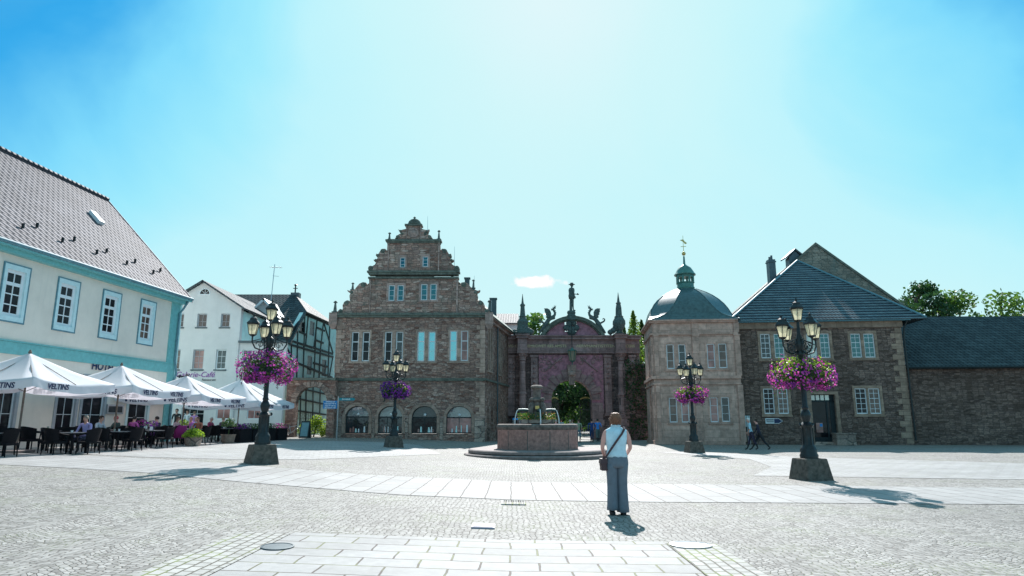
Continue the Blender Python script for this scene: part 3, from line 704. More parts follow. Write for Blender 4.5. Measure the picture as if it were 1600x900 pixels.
b = MB(SR); b.path([(4.6, -.12, .2), (4.6, -.12, ZC - .4)], .06, 8); b.build('drainpipe', M['lead'], house, autos=50)
MB().box(xl, xl + .5, .56, 10.4, -.2, ZC - .03).build('side_wall', M['rubble'], house)
back = SR @ Vector((SL + .3, -.6, 0)); rz_ = hp(646, 369)[1]; xm = (xl + xr) / 2
fr_ = SR @ Vector((.3, -.6, 0))
bx = back.x
quad_roof(house, [[(fr_.x, .5, ZC - .08), (bx, back.y, ZC - .08), (xm + 1.2, back.y, rz_), (xm, .5, rz_)],
                  [(xl - .3, .5, ZC - .08), (xl - .3, back.y, ZC - .08), (xm + 1.2, back.y, rz_), (xm, .5, rz_)]], 'roof_green')
for (x0, x1, y0, y1, zt) in ((1018, 1050, 519, 600, 3), (1196, 1240, 662, 770, 8.5)):
    Yc = 50 + zt; p = at(500 + x0 / 4.5, 320 + y0 / 4.5, Yc); q = at(500 + x1 / 4.5, 320 + y1 / 4.5, Yc)
    c_ = MB(); w_ = q[0] - p[0]; c_.box(p[0] - XC, q[0] - XC, zt, zt + w_, q[1] - 2.4, p[1]); c_.box(p[0] - XC - .06, q[0] - XC + .06, zt - .06, zt + w_ + .06, p[1], p[1] + .1)
    c_.build('chimney', M['lead'], house)
for (x, y0, y1, yy) in ((746, 53, 170, 1), (938, 270, 430, 1), (1070, 440, 560, 3), (1190, 570, 670, 6)):
    p = A7(x, y1); q = A7(x, y0); MB().tube((p[0], yy, p[1] - .3), (q[0], yy, q[1]), .022, .01, 5).build('lightning_rod', M['steel'], house)

# ================================================================== arched garden wall left of the town house
FA = Facade(at(485, 640, 49)[0], 49.2, 0)
aw = thing('arched_wall', 'brown stone wall with one wide round archway, joining the town house on its left', 'wall', (FA.o.x, 49.2, 0))
ax0, ax1 = FA.hit(446, 640)[0], FA.hit(523, 640)[0] - .02
ox0, ox1 = FA.hit(461, 650)[0], FA.hit(510, 650)[0]
azt, ats = FA.hit(485, 592)[1], FA.hit(485, 604)[1]
MB().panel(rect(ax0, ax1, -.2, azt - .1), [archpoly(ox0, ox1, -.1, ats - (ox1 - ox0) / 2 * 1.0, 18)], 0, .6).build('wall', M['rubble'], aw)
MB().box(ax0 - .05, ax1 - .01, -.12, .72, azt - .1, azt + .08).build('coping', M['green_trim'], aw)
vs_ = MB(); r_ = (ox1 - ox0) / 2; cx_ = (ox0 + ox1) / 2; zs_ = ats - r_
for k in range(15):
    a0, a1 = pi * (k + .07) / 15, pi * (k + .93) / 15; R1 = r_ + .36 + .06 * (k % 2)
    vs_.prism([(cx_ + (r_ - .02) * cos(a0), zs_ + (r_ - .02) * sin(a0)), (cx_ + R1 * cos(a0), zs_ + R1 * sin(a0)), (cx_ + R1 * cos(a1), zs_ + R1 * sin(a1)), (cx_ + (r_ - .02) * cos(a1), zs_ + (r_ - .02) * sin(a1))], -.06, .5)
vs_.build('voussoirs', M['base'], aw)

# ================================================================== half-timbered house
tx, ty = at(446, 600, 50.2)[0], 50.2
FT = Facade(tx, ty, 86.5)
th = thing('half_timbered_house', 'aqua half-timbered house with dark tiled half-hipped roof behind the stone archway', 'building', (tx, ty, 0), radians(86.5))
def tp(u, v): return FT.hit(u, v)
# gable wall facing the square (local x runs back from the street corner)
zE = 1.6 + at(446, 531, ty)[1] - 1.6
TL = 12.4
s1 = tp(474, 488); s2 = tp(524, 510)
zH = (s1[1] + s2[1]) / 2
prof = [(0, -.2), (TL, -.2), (TL, zE + .6), (s2[0], zH), (s1[0], zH), (0, zE)]
tw = [tuple(sorted((tp(u0, v)[0], tp(u1, v)[0]))) + (tp((u0 + u1) / 2, v1)[1], tp((u0 + u1) / 2, v0)[1]) for (u0, u1, v0, v1, v) in ((468, 476, 502, 520, 511), (484, 492, 502, 525, 513), (480, 488, 556, 586, 570), (503, 510, 562, 588, 575))]
MB().panel(prof, [rect(*h) for h in tw], 0, .3).build('gable_wall', M['aqua'], th)
for h in tw: window(th, I, *h, bars=[.5], pane='gmid', frame='greyframe', depth=.04, fw=.07)
tb = MB()
def beam(u0, v0, u1, v1, w=.16):
    a, b_ = tp(u0, v0), tp(u1, v1); d = Vector((b_[0] - a[0], b_[1] - a[1])); n_ = Vector((-d.y, d.x)).normalized() * w / 2
    P = [(a[0] + n_.x, a[1] + n_.y), (b_[0] + n_.x, b_[1] + n_.y), (b_[0] - n_.x, b_[1] - n_.y), (a[0] - n_.x, a[1] - n_.y)]
    random.seed(int(u0 * 7 + v0)); e = random.random() * .012
    tb.prism(P, -.05 - e, .05)
for l in ((476, 491, 523, 511), (447, 529, 476, 491), (450, 531, 520, 553), (452, 538, 520, 558), (446, 592, 521, 593), (464, 556, 456, 592), (447, 560, 519, 590), (476, 491, 473, 592), (465, 507, 463, 592), (481, 495, 477, 541), (495, 500, 490, 545), (505, 504, 500, 549), (506, 506, 520, 552),
          (494, 507, 490, 590), (455, 524, 454, 592), (515, 507, 512, 590), (467, 518, 478, 523), (495, 512, 507, 517), (492, 531, 505, 536), (489, 567, 512, 573), (500, 549, 498, 592), (520, 556, 514, 590), (446, 540, 454, 556), (463, 516, 452, 535)):
    beam(*l)
# the storey seen through the archway
zb = zE * 0
for u0, v0, u1, v1 in ((470, 595, 468, 672), (478, 596, 477, 672), (489, 596, 488, 672), (500, 597, 499, 672), (460, 622, 509, 632), (458, 641, 509, 648), (466, 606, 509, 616)): beam(u0, v0, u1, v1, .13)
tb.build('timber_frame', M['timber'], th)
# front wall to the street (local y runs left)
RW = at(446, 600, ty)[0] - at(364, 600, ty)[0]
Mf = Matrix.Rotation(pi / 2 * 0 + radians(-86.5), 4, 'Z')           # back to world axes
fw_ = [(-RW + .9, -RW + 1.9, 2.2 + 1.3, 2.2 + 2.6), (-2.6, -1.6, 3.5, 4.8), (-RW + .9, -RW + 2.2, .9, 2.4), (-2.9, -1.5, .9, 2.4)]
MB(Mf).panel(rect(-RW, .0, -.2, zE - .05), [rect(*h) for h in fw_], .01, .3).build('front_wall', M['white_render'], th)
for h in fw_: window(th, Mf, *h, bars=[.5], nx=2, pane='gmid', depth=.1)
ridY = 6.2; ridZ = at(463, 460, ty + ridY)[1]; ridX = at(461, 461, ty + ridY)[0] - tx; ridL = at(372, 461, ty + ridY)[0] - tx - 5
def wl(p): return Mf @ Vector(p)
hy0, hy1 = s1[0] - .1, s2[0] + .2
er = .35
quad_roof(th, [[wl((ridL - 1.5, -.5, zE - .3)), wl((er, -.5, zE - .3)), wl((er + .03 * hy0, hy0, zH + .05)), wl((ridX, ridY, ridZ)), wl((ridL - 1.5, ridY, ridZ))],
               [wl((ridL - 1.5, ridY, ridZ)), wl((ridX, ridY, ridZ)), wl((er + .4, hy1, zH + .05)), wl((er + .4, TL + .5, zE)), wl((ridL - 1.5, TL + .5, zE))],
               [wl((er + .05 + .03 * hy0, hy0, zH + .05)), wl((er + .5, hy1, zH + .05)), wl((ridX, ridY, ridZ))]], 'tile_dark')
b = MB(Mf); b.box(ridX - .35, ridX + .35, ridY - .1, ridY + .5, ridZ - .6, ridZ + .15); b.build('chimney', M['lead'], th)
b = MB(Mf); b.path([(ridX, ridY, ridZ), (ridX, ridY, ridZ + .9)], .06, 6); b.lathe([(.05, 0), (.16, .07), (.05, .14)], (ridX, ridY, ridZ + .75), 8); b.box(ridX - .2, ridX + .2, ridY - .02, ridY + .02, ridZ + .5, ridZ + .56); b.build('ridge_finial', M['iron'], th)
# small white dormer
dx0 = at(388, 490, ty + 2.2)[0] - tx; dx1 = at(441, 490, ty + 2.2)[0] - tx; dxm = (dx0 + dx1) / 2; dzt = at(410, 467, ty + 2.0)[1]; dze = at(388, 492, ty + 2.0)[1]
b = MB(Mf); b.prism([(dx0 + .35, dze - 1.9), (dx1 - .35, dze - 1.9), (dx1 - .35, dze), (dxm, dzt - .15), (dx0 + .35, dze)], 2.0, 4.6); b.build('dormer', M['white_render'], th)
window(th, Mf @ Matrix.Translation((0, 1.88, 0)), dxm - .75, dxm + .75, dze - 1.5, dze - .1, bars=[.5], nx=2, pane='gteal', depth=.02)
quad_roof(th, [[wl((dx0, 1.6, dze - .1)), wl((dxm, 1.6, dzt)), wl((dxm, 5.5, dzt)), wl((dx0, 5.5, dze - .1))], [wl((dx1, 1.6, dze - .1)), wl((dxm, 1.6, dzt)), wl((dxm, 5.5, dzt)), wl((dx1, 5.5, dze - .1))]], 'white', .16, 'dormer_roof')
an = at(424, 461, ty + 5)
ant = thing('roof_antenna', 'thin television antenna mast on the dark tiled roof', 'antenna', (an[0], ty + 5, an[1] - .8))
zt_ = at(424, 413, ty + 5)[1] - an[1] + .8
MB().path([(0, 0, 0), (0.1, 0, zt_)], .03, 6).build('mast', M['steel'], ant)
b = MB()
b.tube((-.3, 0, zt_ - .25), (.75, 0, zt_ - .3), .018, n=5)
for k in range(6): b.tube((-.2 + k * .17, -.25, zt_ - .26), (-.2 + k * .17, .25, zt_ - .26), .012, n=4)
b.tube((0, 0, zt_ - 1.0), (.5, 0, zt_ - 1.05), .015, n=5)
b.build('aerial', M['steel'], ant)

# ================================================================== white gabled cafe house
WY = 46.0
FW = Facade(at(320, 600, WY)[0], WY, 0)
wh = thing('gabled_house', 'white rendered house with plain pointed gable and small lunette window', 'building', (FW.o.x, WY, 0))
wp = FW.hit
wl0, wr0 = wp(262, 520)[0] - 2.2, wp(374, 550)[0] + .3
wr0 = wp(376, 500)[0]; zk = wp(376, 478)[1]; zp = wp(319, 441)[1]; xp = wp(319, 441)[0]
zkl = zp - (zp - zk) * (xp - wl0) / (wr0 - xp)
wr1 = wp(447, 600)[0] - 0.2
zlow = at(410, 533, WY)[1] - .1
up_ = [prect(*q, lambda x, y: wp(x, y)) for q in ((273, 287, 490, 511), (308, 323, 490, 511), (345, 359, 490, 511))]
lo_ = [prect(*q, lambda x, y: wp(x, y)) for q in ((268, 281, 546, 577), (301, 318, 546, 577), (337, 353, 546, 577))]
gr_ = [prect(*q, lambda x, y: wp(x, y)) for q in ((283, 318, 634, 664), (338, 360, 634, 655), (385, 407, 634, 655))]
lun = wp(320, 459); lr = .33
gr2 = [(h[0], h[1], h[2], h[3]) for h in gr_]
zg = gz(-17)
holes = [rect(*h) for h in up_ + lo_ + gr2[1:]] + [rect(gr2[0][0], gr2[0][1], zg, gr2[0][3])] + [archpoly(lun[0] - lr, lun[0] + lr, lun[1] - .02, lun[1], 10)]
w_ = MB(); w_.panel([(wl0, -.2), (wr0 + .0, -.2), (wr0, zk), (xp, zp), (wl0, zkl)], [h for h in holes if max(p[0] for p in h) < wr0 - .02], 0, .4)
w_.build('gable_wall', M['white_render'], wh)
lowh = [rect(*h) for h in gr2[1:] if h[0] > wr0]
extra = [prect(*q, lambda x, y: wp(x, y)) for q in ((377, 392, 546, 577), (408, 424, 546, 577))]
w_ = MB(); w_.panel(rect(wr0 + .004, wr1, -.2, zlow), lowh + [rect(*h) for h in extra], 0.1, .4); w_.build('annex_wall', M['white_render'], wh)
for h, p in zip(up_, ('gmid', 'gmid', 'gmid')): window(wh, I, *h, bars=[.42], nx=2, pane=p, frame='greyframe', depth=.12, fw=.075)
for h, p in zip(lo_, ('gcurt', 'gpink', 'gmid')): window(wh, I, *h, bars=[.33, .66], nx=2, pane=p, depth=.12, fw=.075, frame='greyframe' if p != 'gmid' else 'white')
for h in extra: window(wh, Matrix.Translation((0, .1, 0)), *h, bars=[.33, .66], nx=2, pane='gmid', depth=.1)
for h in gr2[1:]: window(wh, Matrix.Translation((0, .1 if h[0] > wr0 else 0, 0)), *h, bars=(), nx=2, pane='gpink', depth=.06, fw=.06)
window(wh, I, gr2[0][0], gr2[0][1], zg, gr2[0][3], bars=[.75], nx=3, pane='gdark', depth=.12, name='shop_front')
s = MB()
for h in up_ + lo_: s.box(h[0] - .08, h[1] + .08, -.07, .1, h[2] - .1, h[2] - .01)
s.build('sills', M['lead'], wh)
s = MB(); s.panel(archpoly(lun[0] - lr - .07, lun[0] + lr + .07, lun[1] - .08, lun[1], 10), [archpoly(lun[0] - lr, lun[0] + lr, lun[1] - .02, lun[1], 10)], -.03, .1)
for a in (pi / 4, pi / 2, 3 * pi / 4): s.path([(lun[0], .05, lun[1]), (lun[0] + lr * cos(a), .05, lun[1] + lr * sin(a))], .018, 5)
lw = s.build('lunette_window', M['white'], wh); MB().prism(archpoly(lun[0] - lr, lun[0] + lr, lun[1] - .02, lun[1], 10), .08, .1).build('pane', M['gdark'], lw)
quad_roof(wh, [[(wl0 - .4, -.3, zkl - .3), (xp, -.3, zp + .12), (xp, 12, zp + .12), (wl0 - .4, 12, zkl - .3)], [(wr0 + .4, -.3, zk - .22), (xp, -.3, zp + .12), (xp, 12, zp + .12), (wr0 + .4, 12, zk - .22)]], 'tile_grey', .12)
MB().box(wr0 - .3, wr0, .42, 11.5, zlow - 1, zk - .3).build('side_wall', M['aqua'], wh)
MB().box(wr0 + .003, wr1 + .1, -.15, .12, zlow - .02, zlow + .12).build('eaves', M['lead'], wh)
cf = wp(305, 585.5)
letters('Galerie-Café', .52, M['violet'], wh, face_M(cf[0], -.03, cf[1], 0), shear=.25, name='cafe_lettering')
cf2 = wp(331, 594.0); letters('Restaurant', .22, M['black'], wh, face_M(cf2[0] - .2, -.03, cf2[1] + .02), name='small_lettering')

# ================================================================== cream hotel on the left
hx, hy = -18.95, 37.4; HL = 31.0
FO = Facade(hx - sin(radians(5.4)) * HL, hy - cos(radians(5.4)) * HL, 84.6)
ho = thing('hotel', 'cream rendered hotel with teal bands, tall pale-framed windows and weathered tiled roof', 'building', (FO.o.x, FO.o.y, 0), radians(84.6))
op = FO.hit
zeh = op(255, 462)[1]; zb0, zb1 = op(200, 575)[1], op(200, 560)[1]
A2 = lambda x, y: op(120 + x / 4.5, 420 + y / 4.5)
def owin(xa, xb, xc_, xd, ya, yb):      # top-left, top-right, bottom-left, bottom-right of the leaning picture box
    x0 = (A2(xa, ya)[0] + A2(xc_, yb)[0]) / 2; x1 = (A2(xb, ya)[0] + A2(xd, yb)[0]) / 2
    xm_ = (xa + xb + xc_ + xd) / 4
    return x0, x1
w1 = (A2(168, 320)[0], A2(292, 340)[0], A2(205, 488)[1], A2(250, 165)[1])
w2 = (A2(436, 380)[0], A2(538, 400)[0], A2(470, 530)[1], A2(505, 230)[1])
hw = [w1, w2]
dW = w2[0] - w1[0]
for k in (1, 2, 3, 4): hw.append((w1[0] - dW * k, w1[1] - dW * k, w1[2], w1[3]))
hz = gz(-19)
lowin = [(w2[0] - .1, w2[1] + .25, hz + .35, zb0 - .75), (w1[0] - .5, w1[1] - .3, hz + .5, zb0 - .7), (w1[0] - 2.0, w1[0] - .9, hz + .5, zb0 - .7), (w1[0] - 5.2, w1[0] - 4.2, hz + .5, zb0 - .7)]
MB().panel(rect(0, HL, -.2, zeh), [rect(*h) for h in hw + lowin], 0, .4).build('front_wall', M['cream'], ho)
b = MB(); b.box(HL + .002, HL + .3, 0, 10, -.2, zeh); b.build('end_wall', M['aqua'], ho)
b = MB(); b.box(-.1, HL + .02, -.06, .02, zb0, zb1); b.box(HL - .75, HL + .04, -.05, .02, zb1 + .003, zeh); b.box(HL - .55, HL + .04, -.05, .02, -.2, zb0 - .003); b.box(-.1, HL + .06, -.09, .02, zb1 + .01, zb1 + .07)
b.build('teal_band', M['teal'], ho)
b = MB(); b.box(-.1, HL + .35, -.5, .05, zeh - .02, zeh + .1); b.box(-.1, HL + .2, -.3, .03, zeh - .2, zeh - .02); b.build('eaves', M['teal'], ho)
for i, h in enumerate(hw):
    s = MB(); s.panel(rect(h[0], h[1], h[2], h[3]), [rect(h[0] + .15, h[1] - .15, h[2] + .2, h[3] - .2)], -.04, .2); s.build('window_surround', M['paleteal'], ho)
    s = MB(); s.panel(rect(h[0] - .05, h[1] + .05, h[2] - .05, h[3] + .05), [rect(h[0] + .003, h[1] - .003, h[2] + .003, h[3] - .003)], -.05, .02); s.build('surround_edge', M['slateblue'], ho)
    window(ho, I, h[0] + .15, h[1] - .15, h[2] + .2, h[3] - .2, bars=[(.7, .14), .25, .48], nx=2, pane='gdark' if i != 1 else 'gcurt', depth=.05, fw=.13, bw=.045)
for i, h in enumerate(lowin):
    s = MB(); s.panel(rect(h[0] - .14, h[1] + .14, h[2] - .1, h[3] + .2), [rect(h[0] + .01, h[1] - .01, h[2] + .01, h[3] - .01)], -.04, .12); s.build('window_surround', M['paleteal' if i == 0 else 'greyframe'], ho)
    window(ho, I, *h, bars=[(.7, .06), .35], nx=2, pane='gdark', depth=.06, fw=.07)
# roof with a steep gable verge
zr = at(168, 313, 33.0)
def roofpt(u, v):         # solve verge point in the end plane
    F2 = Facade(FO.o.x + FO.d.x * (HL + .45), FO.o.y + FO.d.y * (HL + .45), 174.6)
    return F2.hit(u, v)
rp = roofpt(168, 313); ep = roofpt(290, 468)
ry, rzz = rp[0], rp[1]; ey, ez = ep
ey = min(ey, -.45)
quad_roof(ho, [[(-.5, ey, ez), (HL + .45, ey, ez), (HL + .45, ry, rzz), (-.5, ry, rzz)], [(-.5, 2 * ry - ey, ez), (HL + .45, 2 * ry - ey, ez), (HL + .45, ry, rzz), (-.5, ry, rzz)]], 'tile_hotel', .16)
MB(Matrix.Rotation(pi / 2, 4, 'Z')).prism([(0.3, zeh), (2 * ry - .5, zeh), (ry, rzz - .3)], -HL - .28, -HL + .1).build('gable_wall', M['cream'], ho)
b = MB(); b.add([(HL + .46, ey, ez - .2), (HL + .5, ey, ez - .2), (HL + .5, ry, rzz - .18), (HL + .46, ry, rzz - .18), (HL + .46, ey, ez + .04), (HL + .5, ey, ez + .04), (HL + .5, ry, rzz + .06), (HL + .46, ry, rzz + .06)], [(0, 1, 2, 3), (4, 5, 6, 7), (0, 1, 5, 4), (1, 2, 6, 5), (2, 3, 7, 6), (3, 0, 4, 7)]); b.build('bargeboard', M['navy'], ho)
b = MB()
slope = (rzz - ez) / (ry - ey)
for k in range(int(HL / .34)):
    pass
b.path([(-.5, ry, rzz + .05), (HL + .45, ry, rzz + .05)], .14, 8); b.build('ridge_tiles', M['tile_hotel'], ho, autos=50)
b = MB()
for k in range(22):
    x = HL - .8 - k * 1.1; y = ey + 1.0 + (.0 if k % 2 else .35); z = ez + slope * (y - ey)
    b.box(x - .03, x + .03, y - .1, y, z - .02, z + .2)
b.build('snow_guard', M['iron'], ho)
vx = (A2(235, -600)[0]); sk = roofpt(168, 313)
b = MB(); y = ey + (ry - ey) * .62; z = ez + slope * (y - ey); b.add([(HL - 3.4, y - .3, z - .36), (HL - 3.0, y - .3, z - .36), (HL - 3.0, y + .3, z + .28), (HL - 3.4, y + .3, z + .28), (HL - 3.4, y - .45, z - .2), (HL - 3.0, y - .45, z - .2), (HL - 3.0, y + .2, z + .45), (HL - 3.4, y + .2, z + .45)], [(0, 1, 2, 3), (4, 5, 6, 7), (0, 1, 5, 4), (1, 2, 6, 5), (2, 3, 7, 6), (3, 0, 4, 7)]); b.build('roof_vent', M['white'], ho)
gutter_pipe(ho, [(-.3, ey - .05, ez - .02), (HL + .4, ey - .05, ez - .02)], .09, 'slateblue', 'gutter')
gutter_pipe(ho, [(HL + .15, ey, ez - .1), (HL + .1, -.2, ez - .6), (HL - .1, -.12, ez - .9), (HL - .1, -.12, zb1 + .2), (HL + .0, -.2, zb0), (HL - .05, -.12, zb0 - .5), (HL - .05, -.12, .4)], .06, 'slateblue')
cf = A2(150, 692); letters('HOTEL', .5, M['navy'], ho, face_M(cf[0] + .3, -.05, cf[1] + .03), shear=.1, name='hotel_lettering', bold=.012)
# glazed notice case on the hotel wall
n0 = op(120 + 430 / 9, 590 + 375 / 9); n1 = op(120 + 625 / 9, 590 + 515 / 9)
b = MB(); b.box(n0[0] - .1, n1[0], -.1, .0, n1[1], n0[1]); nc = b.build('notice_case', M['steel'], ho)
b = MB(); b.box(n0[0], n1[0] - .1, -.106, -.09, n1[1] + .08, n0[1] - .08); b.build('pane', M['gmid'], nc)
# wrought bracket sign at the corner
br = op(272, 583)
if 1: sg = thing('bracket_sign', 'small black wrought-iron hanging bracket sign at the hotel corner', 'sign', (hx + .2, hy + .1, op(270, 588)[1]))
b = MB(); b.path([(0, 0, 0), (.15, 0, .05), (.35, 0, .0), (.6, 0, .02), (.72, 0, .14)], .03, 6)
for k in range(4): b.lathe([(.02, -.07), (.06, -.03), (.06, .03), (.02, .07)], (.15 + .13 * k, 0, -.02), 8)
b.build('scroll', M['iron'], sg)
# ================================================================== palace gate
GY = 60.5
FG = Facade(at(892.5, 600, GY)[0], GY, 0); gp = FG.hit
gate = thing('palace_gate', 'ornate dark sandstone palace gate with columns, plum panel and segmental pediment', 'gate', (FG.o.x, GY, 0))
A1 = lambda x, y: gp(760 + x / 5.623, 420 + y / 5.623)
A2g = lambda x, y: gp(760 + x / 5.623, 560 + y / 5.623)
gl, gr = gp(790, 600)[0], gp(1001, 600)[0]
ztop = A1(745, 590)[1]; zfr0, zfr1 = A1(745, 745)[1], A1(745, 600)[1]
al, ar = gp(861.7, 630)[0], gp(925, 630)[0]; acx = (al + ar) / 2; arr = (ar - al) / 2
azs = gp(893, 593.5)[1] - arr
ahole = archpoly(al, ar, -.3, azs, 20)
pl, pr_ = gp(842, 600)[0], gp(943, 600)[0]
MB().panel(rect(gl, gr, -.3, zfr0), [ahole], .0, 1.3).build('wall', M['darkstone'], gate)
pz1 = zfr0 - .12; pz0 = azs - 1.1
MB().panel(rect(pl, pr_, pz0, pz1), [archpoly(al - .012, ar + .012, pz0 + .0, azs, 20)[2:]] if False else [], -.02, .0) if False else None
pp = [(pl, pz0), (al, pz0)] + [(acx + arr * cos(pi * (1 - k / 20)), azs + arr * sin(pi * (1 - k / 20))) for k in range(21)] + [(ar, pz0), (pr_, pz0), (pr_, pz1), (pl, pz1)]
MB().prism(pp, -.05, -.003).build('arch_panel', M['plum'], gate)
v_ = MB(); n_ = 13
for k in range(n_):
    a0, a1 = pi * (k + .06) / n_, pi * (k + .94) / n_; R1 = arr + (1.0 if k % 2 else .75)
    v_.prism([(acx + arr * cos(a0), azs + arr * sin(a0)), (acx + R1 * cos(a0), azs + R1 * sin(a0)), (acx + R1 * cos(a1), azs + R1 * sin(a1)), (acx + arr * cos(a1), azs + arr * sin(a1))], -.16 - .03 * (k % 2), 1.0)
v_.build('voussoirs', M['gatestone'], gate)
for sgn in (0, 1):
    v_ = MB()
    for k in range(int((azs + .3) / .5)):
        z = -.3 + k * .5; d = .1 if k % 2 else .0
        v_.box(*((al - .95 - d, al - .002) if sgn == 0 else (ar + .002, ar + .95 + d)), -.15, .9, z, z + .5 - .03 * 0)
    v_.build('jamb_blocks', M['gatestone'], gate)
# scrollwork on the spandrels
random.seed(5)
for sgn in (-1, 1):
    v_ = MB()
    for k in range(16):
        cx0 = acx + sgn * (arr * .5 + random.random() * (pr_ - acx - arr * .55)); cz0 = azs + arr * .9 + random.random() * (pz1 - azs - arr * 1.0)
        if (cx0 - acx) ** 2 + (cz0 - azs) ** 2 < (arr + 1.15) ** 2: continue
        r = .16 + .2 * random.random(); ph = random.random() * 6
        v_.path([(cx0 + r * (1 - t / 14) * cos(ph + t * .55), -.08, cz0 + r * (1 - t / 14) * sin(ph + t * .55)) for t in range(11)], .04, 5)
    v_.path([(acx + sgn * .8, -.1, pz1 - .2), (acx + sgn * (pr_ - acx - .5), -.1, pz1 - 1.5)], .07, 5)
    v_.build('relief_carving', M['gatestone'], gate, autos=50)
v_ = MB(); v_.taper(acx, -.35, gp(893, 600)[1] - .1, gp(893, 571)[1], .45, .5, .8, .6); v_.lathe([(.1, -.2), (.3, -.1), (.28, .15), (.1, .3)], (acx, -.6, gp(893, 585)[1]), 10); v_.build('keystone', M['trim'], gate)
# columns
zcap1, zcap0 = A1(315, 705)[1], A1(315, 790)[1]
zped = A2g(315, 520)[1]
def column(u, r, yy, ped=True, mat='gatestone', cap=True, top=zfr0, nm='column'):
    x = gp(u, 600)[0]; c = MB(); zp = gz(x) + 2.0
    c.box(x - r * 1.9, x + r * 1.9, yy - r * 1.9, yy + r * 1.9, -.3, .5); c.box(x - r * 1.6, x + r * 1.6, yy - r * 1.6, yy + r * 1.6, .5, zp - .15); c.box(x - r * 1.85, x + r * 1.85, yy - r * 1.85, yy + r * 1.85, zp - .15, zp)
    zm = zp + (top - zp) * .34
    c.lathe([(r * 1.4, 0), (r * 1.45, .1), (r * 1.15, .18), (r * 1.3, .28), (r, .34)], (x, yy, zp), 16)
    c.lathe([(r * 1.02, zp + .34), (r * 1.05, zm - .1), (r * 1.28, zm - .08), (r * 1.28, zm + .02), (r * 1.02, zm + .12), (r, zm + .2), (r * .86, top - .75)], (x, yy, 0), 16)
    c.lathe([(r * 1.0, -.72), (r * 1.15, -.68), (r * .95, -.6), (r * 1.25, -.3), (r * 1.15, -.28), (r * 1.6, -.1)], (x, yy, top), 16)
    for k in range(8):
        q = 2 * pi * k / 8; c.lathe([(.03, -.1), (.1, 0), (.03, .1)], (x + r * 1.3 * cos(q), yy + r * 1.3 * sin(q), top - .25), 6)
    c.box(x - r * 1.6, x + r * 1.6, yy - r * 1.6, yy + r * 1.6, top - .1, top)
    return c.build(nm, M[mat], gate, autos=40)
column(816, .30, -.95); column(968.5, .30, -.95)
def pilaster(u0, u1, z0, z1, d, nm='gate_pilaster'):
    a, b_ = gp(u0, 600)[0], gp(u1, 600)[0]; c = MB(); c.box(a, b_, -d, .02, z0, z1); c.box(a - .08, b_ + .08, -d - .06, .03, z1, z1 + .2); c.box(a - .08, b_ + .08, -d - .06, .03, z0 - .25, z0)
    c.box(a - .04, b_ + .04, -d - .02, .025, (z0 + z1) / 2 + .6, (z0 + z1) / 2 + .75)
    m_ = (a + b_) / 2
    for k in range(5): c.lathe([(.03, -.14), (.13, 0), (.03, .14)], (m_, -d - .02, z1 - .5 - k * .45), 8)
    return c.build(nm, M['gatestone'], gate)
for u0, u1 in ((829.5, 840), (944.5, 955), (983.5, 993), (793, 801)): pilaster(u0, u1, 2.3, zfr0 - .35, .3)
pilaster(801.5, 804, 2.3, zfr0 - .35, .12)
# niche figures on the outer bays
# entablature breaking forward over the columns
e = MB()
e.box(gl - .02, gr + .02, -.3, 1.35, zfr0, zfr0 + .3); e.box(gl, gr, -.22, 1.3, zfr0 + .3, zfr1 - .25); e.box(gl - .12, gr + .12, -.5, 1.4, zfr1 - .25, zfr1); e.box(gl - .2, gr + .2, -.62, 1.45, zfr1, ztop)
for u in (816, 968.5):
    x = gp(u, 600)[0]; r = .46
    e.box(x - r, x + r, -1.4, -.3, zfr0 + .002, zfr0 + .298); e.box(x - r * .9, x + r * .9, -1.33, -.22, zfr0 + .3, zfr1 - .25); e.box(x - r * 1.2, x + r * 1.2, -1.5, -.5, zfr1 - .248, zfr1 - .002); e.box(x - r * 1.4, x + r * 1.4, -1.62, -.62, zfr1 + .002, ztop - .002)
e.build('entablature', M['gatestone'], gate)
lz = A1(745, 682)[1]
for x0, x1, txt in ((185, 272, 'IVG C'), (360, 700, 'EMRGWET RES AMSTS'), (785, 1130, 'AERVMANTISTITEN'), (1220, 1300, 'CERIS')):
    c_ = A1((x0 + x1) / 2, 682); o = letters(txt, .34, M['goldtxt'], gate, face_M(c_[0], -.235, lz) @ Matrix.Diagonal((1.0, 1, 1, 1)), name='inscription', bold=.008)
    wd = A1(x1, 682)[0] - A1(x0, 682)[0]
    bpy.context.view_layer.update(); o.scale.x = wd / max(.1, o.dimensions.x)
# pediment
def ped(x, y): return A1(x, y)
W_ = A1(1040, 590)[0] - A1(470, 590)[0]; hW = W_ / 2; hH = A1(745, 418)[1] - ztop; pcx = A1(755, 590)[0]
Rr = (hW ** 2 + hH ** 2) / (2 * hH); a_ = math.asin(hW / Rr)
def arcp(R, a, n): return [(pcx + R * sin(-a + 2 * a * k / n), ztop + hH - Rr + R * cos(-a + 2 * a * k / n)) for k in range(n + 1)]
inner = arcp(Rr - .28, a_ * .93, 20)
zi = ztop + .02
h1 = [A1(*p) for p in ((686, 460), (705, 448), (718, 470), (712, 500), (690, 505))]; h2 = [A1(*p) for p in ((770, 450), (795, 452), (798, 500), (775, 505), (764, 475))]
h3 = [A1(*p) for p in ((690, 540), (722, 540), (722, 553), (690, 553))]; h4 = [A1(*p) for p in ((762, 538), (795, 538), (795, 552), (762, 552))]
tym = arcp(Rr - .2, a_ * .97, 20)
MB().panel([(tym[0][0], zi)] + [(tym[-1][0], zi)] + tym[::-1], [h1, h2, h3, h4], .0, .35).build('tympanum', M['plum'], gate)
e = MB(); o1, o2 = arcp(Rr, a_, 24), arcp(Rr - .3, a_, 24)
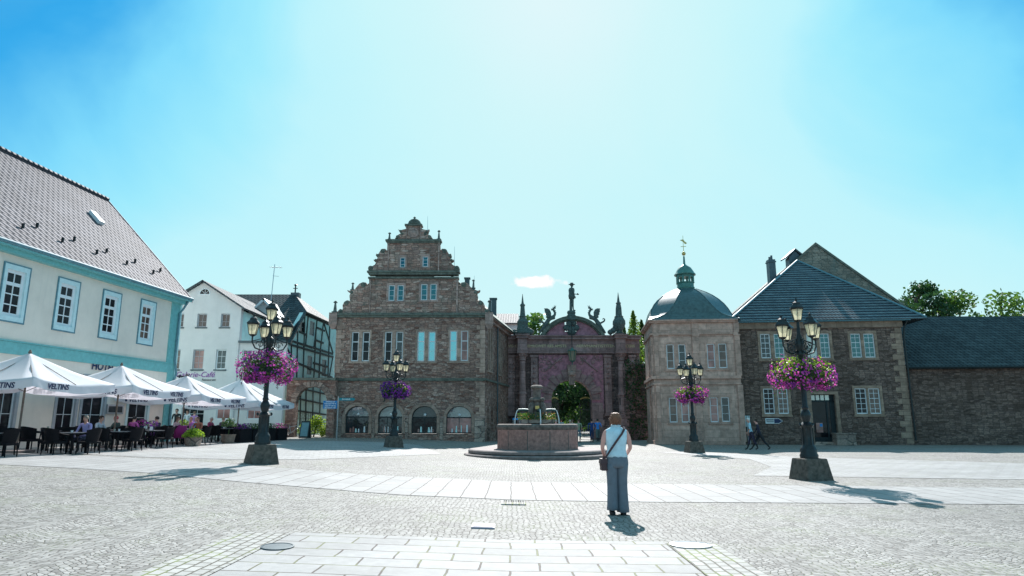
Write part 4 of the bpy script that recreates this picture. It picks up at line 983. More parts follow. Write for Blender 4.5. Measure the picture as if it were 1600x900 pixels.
e.prism(o1 + o2[::-1], -.45, .5); o3, o4 = arcp(Rr - .3, a_ * .96, 24), arcp(Rr - .42, a_ * .96, 24); e.prism(o3 + o4[::-1], -.25, .4)
e.build('pediment_moulding', M['green_trim'], gate)
e = MB()
for x, y, r in ((700, 520, .3), (745, 530, .34), (790, 520, .3), (725, 480, .3), (770, 480, .25), (745, 450, .36), (735, 560, .3), (760, 560, .3)):
    c_ = A1(x, y); e.lathe([(.05, -r), (r * .7, -r * .6), (r, 0), (r * .7, r * .6), (.05, r)], (c_[0], -.15, c_[1]), 10, sy=.6)
e.build('armorial_carving', M['statue'], gate, smooth=True)
c_ = A1(745, 400); e = MB(); z0_ = A1(745, 425)[1]; z1_ = A1(745, 372)[1]; rr_ = (A1(780, 400)[0] - A1(700, 400)[0]) / 2
e.box(c_[0] - rr_ * .8, c_[0] + rr_ * .8, -.55, .25, z0_ - .3, z0_); e.lathe([(rr_, 0), (rr_ * 1.05, .12), (rr_ * .8, .2), (rr_ * .95, (z1_ - z0_) * .7), (rr_ * .8, z1_ - z0_)], (c_[0], -.15, z0_), 12)
e.build('statue_pedestal', M['statue'], gate)
for x, s_, yt in ((318, 1, 228), (1162, 1, 215)):
    p0 = A1(x, 578); p1 = A1(x, yt); H_ = p1[1] - p0[1]; e = MB()
    if x > 700: prof = [(.35, 0), (.42, .1), (.25, .2), (.45, .5), (.6, .9), (.58, 1.2), (.4, 1.5), (.42, 1.6), (.3, 1.7), (.27, H_ * .62), (.2, H_ * .72), (.26, H_ * .74), (.13, H_ * .77), (.015, H_)]
    else: prof = [(.75, 0), (.78, .15), (.6, .25), (.5, .8), (.55, 1.1), (.34, 1.4), (.3, 1.5), (.36, 1.6), (.26, 1.7), (.2, H_ * .66), (.22, H_ * .7), (.26, H_ * .72), (.12, H_ * .76), (.015, H_)]
    e.lathe(prof, (p0[0], -.4, p0[1]), 8, ph=.5); e.build('obelisk', M['statue'], gate)
e = MB()
for x, y, r in ((1085, 560, .28), (1110, 545, .3), (1125, 520, .24), (385, 560, .35), (250, 560, .3), (365, 540, .25)):
    c_ = A1(x, y); e.lathe([(.05, -r), (r * .8, -r * .5), (r, 0), (r * .8, r * .5), (.05, r)], (c_[0], -.3, c_[1]), 10)
e.build('scroll_ornament', M['statue'], gate, smooth=True)

# --- hanging lantern on its wire bracket in front of the arch
lx = A1(745, 700)[0]; zl = A1(745, 770)[1]
lan = thing('hanging_lantern', 'dark green lantern hanging on an iron rod in front of the gate arch', 'lantern', (FG.o.x + lx, GY - .9, zl))
e = MB(); zt = A1(745, 480)[1] - zl
e.tube((0, 0, .6), (0, 0, zt), .035, n=6); e.path([(0, 0, zt - 1.1), (-.4, .2, zt - .9), (-.62, .3, zt - .6)], .025, 5); e.path([(0, 0, zt - 1.1), (.4, .2, zt - .9), (.62, .3, zt - .6)], .025, 5)
e.tube((0, 0, zt), (0, .8, zt + .1), .03, n=6); e.build('rod', M['iron'], lan)
e = MB(); e.lathe([(.04, .72), (.12, .6), (.2, .55), (.45, .42), (.42, .38)], (0, 0, 0), 6); e.lathe([(.24, -.5), (.26, -.46), (.05, -.62), (.03, -.85)], (0, 0, 0), 6)
for k in range(6):
    q = 2 * pi * k / 6; e.tube((.38 * cos(q), .38 * sin(q), .4), (.24 * cos(q), .24 * sin(q), -.48), .028, n=4)
e.build('lantern_frame', M['patina'], lan)
MB().lathe([(.22, -.46), (.36, .38)], (0, 0, 0), 6).build('lantern_glass', M['frost'], lan)

# --- wrought-iron gate leaves standing open in the arch
gx = FG.o.x
def leaf(px, ang, label):
    t = thing('iron_gate_leaf', label, 'gate', (px, GY + 1.1, 0), ang); e = MB(); Wd = arr * .98; H = 3.9
    for z in (.15, 1.1, 2.6): e.box(0, Wd, -.02, .02, z, z + .05)
    e.box(0, .06, -.03, .03, .05, H); e.box(Wd - .05, Wd, -.025, .025, .05, H - .6)
    t2 = MB()
    for k in range(1, 13):
        x = Wd * k / 13; zt = H - .7 + .5 * sin(pi * k / 13 * .5 + .8)
        e.tube((x, 0, .08), (x, 0, zt), .014, n=5); t2.lathe([(.01, -.03), (.026, 0), (.005, .12)], (x, 0, zt), 6)
    for k in range(6):
        x = Wd * (k + .5) / 6; e.path([(x + .11 * cos(a * .6), 0, .62 + .11 * sin(a * .6)) for a in range(11)], .012, 4)
    e.build('bars', M['iron'], t); t2.build('gilt_tips', M['gold'], t)
leaf(gx + al, radians(62), 'left leaf of the wrought-iron palace gate, standing open')
leaf(gx + ar, radians(180 - 62), 'right leaf of the wrought-iron palace gate, beside the people in blue')

# ================================================================== skin figures (people, statues, beasts)
def skin_mesh(name, nodes, edges, root=0, sub=2):
    me = bpy.data.meshes.new(name); bm = bmesh.new(); ly = bm.verts.layers.skin.verify()
    vs = [bm.verts.new(n[0]) for n in nodes]
    for a, b_ in edges: bm.edges.new((vs[a], vs[b_]))
    for v, n in zip(vs, nodes):
        r = n[1]; v[ly].radius = (r, r) if not hasattr(r, '__len__') else r; v[ly].use_root = False
    vs[root][ly].use_root = True
    bm.to_mesh(me); bm.free()
    o = bpy.data.objects.new(name, me); COL.objects.link(o)
    md = o.modifiers.new('skin', 'SKIN'); md.use_smooth_shade = True; md.branch_smoothing = .6
    if sub: s = o.modifiers.new('sub', 'SUBSURF'); s.levels = sub; s.render_levels = sub
    bpy.context.view_layer.update(); dg = bpy.context.evaluated_depsgraph_get()
    m2 = bpy.data.meshes.new_from_object(o.evaluated_get(dg)); m2.name = name
    bpy.data.objects.remove(o); bpy.data.meshes.remove(me)
    m2.polygons.foreach_set('use_smooth', [True] * len(m2.polygons))
    return m2
SKINC = [M.setdefault('skin%d' % i, plain('skin_tone', c, .55, var=.05)) for i, c in enumerate(((.74, .37, .31), (.6, .31, .24)))]
def cloth(c, nm='cloth'):
    k = 'cloth' + str(tuple(round(x, 3) for x in c))
    if k not in M: M[k] = plain(nm, c, .85, var=.12, scale=9, bump=.2)
    return M[k]
def human(parent, h=1.7, pose='stand', shirt=(.3, .5, .7), trousers=(.05, .06, .08), hair=(.06, .035, .02), shoes=(.03, .03, .03), sleeves='short', stride=0.0, skirt=False, hairlen=0, lean=0.0, arms=(0, 0), female=False, hat=None, fwd=1, stone=None, turn=0, arm_pose=None):
    """one continuous body; local frame: faces +y, feet at z=0 (seat height .46 if sitting)"""
    s = h / 1.7
    sh = .175 if female else .2; hp_ = .095
    N = []; E = []; tagm = []
    def nd(p, r, t, frm=None):
        x, y, z = p; y += lean * max(0, z - .85); N.append(((x * s, y * s, z * s), (r * s if not hasattr(r, '__len__') else (r[0] * s, r[1] * s)))); tagm.append(t)
        if frm is not None: E.append((frm, len(N) - 1))
        return len(N) - 1
    sit = pose == 'sit'
    z0 = -.38 if sit else 0
    pel = nd((0, 0, .93 + z0), (.145, .105), 'T')
    wst = nd((0, .0, 1.08 + z0), (.13 if not female else .12, .095), 'S', pel)
    chs = nd((0, 0, 1.27 + z0), (.155, .11), 'S', wst)
    upc = nd((0, -.005, 1.40 + z0), (.11, .09), 'S', chs)
    nk = nd((0, .0, 1.49 + z0), .054, 'K', upc)
    h1 = nd((0, .03, 1.56 + z0), (.066, .08), 'K', nk); h2 = nd((0, .025, 1.625 + z0), (.074, .094), 'K', h1); h3 = nd((0, .015, 1.675 + z0), (.06, .076), 'K', h2)
    for sg in (-1, 1):
        st = stride * sg
        hj = nd((sg * hp_, 0, .88 + z0), .1, 'T', pel)
        if sit:
            k = nd((sg * .13, .42, .52), .062, 'T', hj); m_ = nd((sg * .13, .45, .28), .052, 'T', k); a = nd((sg * .13, .43, .09), .04, 'F', m_); nd((sg * .14, .55, .04), .036, 'F', a)
        else:
            th_ = nd((sg * hp_, st * .22, .7), .088, 'T', hj)
            k = nd((sg * .09, st * .45 + (.04 if st < 0 else 0), .48), .06, 'T', th_); cf = nd((sg * .09, st * .62 - .01, .32), .054, 'T', k)
            lift = .1 * abs(st) if st < 0 else 0
            a = nd((sg * .09, st * .9 - .01, .085 + lift), .038, 'F', cf); nd((sg * .11, st * .9 + .13, .035 + lift * .4), .036, 'F', a)
        ap = arms[0 if sg < 0 else 1]
        S_ = nd((sg * sh, -.01, 1.405 + z0), .058, 'S', upc)
        ua = nd((sg * (sh + .05), -.01 + .12 * ap, 1.27 + z0), .048, 'U', S_)
        el = nd((sg * (sh + .075), -.01 + .25 * ap, 1.13 + z0 + .05 * ap), .037, 'U', ua)
        wx = sg * (sh + .06 - .1 * ap); wy = .06 + .42 * ap; wz = .89 + z0 + .3 * ap
        if arm_pose and sg in arm_pose: (wx, wy, wz) = arm_pose[sg]
        f_ = nd(((sg * (sh + .075) + wx) / 2, (-.01 + .25 * ap + wy) / 2, (1.13 + z0 + .05 * ap + wz) / 2), .033, 'A', el)
        wr = nd((wx, wy, wz), .024, 'A', f_)
        d = Vector((wx - sg * (sh + .075), wy - (-.01 + .25 * ap), wz - (1.13 + z0))).normalized()
        pm = nd(Vector((wx, wy, wz)) + d * .06, (.022, .034), 'A', wr)
        side = Vector((0, 1, 0)) if abs(d.y) < .7 else Vector((0, 0, 1)); side = (side - d * side.dot(d)).normalized(); inn = Vector((-sg, 0, 0))
        base = Vector((wx, wy, wz)) + d * .06
        for q, L in ((-.027, .062), (-.009, .075), (.009, .08), (.027, .07)):
            r1 = nd(base + d * .035 + side * q, .0095, 'A', pm); r2 = nd(base + d * (.035 + L * .5) + side * q * 1.1 + inn * .008, .0088, 'A', r1); nd(base + d * (.03 + L * .9) + side * q * 1.1 + inn * .028, .008, 'A', r2)
        t1_ = nd(base - d * .02 + side * .04 + inn * .01, .011, 'A', pm); nd(base + d * .025 + side * .052 + inn * .022, .0095, 'A', t1_)
    me = skin_mesh('body', N, E, sub=2 if h > 0 else 1)
    sk = stone or SKINC[0 if female else 1]
    mats = [sk, stone or cloth(shirt), stone or cloth(trousers), stone or cloth(shoes)]
    for m_ in mats: me.materials.append(m_)
    seg = [(Vector(N[a][0]), Vector(N[b_][0]), tagm[b_]) for a, b_ in E]
    P = [0] * len(me.polygons)
    for i, p in enumerate(me.polygons):
        c = p.center; best = None; bd = 1e9
        for a, b_, t in seg:
            ab = b_ - a; t_ = max(0, min(1, (c - a).dot(ab) / ab.length_squared)); d_ = (c - a - ab * t_).length
            if d_ < bd: bd = d_; best = t
        P[i] = {'K': 0, 'S': 1, 'T': 2, 'F': 3, 'A': 1 if sleeves == 'long' else 0, 'U': 0 if sleeves == 'none' else 1}[best]
    me.polygons.foreach_set('material_index', P)
    b = bpy.data.objects.new('body', me); COL.objects.link(b); b.parent = parent
    # face: nose, ears, eyes, mouth sit on the one head
    hz_ = 1.625 + z0; ly_ = lean * (hz_ - .85)
    f = MB(); fy = .118
    f.add([((-.014) * s, (fy - .008 + ly_) * s, (hz_ - .03) * s), (.014 * s, (fy - .008 + ly_) * s, (hz_ - .03) * s), (0, (fy + .022 + ly_) * s, (hz_ - .028) * s), (0, (fy + ly_) * s, (hz_ + .02) * s)], [(0, 1, 2), (0, 2, 3), (1, 3, 2), (0, 3, 1)], 0)
    for sg in (-1, 1):
        f.lathe([(.003 * s, -.03 * s), (.012 * s, -.01 * s), (.013 * s, .015 * s), (.003 * s, .03 * s)], (sg * .08 * s, (.02 + ly_) * s, hz_ * s), 6, 0)
        f.lathe([(.001, -.006 * s), (.009 * s, 0), (.001, .006 * s)], (sg * .03 * s, (fy - .006 + ly_) * s, (hz_ + .012) * s), 6, 1)
    f.box(-.022 * s, .022 * s, (fy - .014 + ly_) * s, (fy - .002 + ly_) * s, (hz_ - .062) * s, (hz_ - .052) * s, 2)
    f.build('face', [sk, stone or cloth((.03, .03, .03)), stone or cloth((.4, .12, .1))], parent, smooth=False)
    # hair cap
    if hair is not None:
        hb = MB(); n1, n2 = 18, 9; random.seed(int(h * 1000))
        vs = []; fs = []
        for i in range(n2 + 1):
            el_ = pi / 2 - i * (pi / 2 + .55 + hairlen) / n2
            for k in range(n1):
                az = 2 * pi * k / n1; fr = sin(az)
                e2 = el_ if fr < .35 else max(el_, .35 + .25 * (fr - .35))
                rr = 1 + .05 * (random.random() - .5)
                ce, se = cos(e2), sin(e2)
                if e2 < -.6: ce = cos(-.6) * .95
                vs.append(((.088 * rr * ce * cos(az)) * s, (.012 + ly_ + .106 * rr * ce * sin(az)) * s, (hz_ + .018 + .1 * rr * se - (.25 * max(0, -e2 - .6))) * s))
        for i in range(n2):
            for k in range(n1): fs.append((i * n1 + k, i * n1 + (k + 1) % n1, (i + 1) * n1 + (k + 1) % n1, (i + 1) * n1 + k))
        hb.add(vs, fs); hb.build('hair', stone or cloth(hair, 'hair'), parent, smooth=True)
    if hat:
        q = MB(); q.lathe([(.2 * s, -.01), (.2 * s, .01), (.1 * s, .02), (.095 * s, .1 * s), (.05 * s, .12 * s), (.01, .12 * s)], (0, (.02 + ly_) * s, (hz_ + .055) * s), 16); q.build('hat', stone or cloth(hat), parent, autos=50)
    return b
# statue on the pediment
sx = A1(750, 372)
stt = thing('rooftop_statue', 'weathered green stone figure with a plumed hat on top of the gate pediment', 'statue', (FG.o.x + sx[0], GY - .15, sx[1] - .05), radians(-75))
Hs = A1(750, 128)[1] - sx[1]
human(stt, h=Hs * .98, shirt=(.1,) * 3, stone=M['statue'], sleeves='long', arms=(.75, .1), stride=.08, hat=(.1,) * 3)
e = MB(); k_ = Hs / 1.7
e.lathe([(.17, .75), (.2, .95), (.17, 1.1), (.19, 1.3), (.15, 1.42)], (0, 0, 0), 12); e.v = [p * k_ for p in e.v]; e.build('coat', M['statue'], stt, smooth=True)
e = MB(); e.taper(0, -.1, -.05, .75 * k_ * .9, .26, .2, .2, .16); e.build('tree_stump', M['statue'], stt)
e = MB(); e.lathe([(.02, -.09), (.1, 0), (.02, .09)], (-.12 * k_, .42 * k_, 1.1 * k_), 8); e.build('held_ball', M['statue'], stt, smooth=True)
# dragons
def dragon(x0, flip, label):
    c0 = A1(x0, 575)
    t = thing('stone_dragon', label, 'statue', (FG.o.x + c0[0], GY - .1, ztop))
    k = 1.0
    def P(x, y):  # picture coordinates of the right-hand dragon
        p = A1(x, y); return ((p[0] - A1(970, 575)[0]) * flip, 0, p[1] - ztop)
    N = [(P(985, 490), .26), (P(960, 440), .26), (P(925, 430), .2), (P(900, 410), .15), (P(902, 385), .11), (P(912, 365), .12), (P(922, 357), .08), (P(936, 355), .05),
         (P(1005, 520), .24), (P(1030, 545), .12), (P(1045, 570), .1), (P(1000, 560), .12), (P(975, 490), .14), (P(955, 510), .1), (P(945, 530), .08), (P(910, 440), .1), (P(900, 430), .07)]
    N += [(P(1000, 480), .1), (P(1018, 470), .09), (P(1035, 460), .08), (P(1038, 445), .07), (P(1026, 437), .055), (P(1018, 447), .04)]
    E = [(0, 1), (1, 2), (2, 3), (3, 4), (4, 5), (5, 6), (6, 7), (0, 8), (8, 9), (9, 10), (8, 11), (0, 12), (12, 13), (13, 14), (2, 15), (15, 16), (0, 17), (17, 18), (18, 19), (19, 20), (20, 21), (21, 22)]
    me = skin_mesh('body', N, E); me.materials.append(M['statue']); o = bpy.data.objects.new('body', me); COL.objects.link(o); o.parent = t
    wg = [P(940, 420), P(938, 385), P(950, 362), P(968, 352), P(998, 353), P(988, 364), P(995, 375), P(985, 383), (P(990, 398)), P(978, 405), P(982, 425), P(965, 432)]
    w2 = MB(); w2.prism([(p[0], p[2]) for p in wg], -.22, -.14); w2.prism([(p[0] + .05, p[2] - .03) for p in wg], .16, .22); w2.build('wings', M['statue'], t)
    sp = MB()
    for a, b2 in (((905, 372), (893, 366)), ((900, 352), (896, 336)), ((908, 350), (904, 322)), ((915, 352), (918, 335)), ((898, 385), (888, 385)), ((900, 345), (890, 322))):
        p, q = P(*a), P(*b2); sp.tube(p, q, .07, .012, 5)
    p = P(915, 356); sp.lathe([(.03, -.12), (.14, 0), (.03, .12)], p, 8)
    sp.tube(P(922, 362), P(936, 366), .05, .02, 5)
    sp.build('horns', M['statue'], t)
dragon(970, 1, 'winged stone dragon crouching right of the statue, above the gate')
dragon(540, -1, 'winged stone dragon crouching left of the statue, above the gate')

# ================================================================== pavilion with the dome
PRZ = -6.0
px0, py0 = at(1022, 600, 47.6)[0], 47.6
FP = Facade(px0, py0, PRZ); pp_ = FP.hit
pav = thing('corner_pavilion', 'square two-storey sandstone pavilion with a grey-green bell-shaped dome and lantern', 'building', (px0, py0, 0), radians(PRZ))
PW = pp_(1158, 600)[0]; PD = PW
B4 = lambda x, y: pp_(990 + x / 4.737, 520 + y / 4.737)
zpc = pp_(1090, 503)[1]; zps = B4(470, 330)[1]; zpf = pp_(1090, 523)[1]
pwin = [prect(243, 303, 82, 268, B4), prect(332, 390, 82, 264, B4), prect(543, 606, 78, 262, B4), prect(628, 694, 76, 262, B4)]
pwl = [prect(263, 326, 478, 665, B4), prect(352, 414, 478, 665, B4), prect(565, 630, 475, 663, B4), prect(650, 714, 473, 660, B4)]
MB().panel(rect(0, PW, -.3, zpc), [rect(*h) for h in pwin + pwl], 0, .5).build('front_wall', M['pavil'], pav)
LS = Matrix.Translation((0, PD, 0)) @ Matrix.Rotation(radians(-90), 4, 'Z')      # left side wall, seen from the gate
lsw = [(PD - 2.9, PD - 2.3, pwin[0][2], pwin[0][3]), (PD - 2.0, PD - 1.4, pwin[0][2], pwin[0][3]), (PD - 2.9, PD - 2.3, pwl[0][2], pwl[0][3]), (PD - 2.0, PD - 1.4, pwl[0][2], pwl[0][3])]
MB(LS).panel(rect(0, PD - .003, -.3, zpc), [rect(*h) for h in lsw], .003, .5).build('side_wall', M['pavil'], pav)
MB().box(PW - .5, PW - .003, .51, PD, -.3, zpc - .01).build('side_wall', M['pavil'], pav)
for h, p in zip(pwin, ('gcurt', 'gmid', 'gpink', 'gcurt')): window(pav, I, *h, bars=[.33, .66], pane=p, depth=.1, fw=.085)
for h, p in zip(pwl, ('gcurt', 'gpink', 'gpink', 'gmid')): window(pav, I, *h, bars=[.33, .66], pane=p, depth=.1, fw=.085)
for h in lsw: window(pav, LS, *h, bars=[.33, .66], pane='gdark', depth=.13, fw=.055)
for ws in (pwin, pwl):
    for k in (0, 2): surround(pav, I, ws[k:k + 2], .1, 'pavtrim', depth=.12)
for u0, u1 in ((1022.5, 1029), (1083, 1093), (1149, 1157.5)):
    e = MB()
    a, b_ = pp_(u0, 560)[0], pp_(u1, 560)[0]; e.box(a, b_, -.1, .02, zps + .1, zpf - .1); e.box(a - .05, b_ + .05, -.14, .03, zpf - .1, zpf); e.box(a, b_, -.09, .02, zpf + .14, zpc - .05)
    e.box(a, b_, -.1, .02, .2, zps - .55)
    e.build('pilaster', M['pavtrim'], pav)
for u0, u1 in ((0, .32), (2.3, 2.6)):
    e2 = MB(LS); e2.box(PD - .36 - u0, PD - .02 - u0, -.1, .02, .2, zps - .55); e2.box(PD - .36 - u0, PD - .02 - u0, -.1, .02, zps + .1, zpf - .1); e2.build('pilaster', M['pavtrim'], pav)
for z0, z1, d in ((zps - .1, zps + .1, .16), (zps - .5, zps - .4, .1), (zpf, zpf + .14, .14), (zpc - .05, zpc + .06, .2), (zpc + .06, zpc + .16, .3), (-.3, .25, .12)):
    e = MB(); e.box(-d, PW + .01, -d, .02, z0, z1); e.box(-d, .02, .02, PD, z0, z1); e.build('cornice' if z0 > 0 else 'plinth', M['pavtrim'], pav)
# dome: square at the eaves, octagonal above, bell-shaped flare
cxp, cyp = PW / 2, PD / 2
zd0 = zpc + .16; R0 = PW / 2 + .3
def ph(v): return at((1068), v, py0 + PD / 2)[1]
Hd = ph(454) - zd0
prof = [(0, 1.0, 1.0), (.03, .97, .92), (.08, .93, .80), (.15, .90, .68), (.25, .88, .58), (.38, .845, .50), (.52, .78, .45), (.66, .68, .425), (.78, .56, .42), (.88, .43, .415), (.95, .31, .414), (1.0, .22, .414)]
vs = []; fs = []
for f_, d_, k_ in prof:
    z = zd0 + Hd * f_; d = R0 * d_; a = d * k_
    for (x, y) in ((a, -d), (d, -a), (d, a), (a, d), (-a, d), (-d, a), (-d, -a), (-a, -d)): vs.append((cxp + x, cyp + y, z))
for i in range(len(prof) - 1):
    for k in range(8): fs.append((i * 8 + k, i * 8 + (k + 1) % 8, (i + 1) * 8 + (k + 1) % 8, (i + 1) * 8 + k))
fs.append(tuple(range(len(vs) - 8, len(vs)))); fs.append(tuple(range(7, -1, -1)))
e = MB(); e.add(vs, fs); dome = e.build('dome', M['copper'], pav, autos=22)
e = MB()
for k in range(8): e.path([vs[i * 8 + k] for i in range(1, len(prof))], .035, 5)
e.build('dome_ribs', M['copper'], dome)
zl0 = zd0 + Hd; zl1 = ph(432); rl = (at(1083, 440, py0 + PD / 2)[0] - at(1057, 440, py0 + PD / 2)[0]) / 2
e = MB(); e.lathe([(rl * 1.05, 0), (rl * 1.1, .12), (rl, .2), (rl, .45), (rl * 1.12, .5), (rl * 1.05, .55)], (cxp, cyp, zl0), 8, ph=.5)
for k in range(8):
    q = 2 * pi * (k + .5) / 8; e.tube((cxp + rl * .95 * cos(q), cyp + rl * .95 * sin(q), zl0 + .5), (cxp + rl * .95 * cos(q), cyp + rl * .95 * sin(q), zl1), .085, n=6)
e.lathe([(rl * 1.02, zl1 - .18), (rl * 1.05, zl1)], (cxp, cyp, 0), 8, ph=.5)
lant = e.build('cupola', M['patina'], pav)
zcp = ph(416); e = MB(); e.lathe([(rl * 1.25, 0), (rl * 1.28, .06), (rl * 1.1, .2), (rl * 1.0, (zcp - zl1) * .4), (rl * .75, (zcp - zl1) * .72), (rl * .35, (zcp - zl1) * .95), (.09, (zcp - zl1) * 1.1), (.06, ph(402) - zl1)], (cxp, cyp, zl1), 16)
e.build('cupola_cap', M['patina'], pav, autos=40)
zb_ = ph(398); e = MB(); e.lathe([(.02, -.16), (.11, -.12), (.16, 0), (.11, .12), (.02, .16)], (cxp, cyp, zb_), 12); e.build('gilt_ball', M['gold'], pav, smooth=True)
e = MB(); zv = ph(370); e.tube((cxp, cyp, zb_ + .1), (cxp, cyp, zv), .025, .015, 5); e.prism([(cxp - .25, zv - .35), (cxp + .0, zv - .5), (cxp + .14, zv - .7), (cxp + .3, zv - .62), (cxp + .1, zv - .45), (cxp + .02, zv - .3)], cyp - .012, cyp + .012); e.box(cxp - .2, cxp + .2, cyp - .01, cyp + .01, zv - .9, zv - .86)
e.build('weather_vane', M['gold'], pav)

# ================================================================== long wing on the right
qx, qy = FP.o.x + FP.d.x * (PW + .02) + sin(radians(6)) * .7, FP.o.y + FP.d.y * (PW + .02) + cos(radians(6)) * .7
FR = Facade(qx, qy, PRZ); rp_ = FR.hit
wing = thing('stone_wing', 'two-storey brown rubble stone wing with a hipped dark slate-coloured tile roof', 'building', (qx, qy, 0), radians(PRZ))
WL = rp_(1417, 600)[0]
B6 = lambda x, y: rp_(1130 + x / 4.5, 520 + y / 4.5)
zwe = rp_(1290, 502)[1]
wu = [prect(262, 335, 5, 180, B6), prect(358, 430, 5, 178, B6), prect(588, 660, 2, 178, B6), prect(680, 752, 2, 177, B6), prect(897, 973, 3, 175, B6), prect(990, 1068, 3, 175, B6)]
wlw = [prect(284, 362, 390, 571, B6), prect(384, 460, 392, 571, B6), prect(930, 1014, 388, 571, B6), prect(1026, 1108, 388, 571, B6)]
dr = (B6(628, 600)[0], B6(800, 600)[0], .05, B6(700, 432)[1])
MB().panel(rect(0, WL, -.3, zwe), [rect(*h) for h in wu + wlw + [dr]], 0, .5).build('front_wall', M['wing'], wing)
for h, p in zip(wu, ('gmid', 'gteal', 'glit', 'gteal', 'gteal', 'gteal')): window(wing, I, *h, bars=[(.62, .04), .2, .41, .82], nx=2, pane=p, depth=.08, fw=.085, bw=.028)
for h, p in zip(wlw, ('gdark', 'gcurt', 'gdark', 'gcurt')): window(wing, I, *h, bars=[.2, .4, (.6, .035), .8], nx=2, pane=p, depth=.08, fw=.085, bw=.028)
for ws in (wu[:2], wu[2:4], wu[4:], wlw[:2], wlw[2:]): surround(wing, I, ws, .16, 'wingquoin', depth=.09)
e = MB(); e.panel(rect(dr[0] - .25, dr[1] + .22, 0, dr[3] + .2), [rect(dr[0] + .01, dr[1] - .01, .02, dr[3] - .01)], -.05, .15); e.build('door_surround', M['wingquoin'], wing)
dz = B6(690, 478)[1]; dm = dr[0] + (dr[1] - dr[0]) * .68
e = MB(); e.box(dr[0], dr[1], .3, .36, dz - .07, dz + .05); e.box(dr[0], dr[0] + .1, .3, .38, .05, dr[3]); e.box(dr[1] - .3, dr[1], .3, .38, .05, dr[3]); e.box(dm - .05, dm + .05, .29, .38, .05, dz); e.box(dr[0] + .1, dr[1] - .3, .301, .359, .05, .5)
for k in range(1, 4): x = dr[0] + .1 + (dr[1] - dr[0] - .4) * k / 4; e.box(x - .03, x + .03, .305, .355, dz + .05, dr[3])
dd_ = e.build('door', M['timber'], wing)
e = MB(); e.box(dr[0] + .05, dr[1] - .05, .33, .34, dz + .05, dr[3] - .05); e.build('transom_pane', M['glit'], dd_)
e = MB(); e.box(dr[0] + .08, dr[1] - .2, .345, .35, .3, dz - .05); e.build('door_pane', M['gdark'], dd_)
pst = B6(690, 665); e = MB(); e.box(pst[0] - .25, pst[0] + .2, .27, .3, pst[1] - .35, pst[1] + .3); e.box(pst[0] + .0, pst[0] + .18, .262, .27, pst[1] + .05, pst[1] + .25, 1); e.build('door_poster', [M['gpink'], M['blue']], dd_)
e = MB(); e.box(dr[0] - .3, dr[1] + .3, -.9, .0, -.1, .1); e.box(dr[0] - .1, dr[1] + .1, -.55, .0, .1, .2); e.build('doorstep', M['base'], wing)
e = MB(); k = 0; z = .1
while z < zwe - .5: 
    L = .75 if k % 2 else .42; e.box(WL - L, WL + .03, -.03, .02, z, z + .36); z += .38; k += 1
e.build('quoins', M['wingquoin'], wing)
e = MB(); e.box(-.02, WL + .1, -.14, .02, zwe - .5, zwe - .06); e.build('frieze', M['wingquoin'], wing)
e = MB(); e.box(-.1, WL + .5, -.55, .05, zwe - .06, zwe + .06); e.build('eaves', M['slateblue'], wing)
MB().box(WL - .5, WL - .003, .51, 9.5, -.3, zwe - .01).build('side_wall', M['wing'], wing)
# hipped front roof and the tall old gable behind
sd = 7.2
FR2 = Facade(qx - sin(radians(PRZ)) * sd, qy + cos(radians(PRZ)) * sd, PRZ)
apx, apz = FR2.hit(1246, 408)
e0 = FR.hit(1139, 494)
el, er_ = e0[0] - .1, FR.hit(1441, 500)[0]
ez_ = zwe + .05
quad_roof(wing, [[(el, -.6, ez_), (er_, -.6, ez_), (apx, sd, apz)], [(el, -.6, ez_), (apx, sd, apz), (apx, sd + 4, apz), (el, sd + 4, ez_)], [(er_, -.6, ez_), (er_, sd + 4, ez_), (apx, sd + 4, apz), (apx, sd, apz)]], 'tile_wing', .12)
e = MB(); e.path([(el, -.62, ez_ + .06), (apx, sd, apz + .06)], .09, 6); e.path([(er_, -.62, ez_ + .06), (apx, sd, apz + .06)], .07, 6); e.build('hip_tiles', M['slateblue'], wing, autos=60)
gy_ = sd + 1.2
FR3 = Facade(qx - sin(radians(PRZ)) * gy_, qy + cos(radians(PRZ)) * gy_, PRZ)
g0, g1 = FR3.hit(1274, 381), FR3.hit(1443, 499)
sl_ = (g0[1] - g1[1]) / (g1[0] - g0[0])
gxl = g0[0] - (g1[0] - g0[0])
ob = thing('old_gabled_hall', 'large grey stone gable wall rising behind the hipped roof of the right-hand wing', 'building', (FR3.o.x, FR3.o.y, 0), radians(PRZ))
MB().prism([(gxl, -.2), (g1[0] + .3, -.2), (g1[0] + .3, g1[1] - .3), (g0[0], g0[1]), (gxl, g1[1])], 0, .6).build('gable_wall', M['greygable'], ob)
e = MB(); e.prism([(g0[0], g0[1] + .12), (g1[0] + .45, g1[1] - .3), (g1[0] + .45, g1[1] - .55), (g0[0], g0[1] - .1)], -.1, .7); e.prism([(g0[0] - .003, g0[1] + .12), (g0[0] - .003, g0[1] - .1), (gxl, g1[1] - .1), (gxl, g1[1] + .12)], -.1, .7); e.build('coping', M['green_trim'], ob)
quad_roof(ob, [[(gxl, .65, g1[1] - .2), (g0[0], .65, g0[1] - .1), (g0[0], 14, g0[1] - .1), (gxl, 14, g1[1] - .2)], [(g1[0] + .3, .65, g1[1] - .5), (g0[0], .65, g0[1] - .1), (g0[0], 14, g0[1] - .1), (g1[0] + .3, 14, g1[1] - .5)]], 'tile_dark', .12)
def chim(u0, u1, v0, v1, d, lab, cap):
    Yc = 48 + d; p, q = at(u0, v0, Yc), at(u1, v1, Yc)
    return p, q, Yc
p, q, Yc = chim(1201, 1214, 405, 440, 5, '', 0)
Wi = Matrix.Rotation(-radians(PRZ), 4, 'Z') @ Matrix.Translation((-qx, -qy, 0))
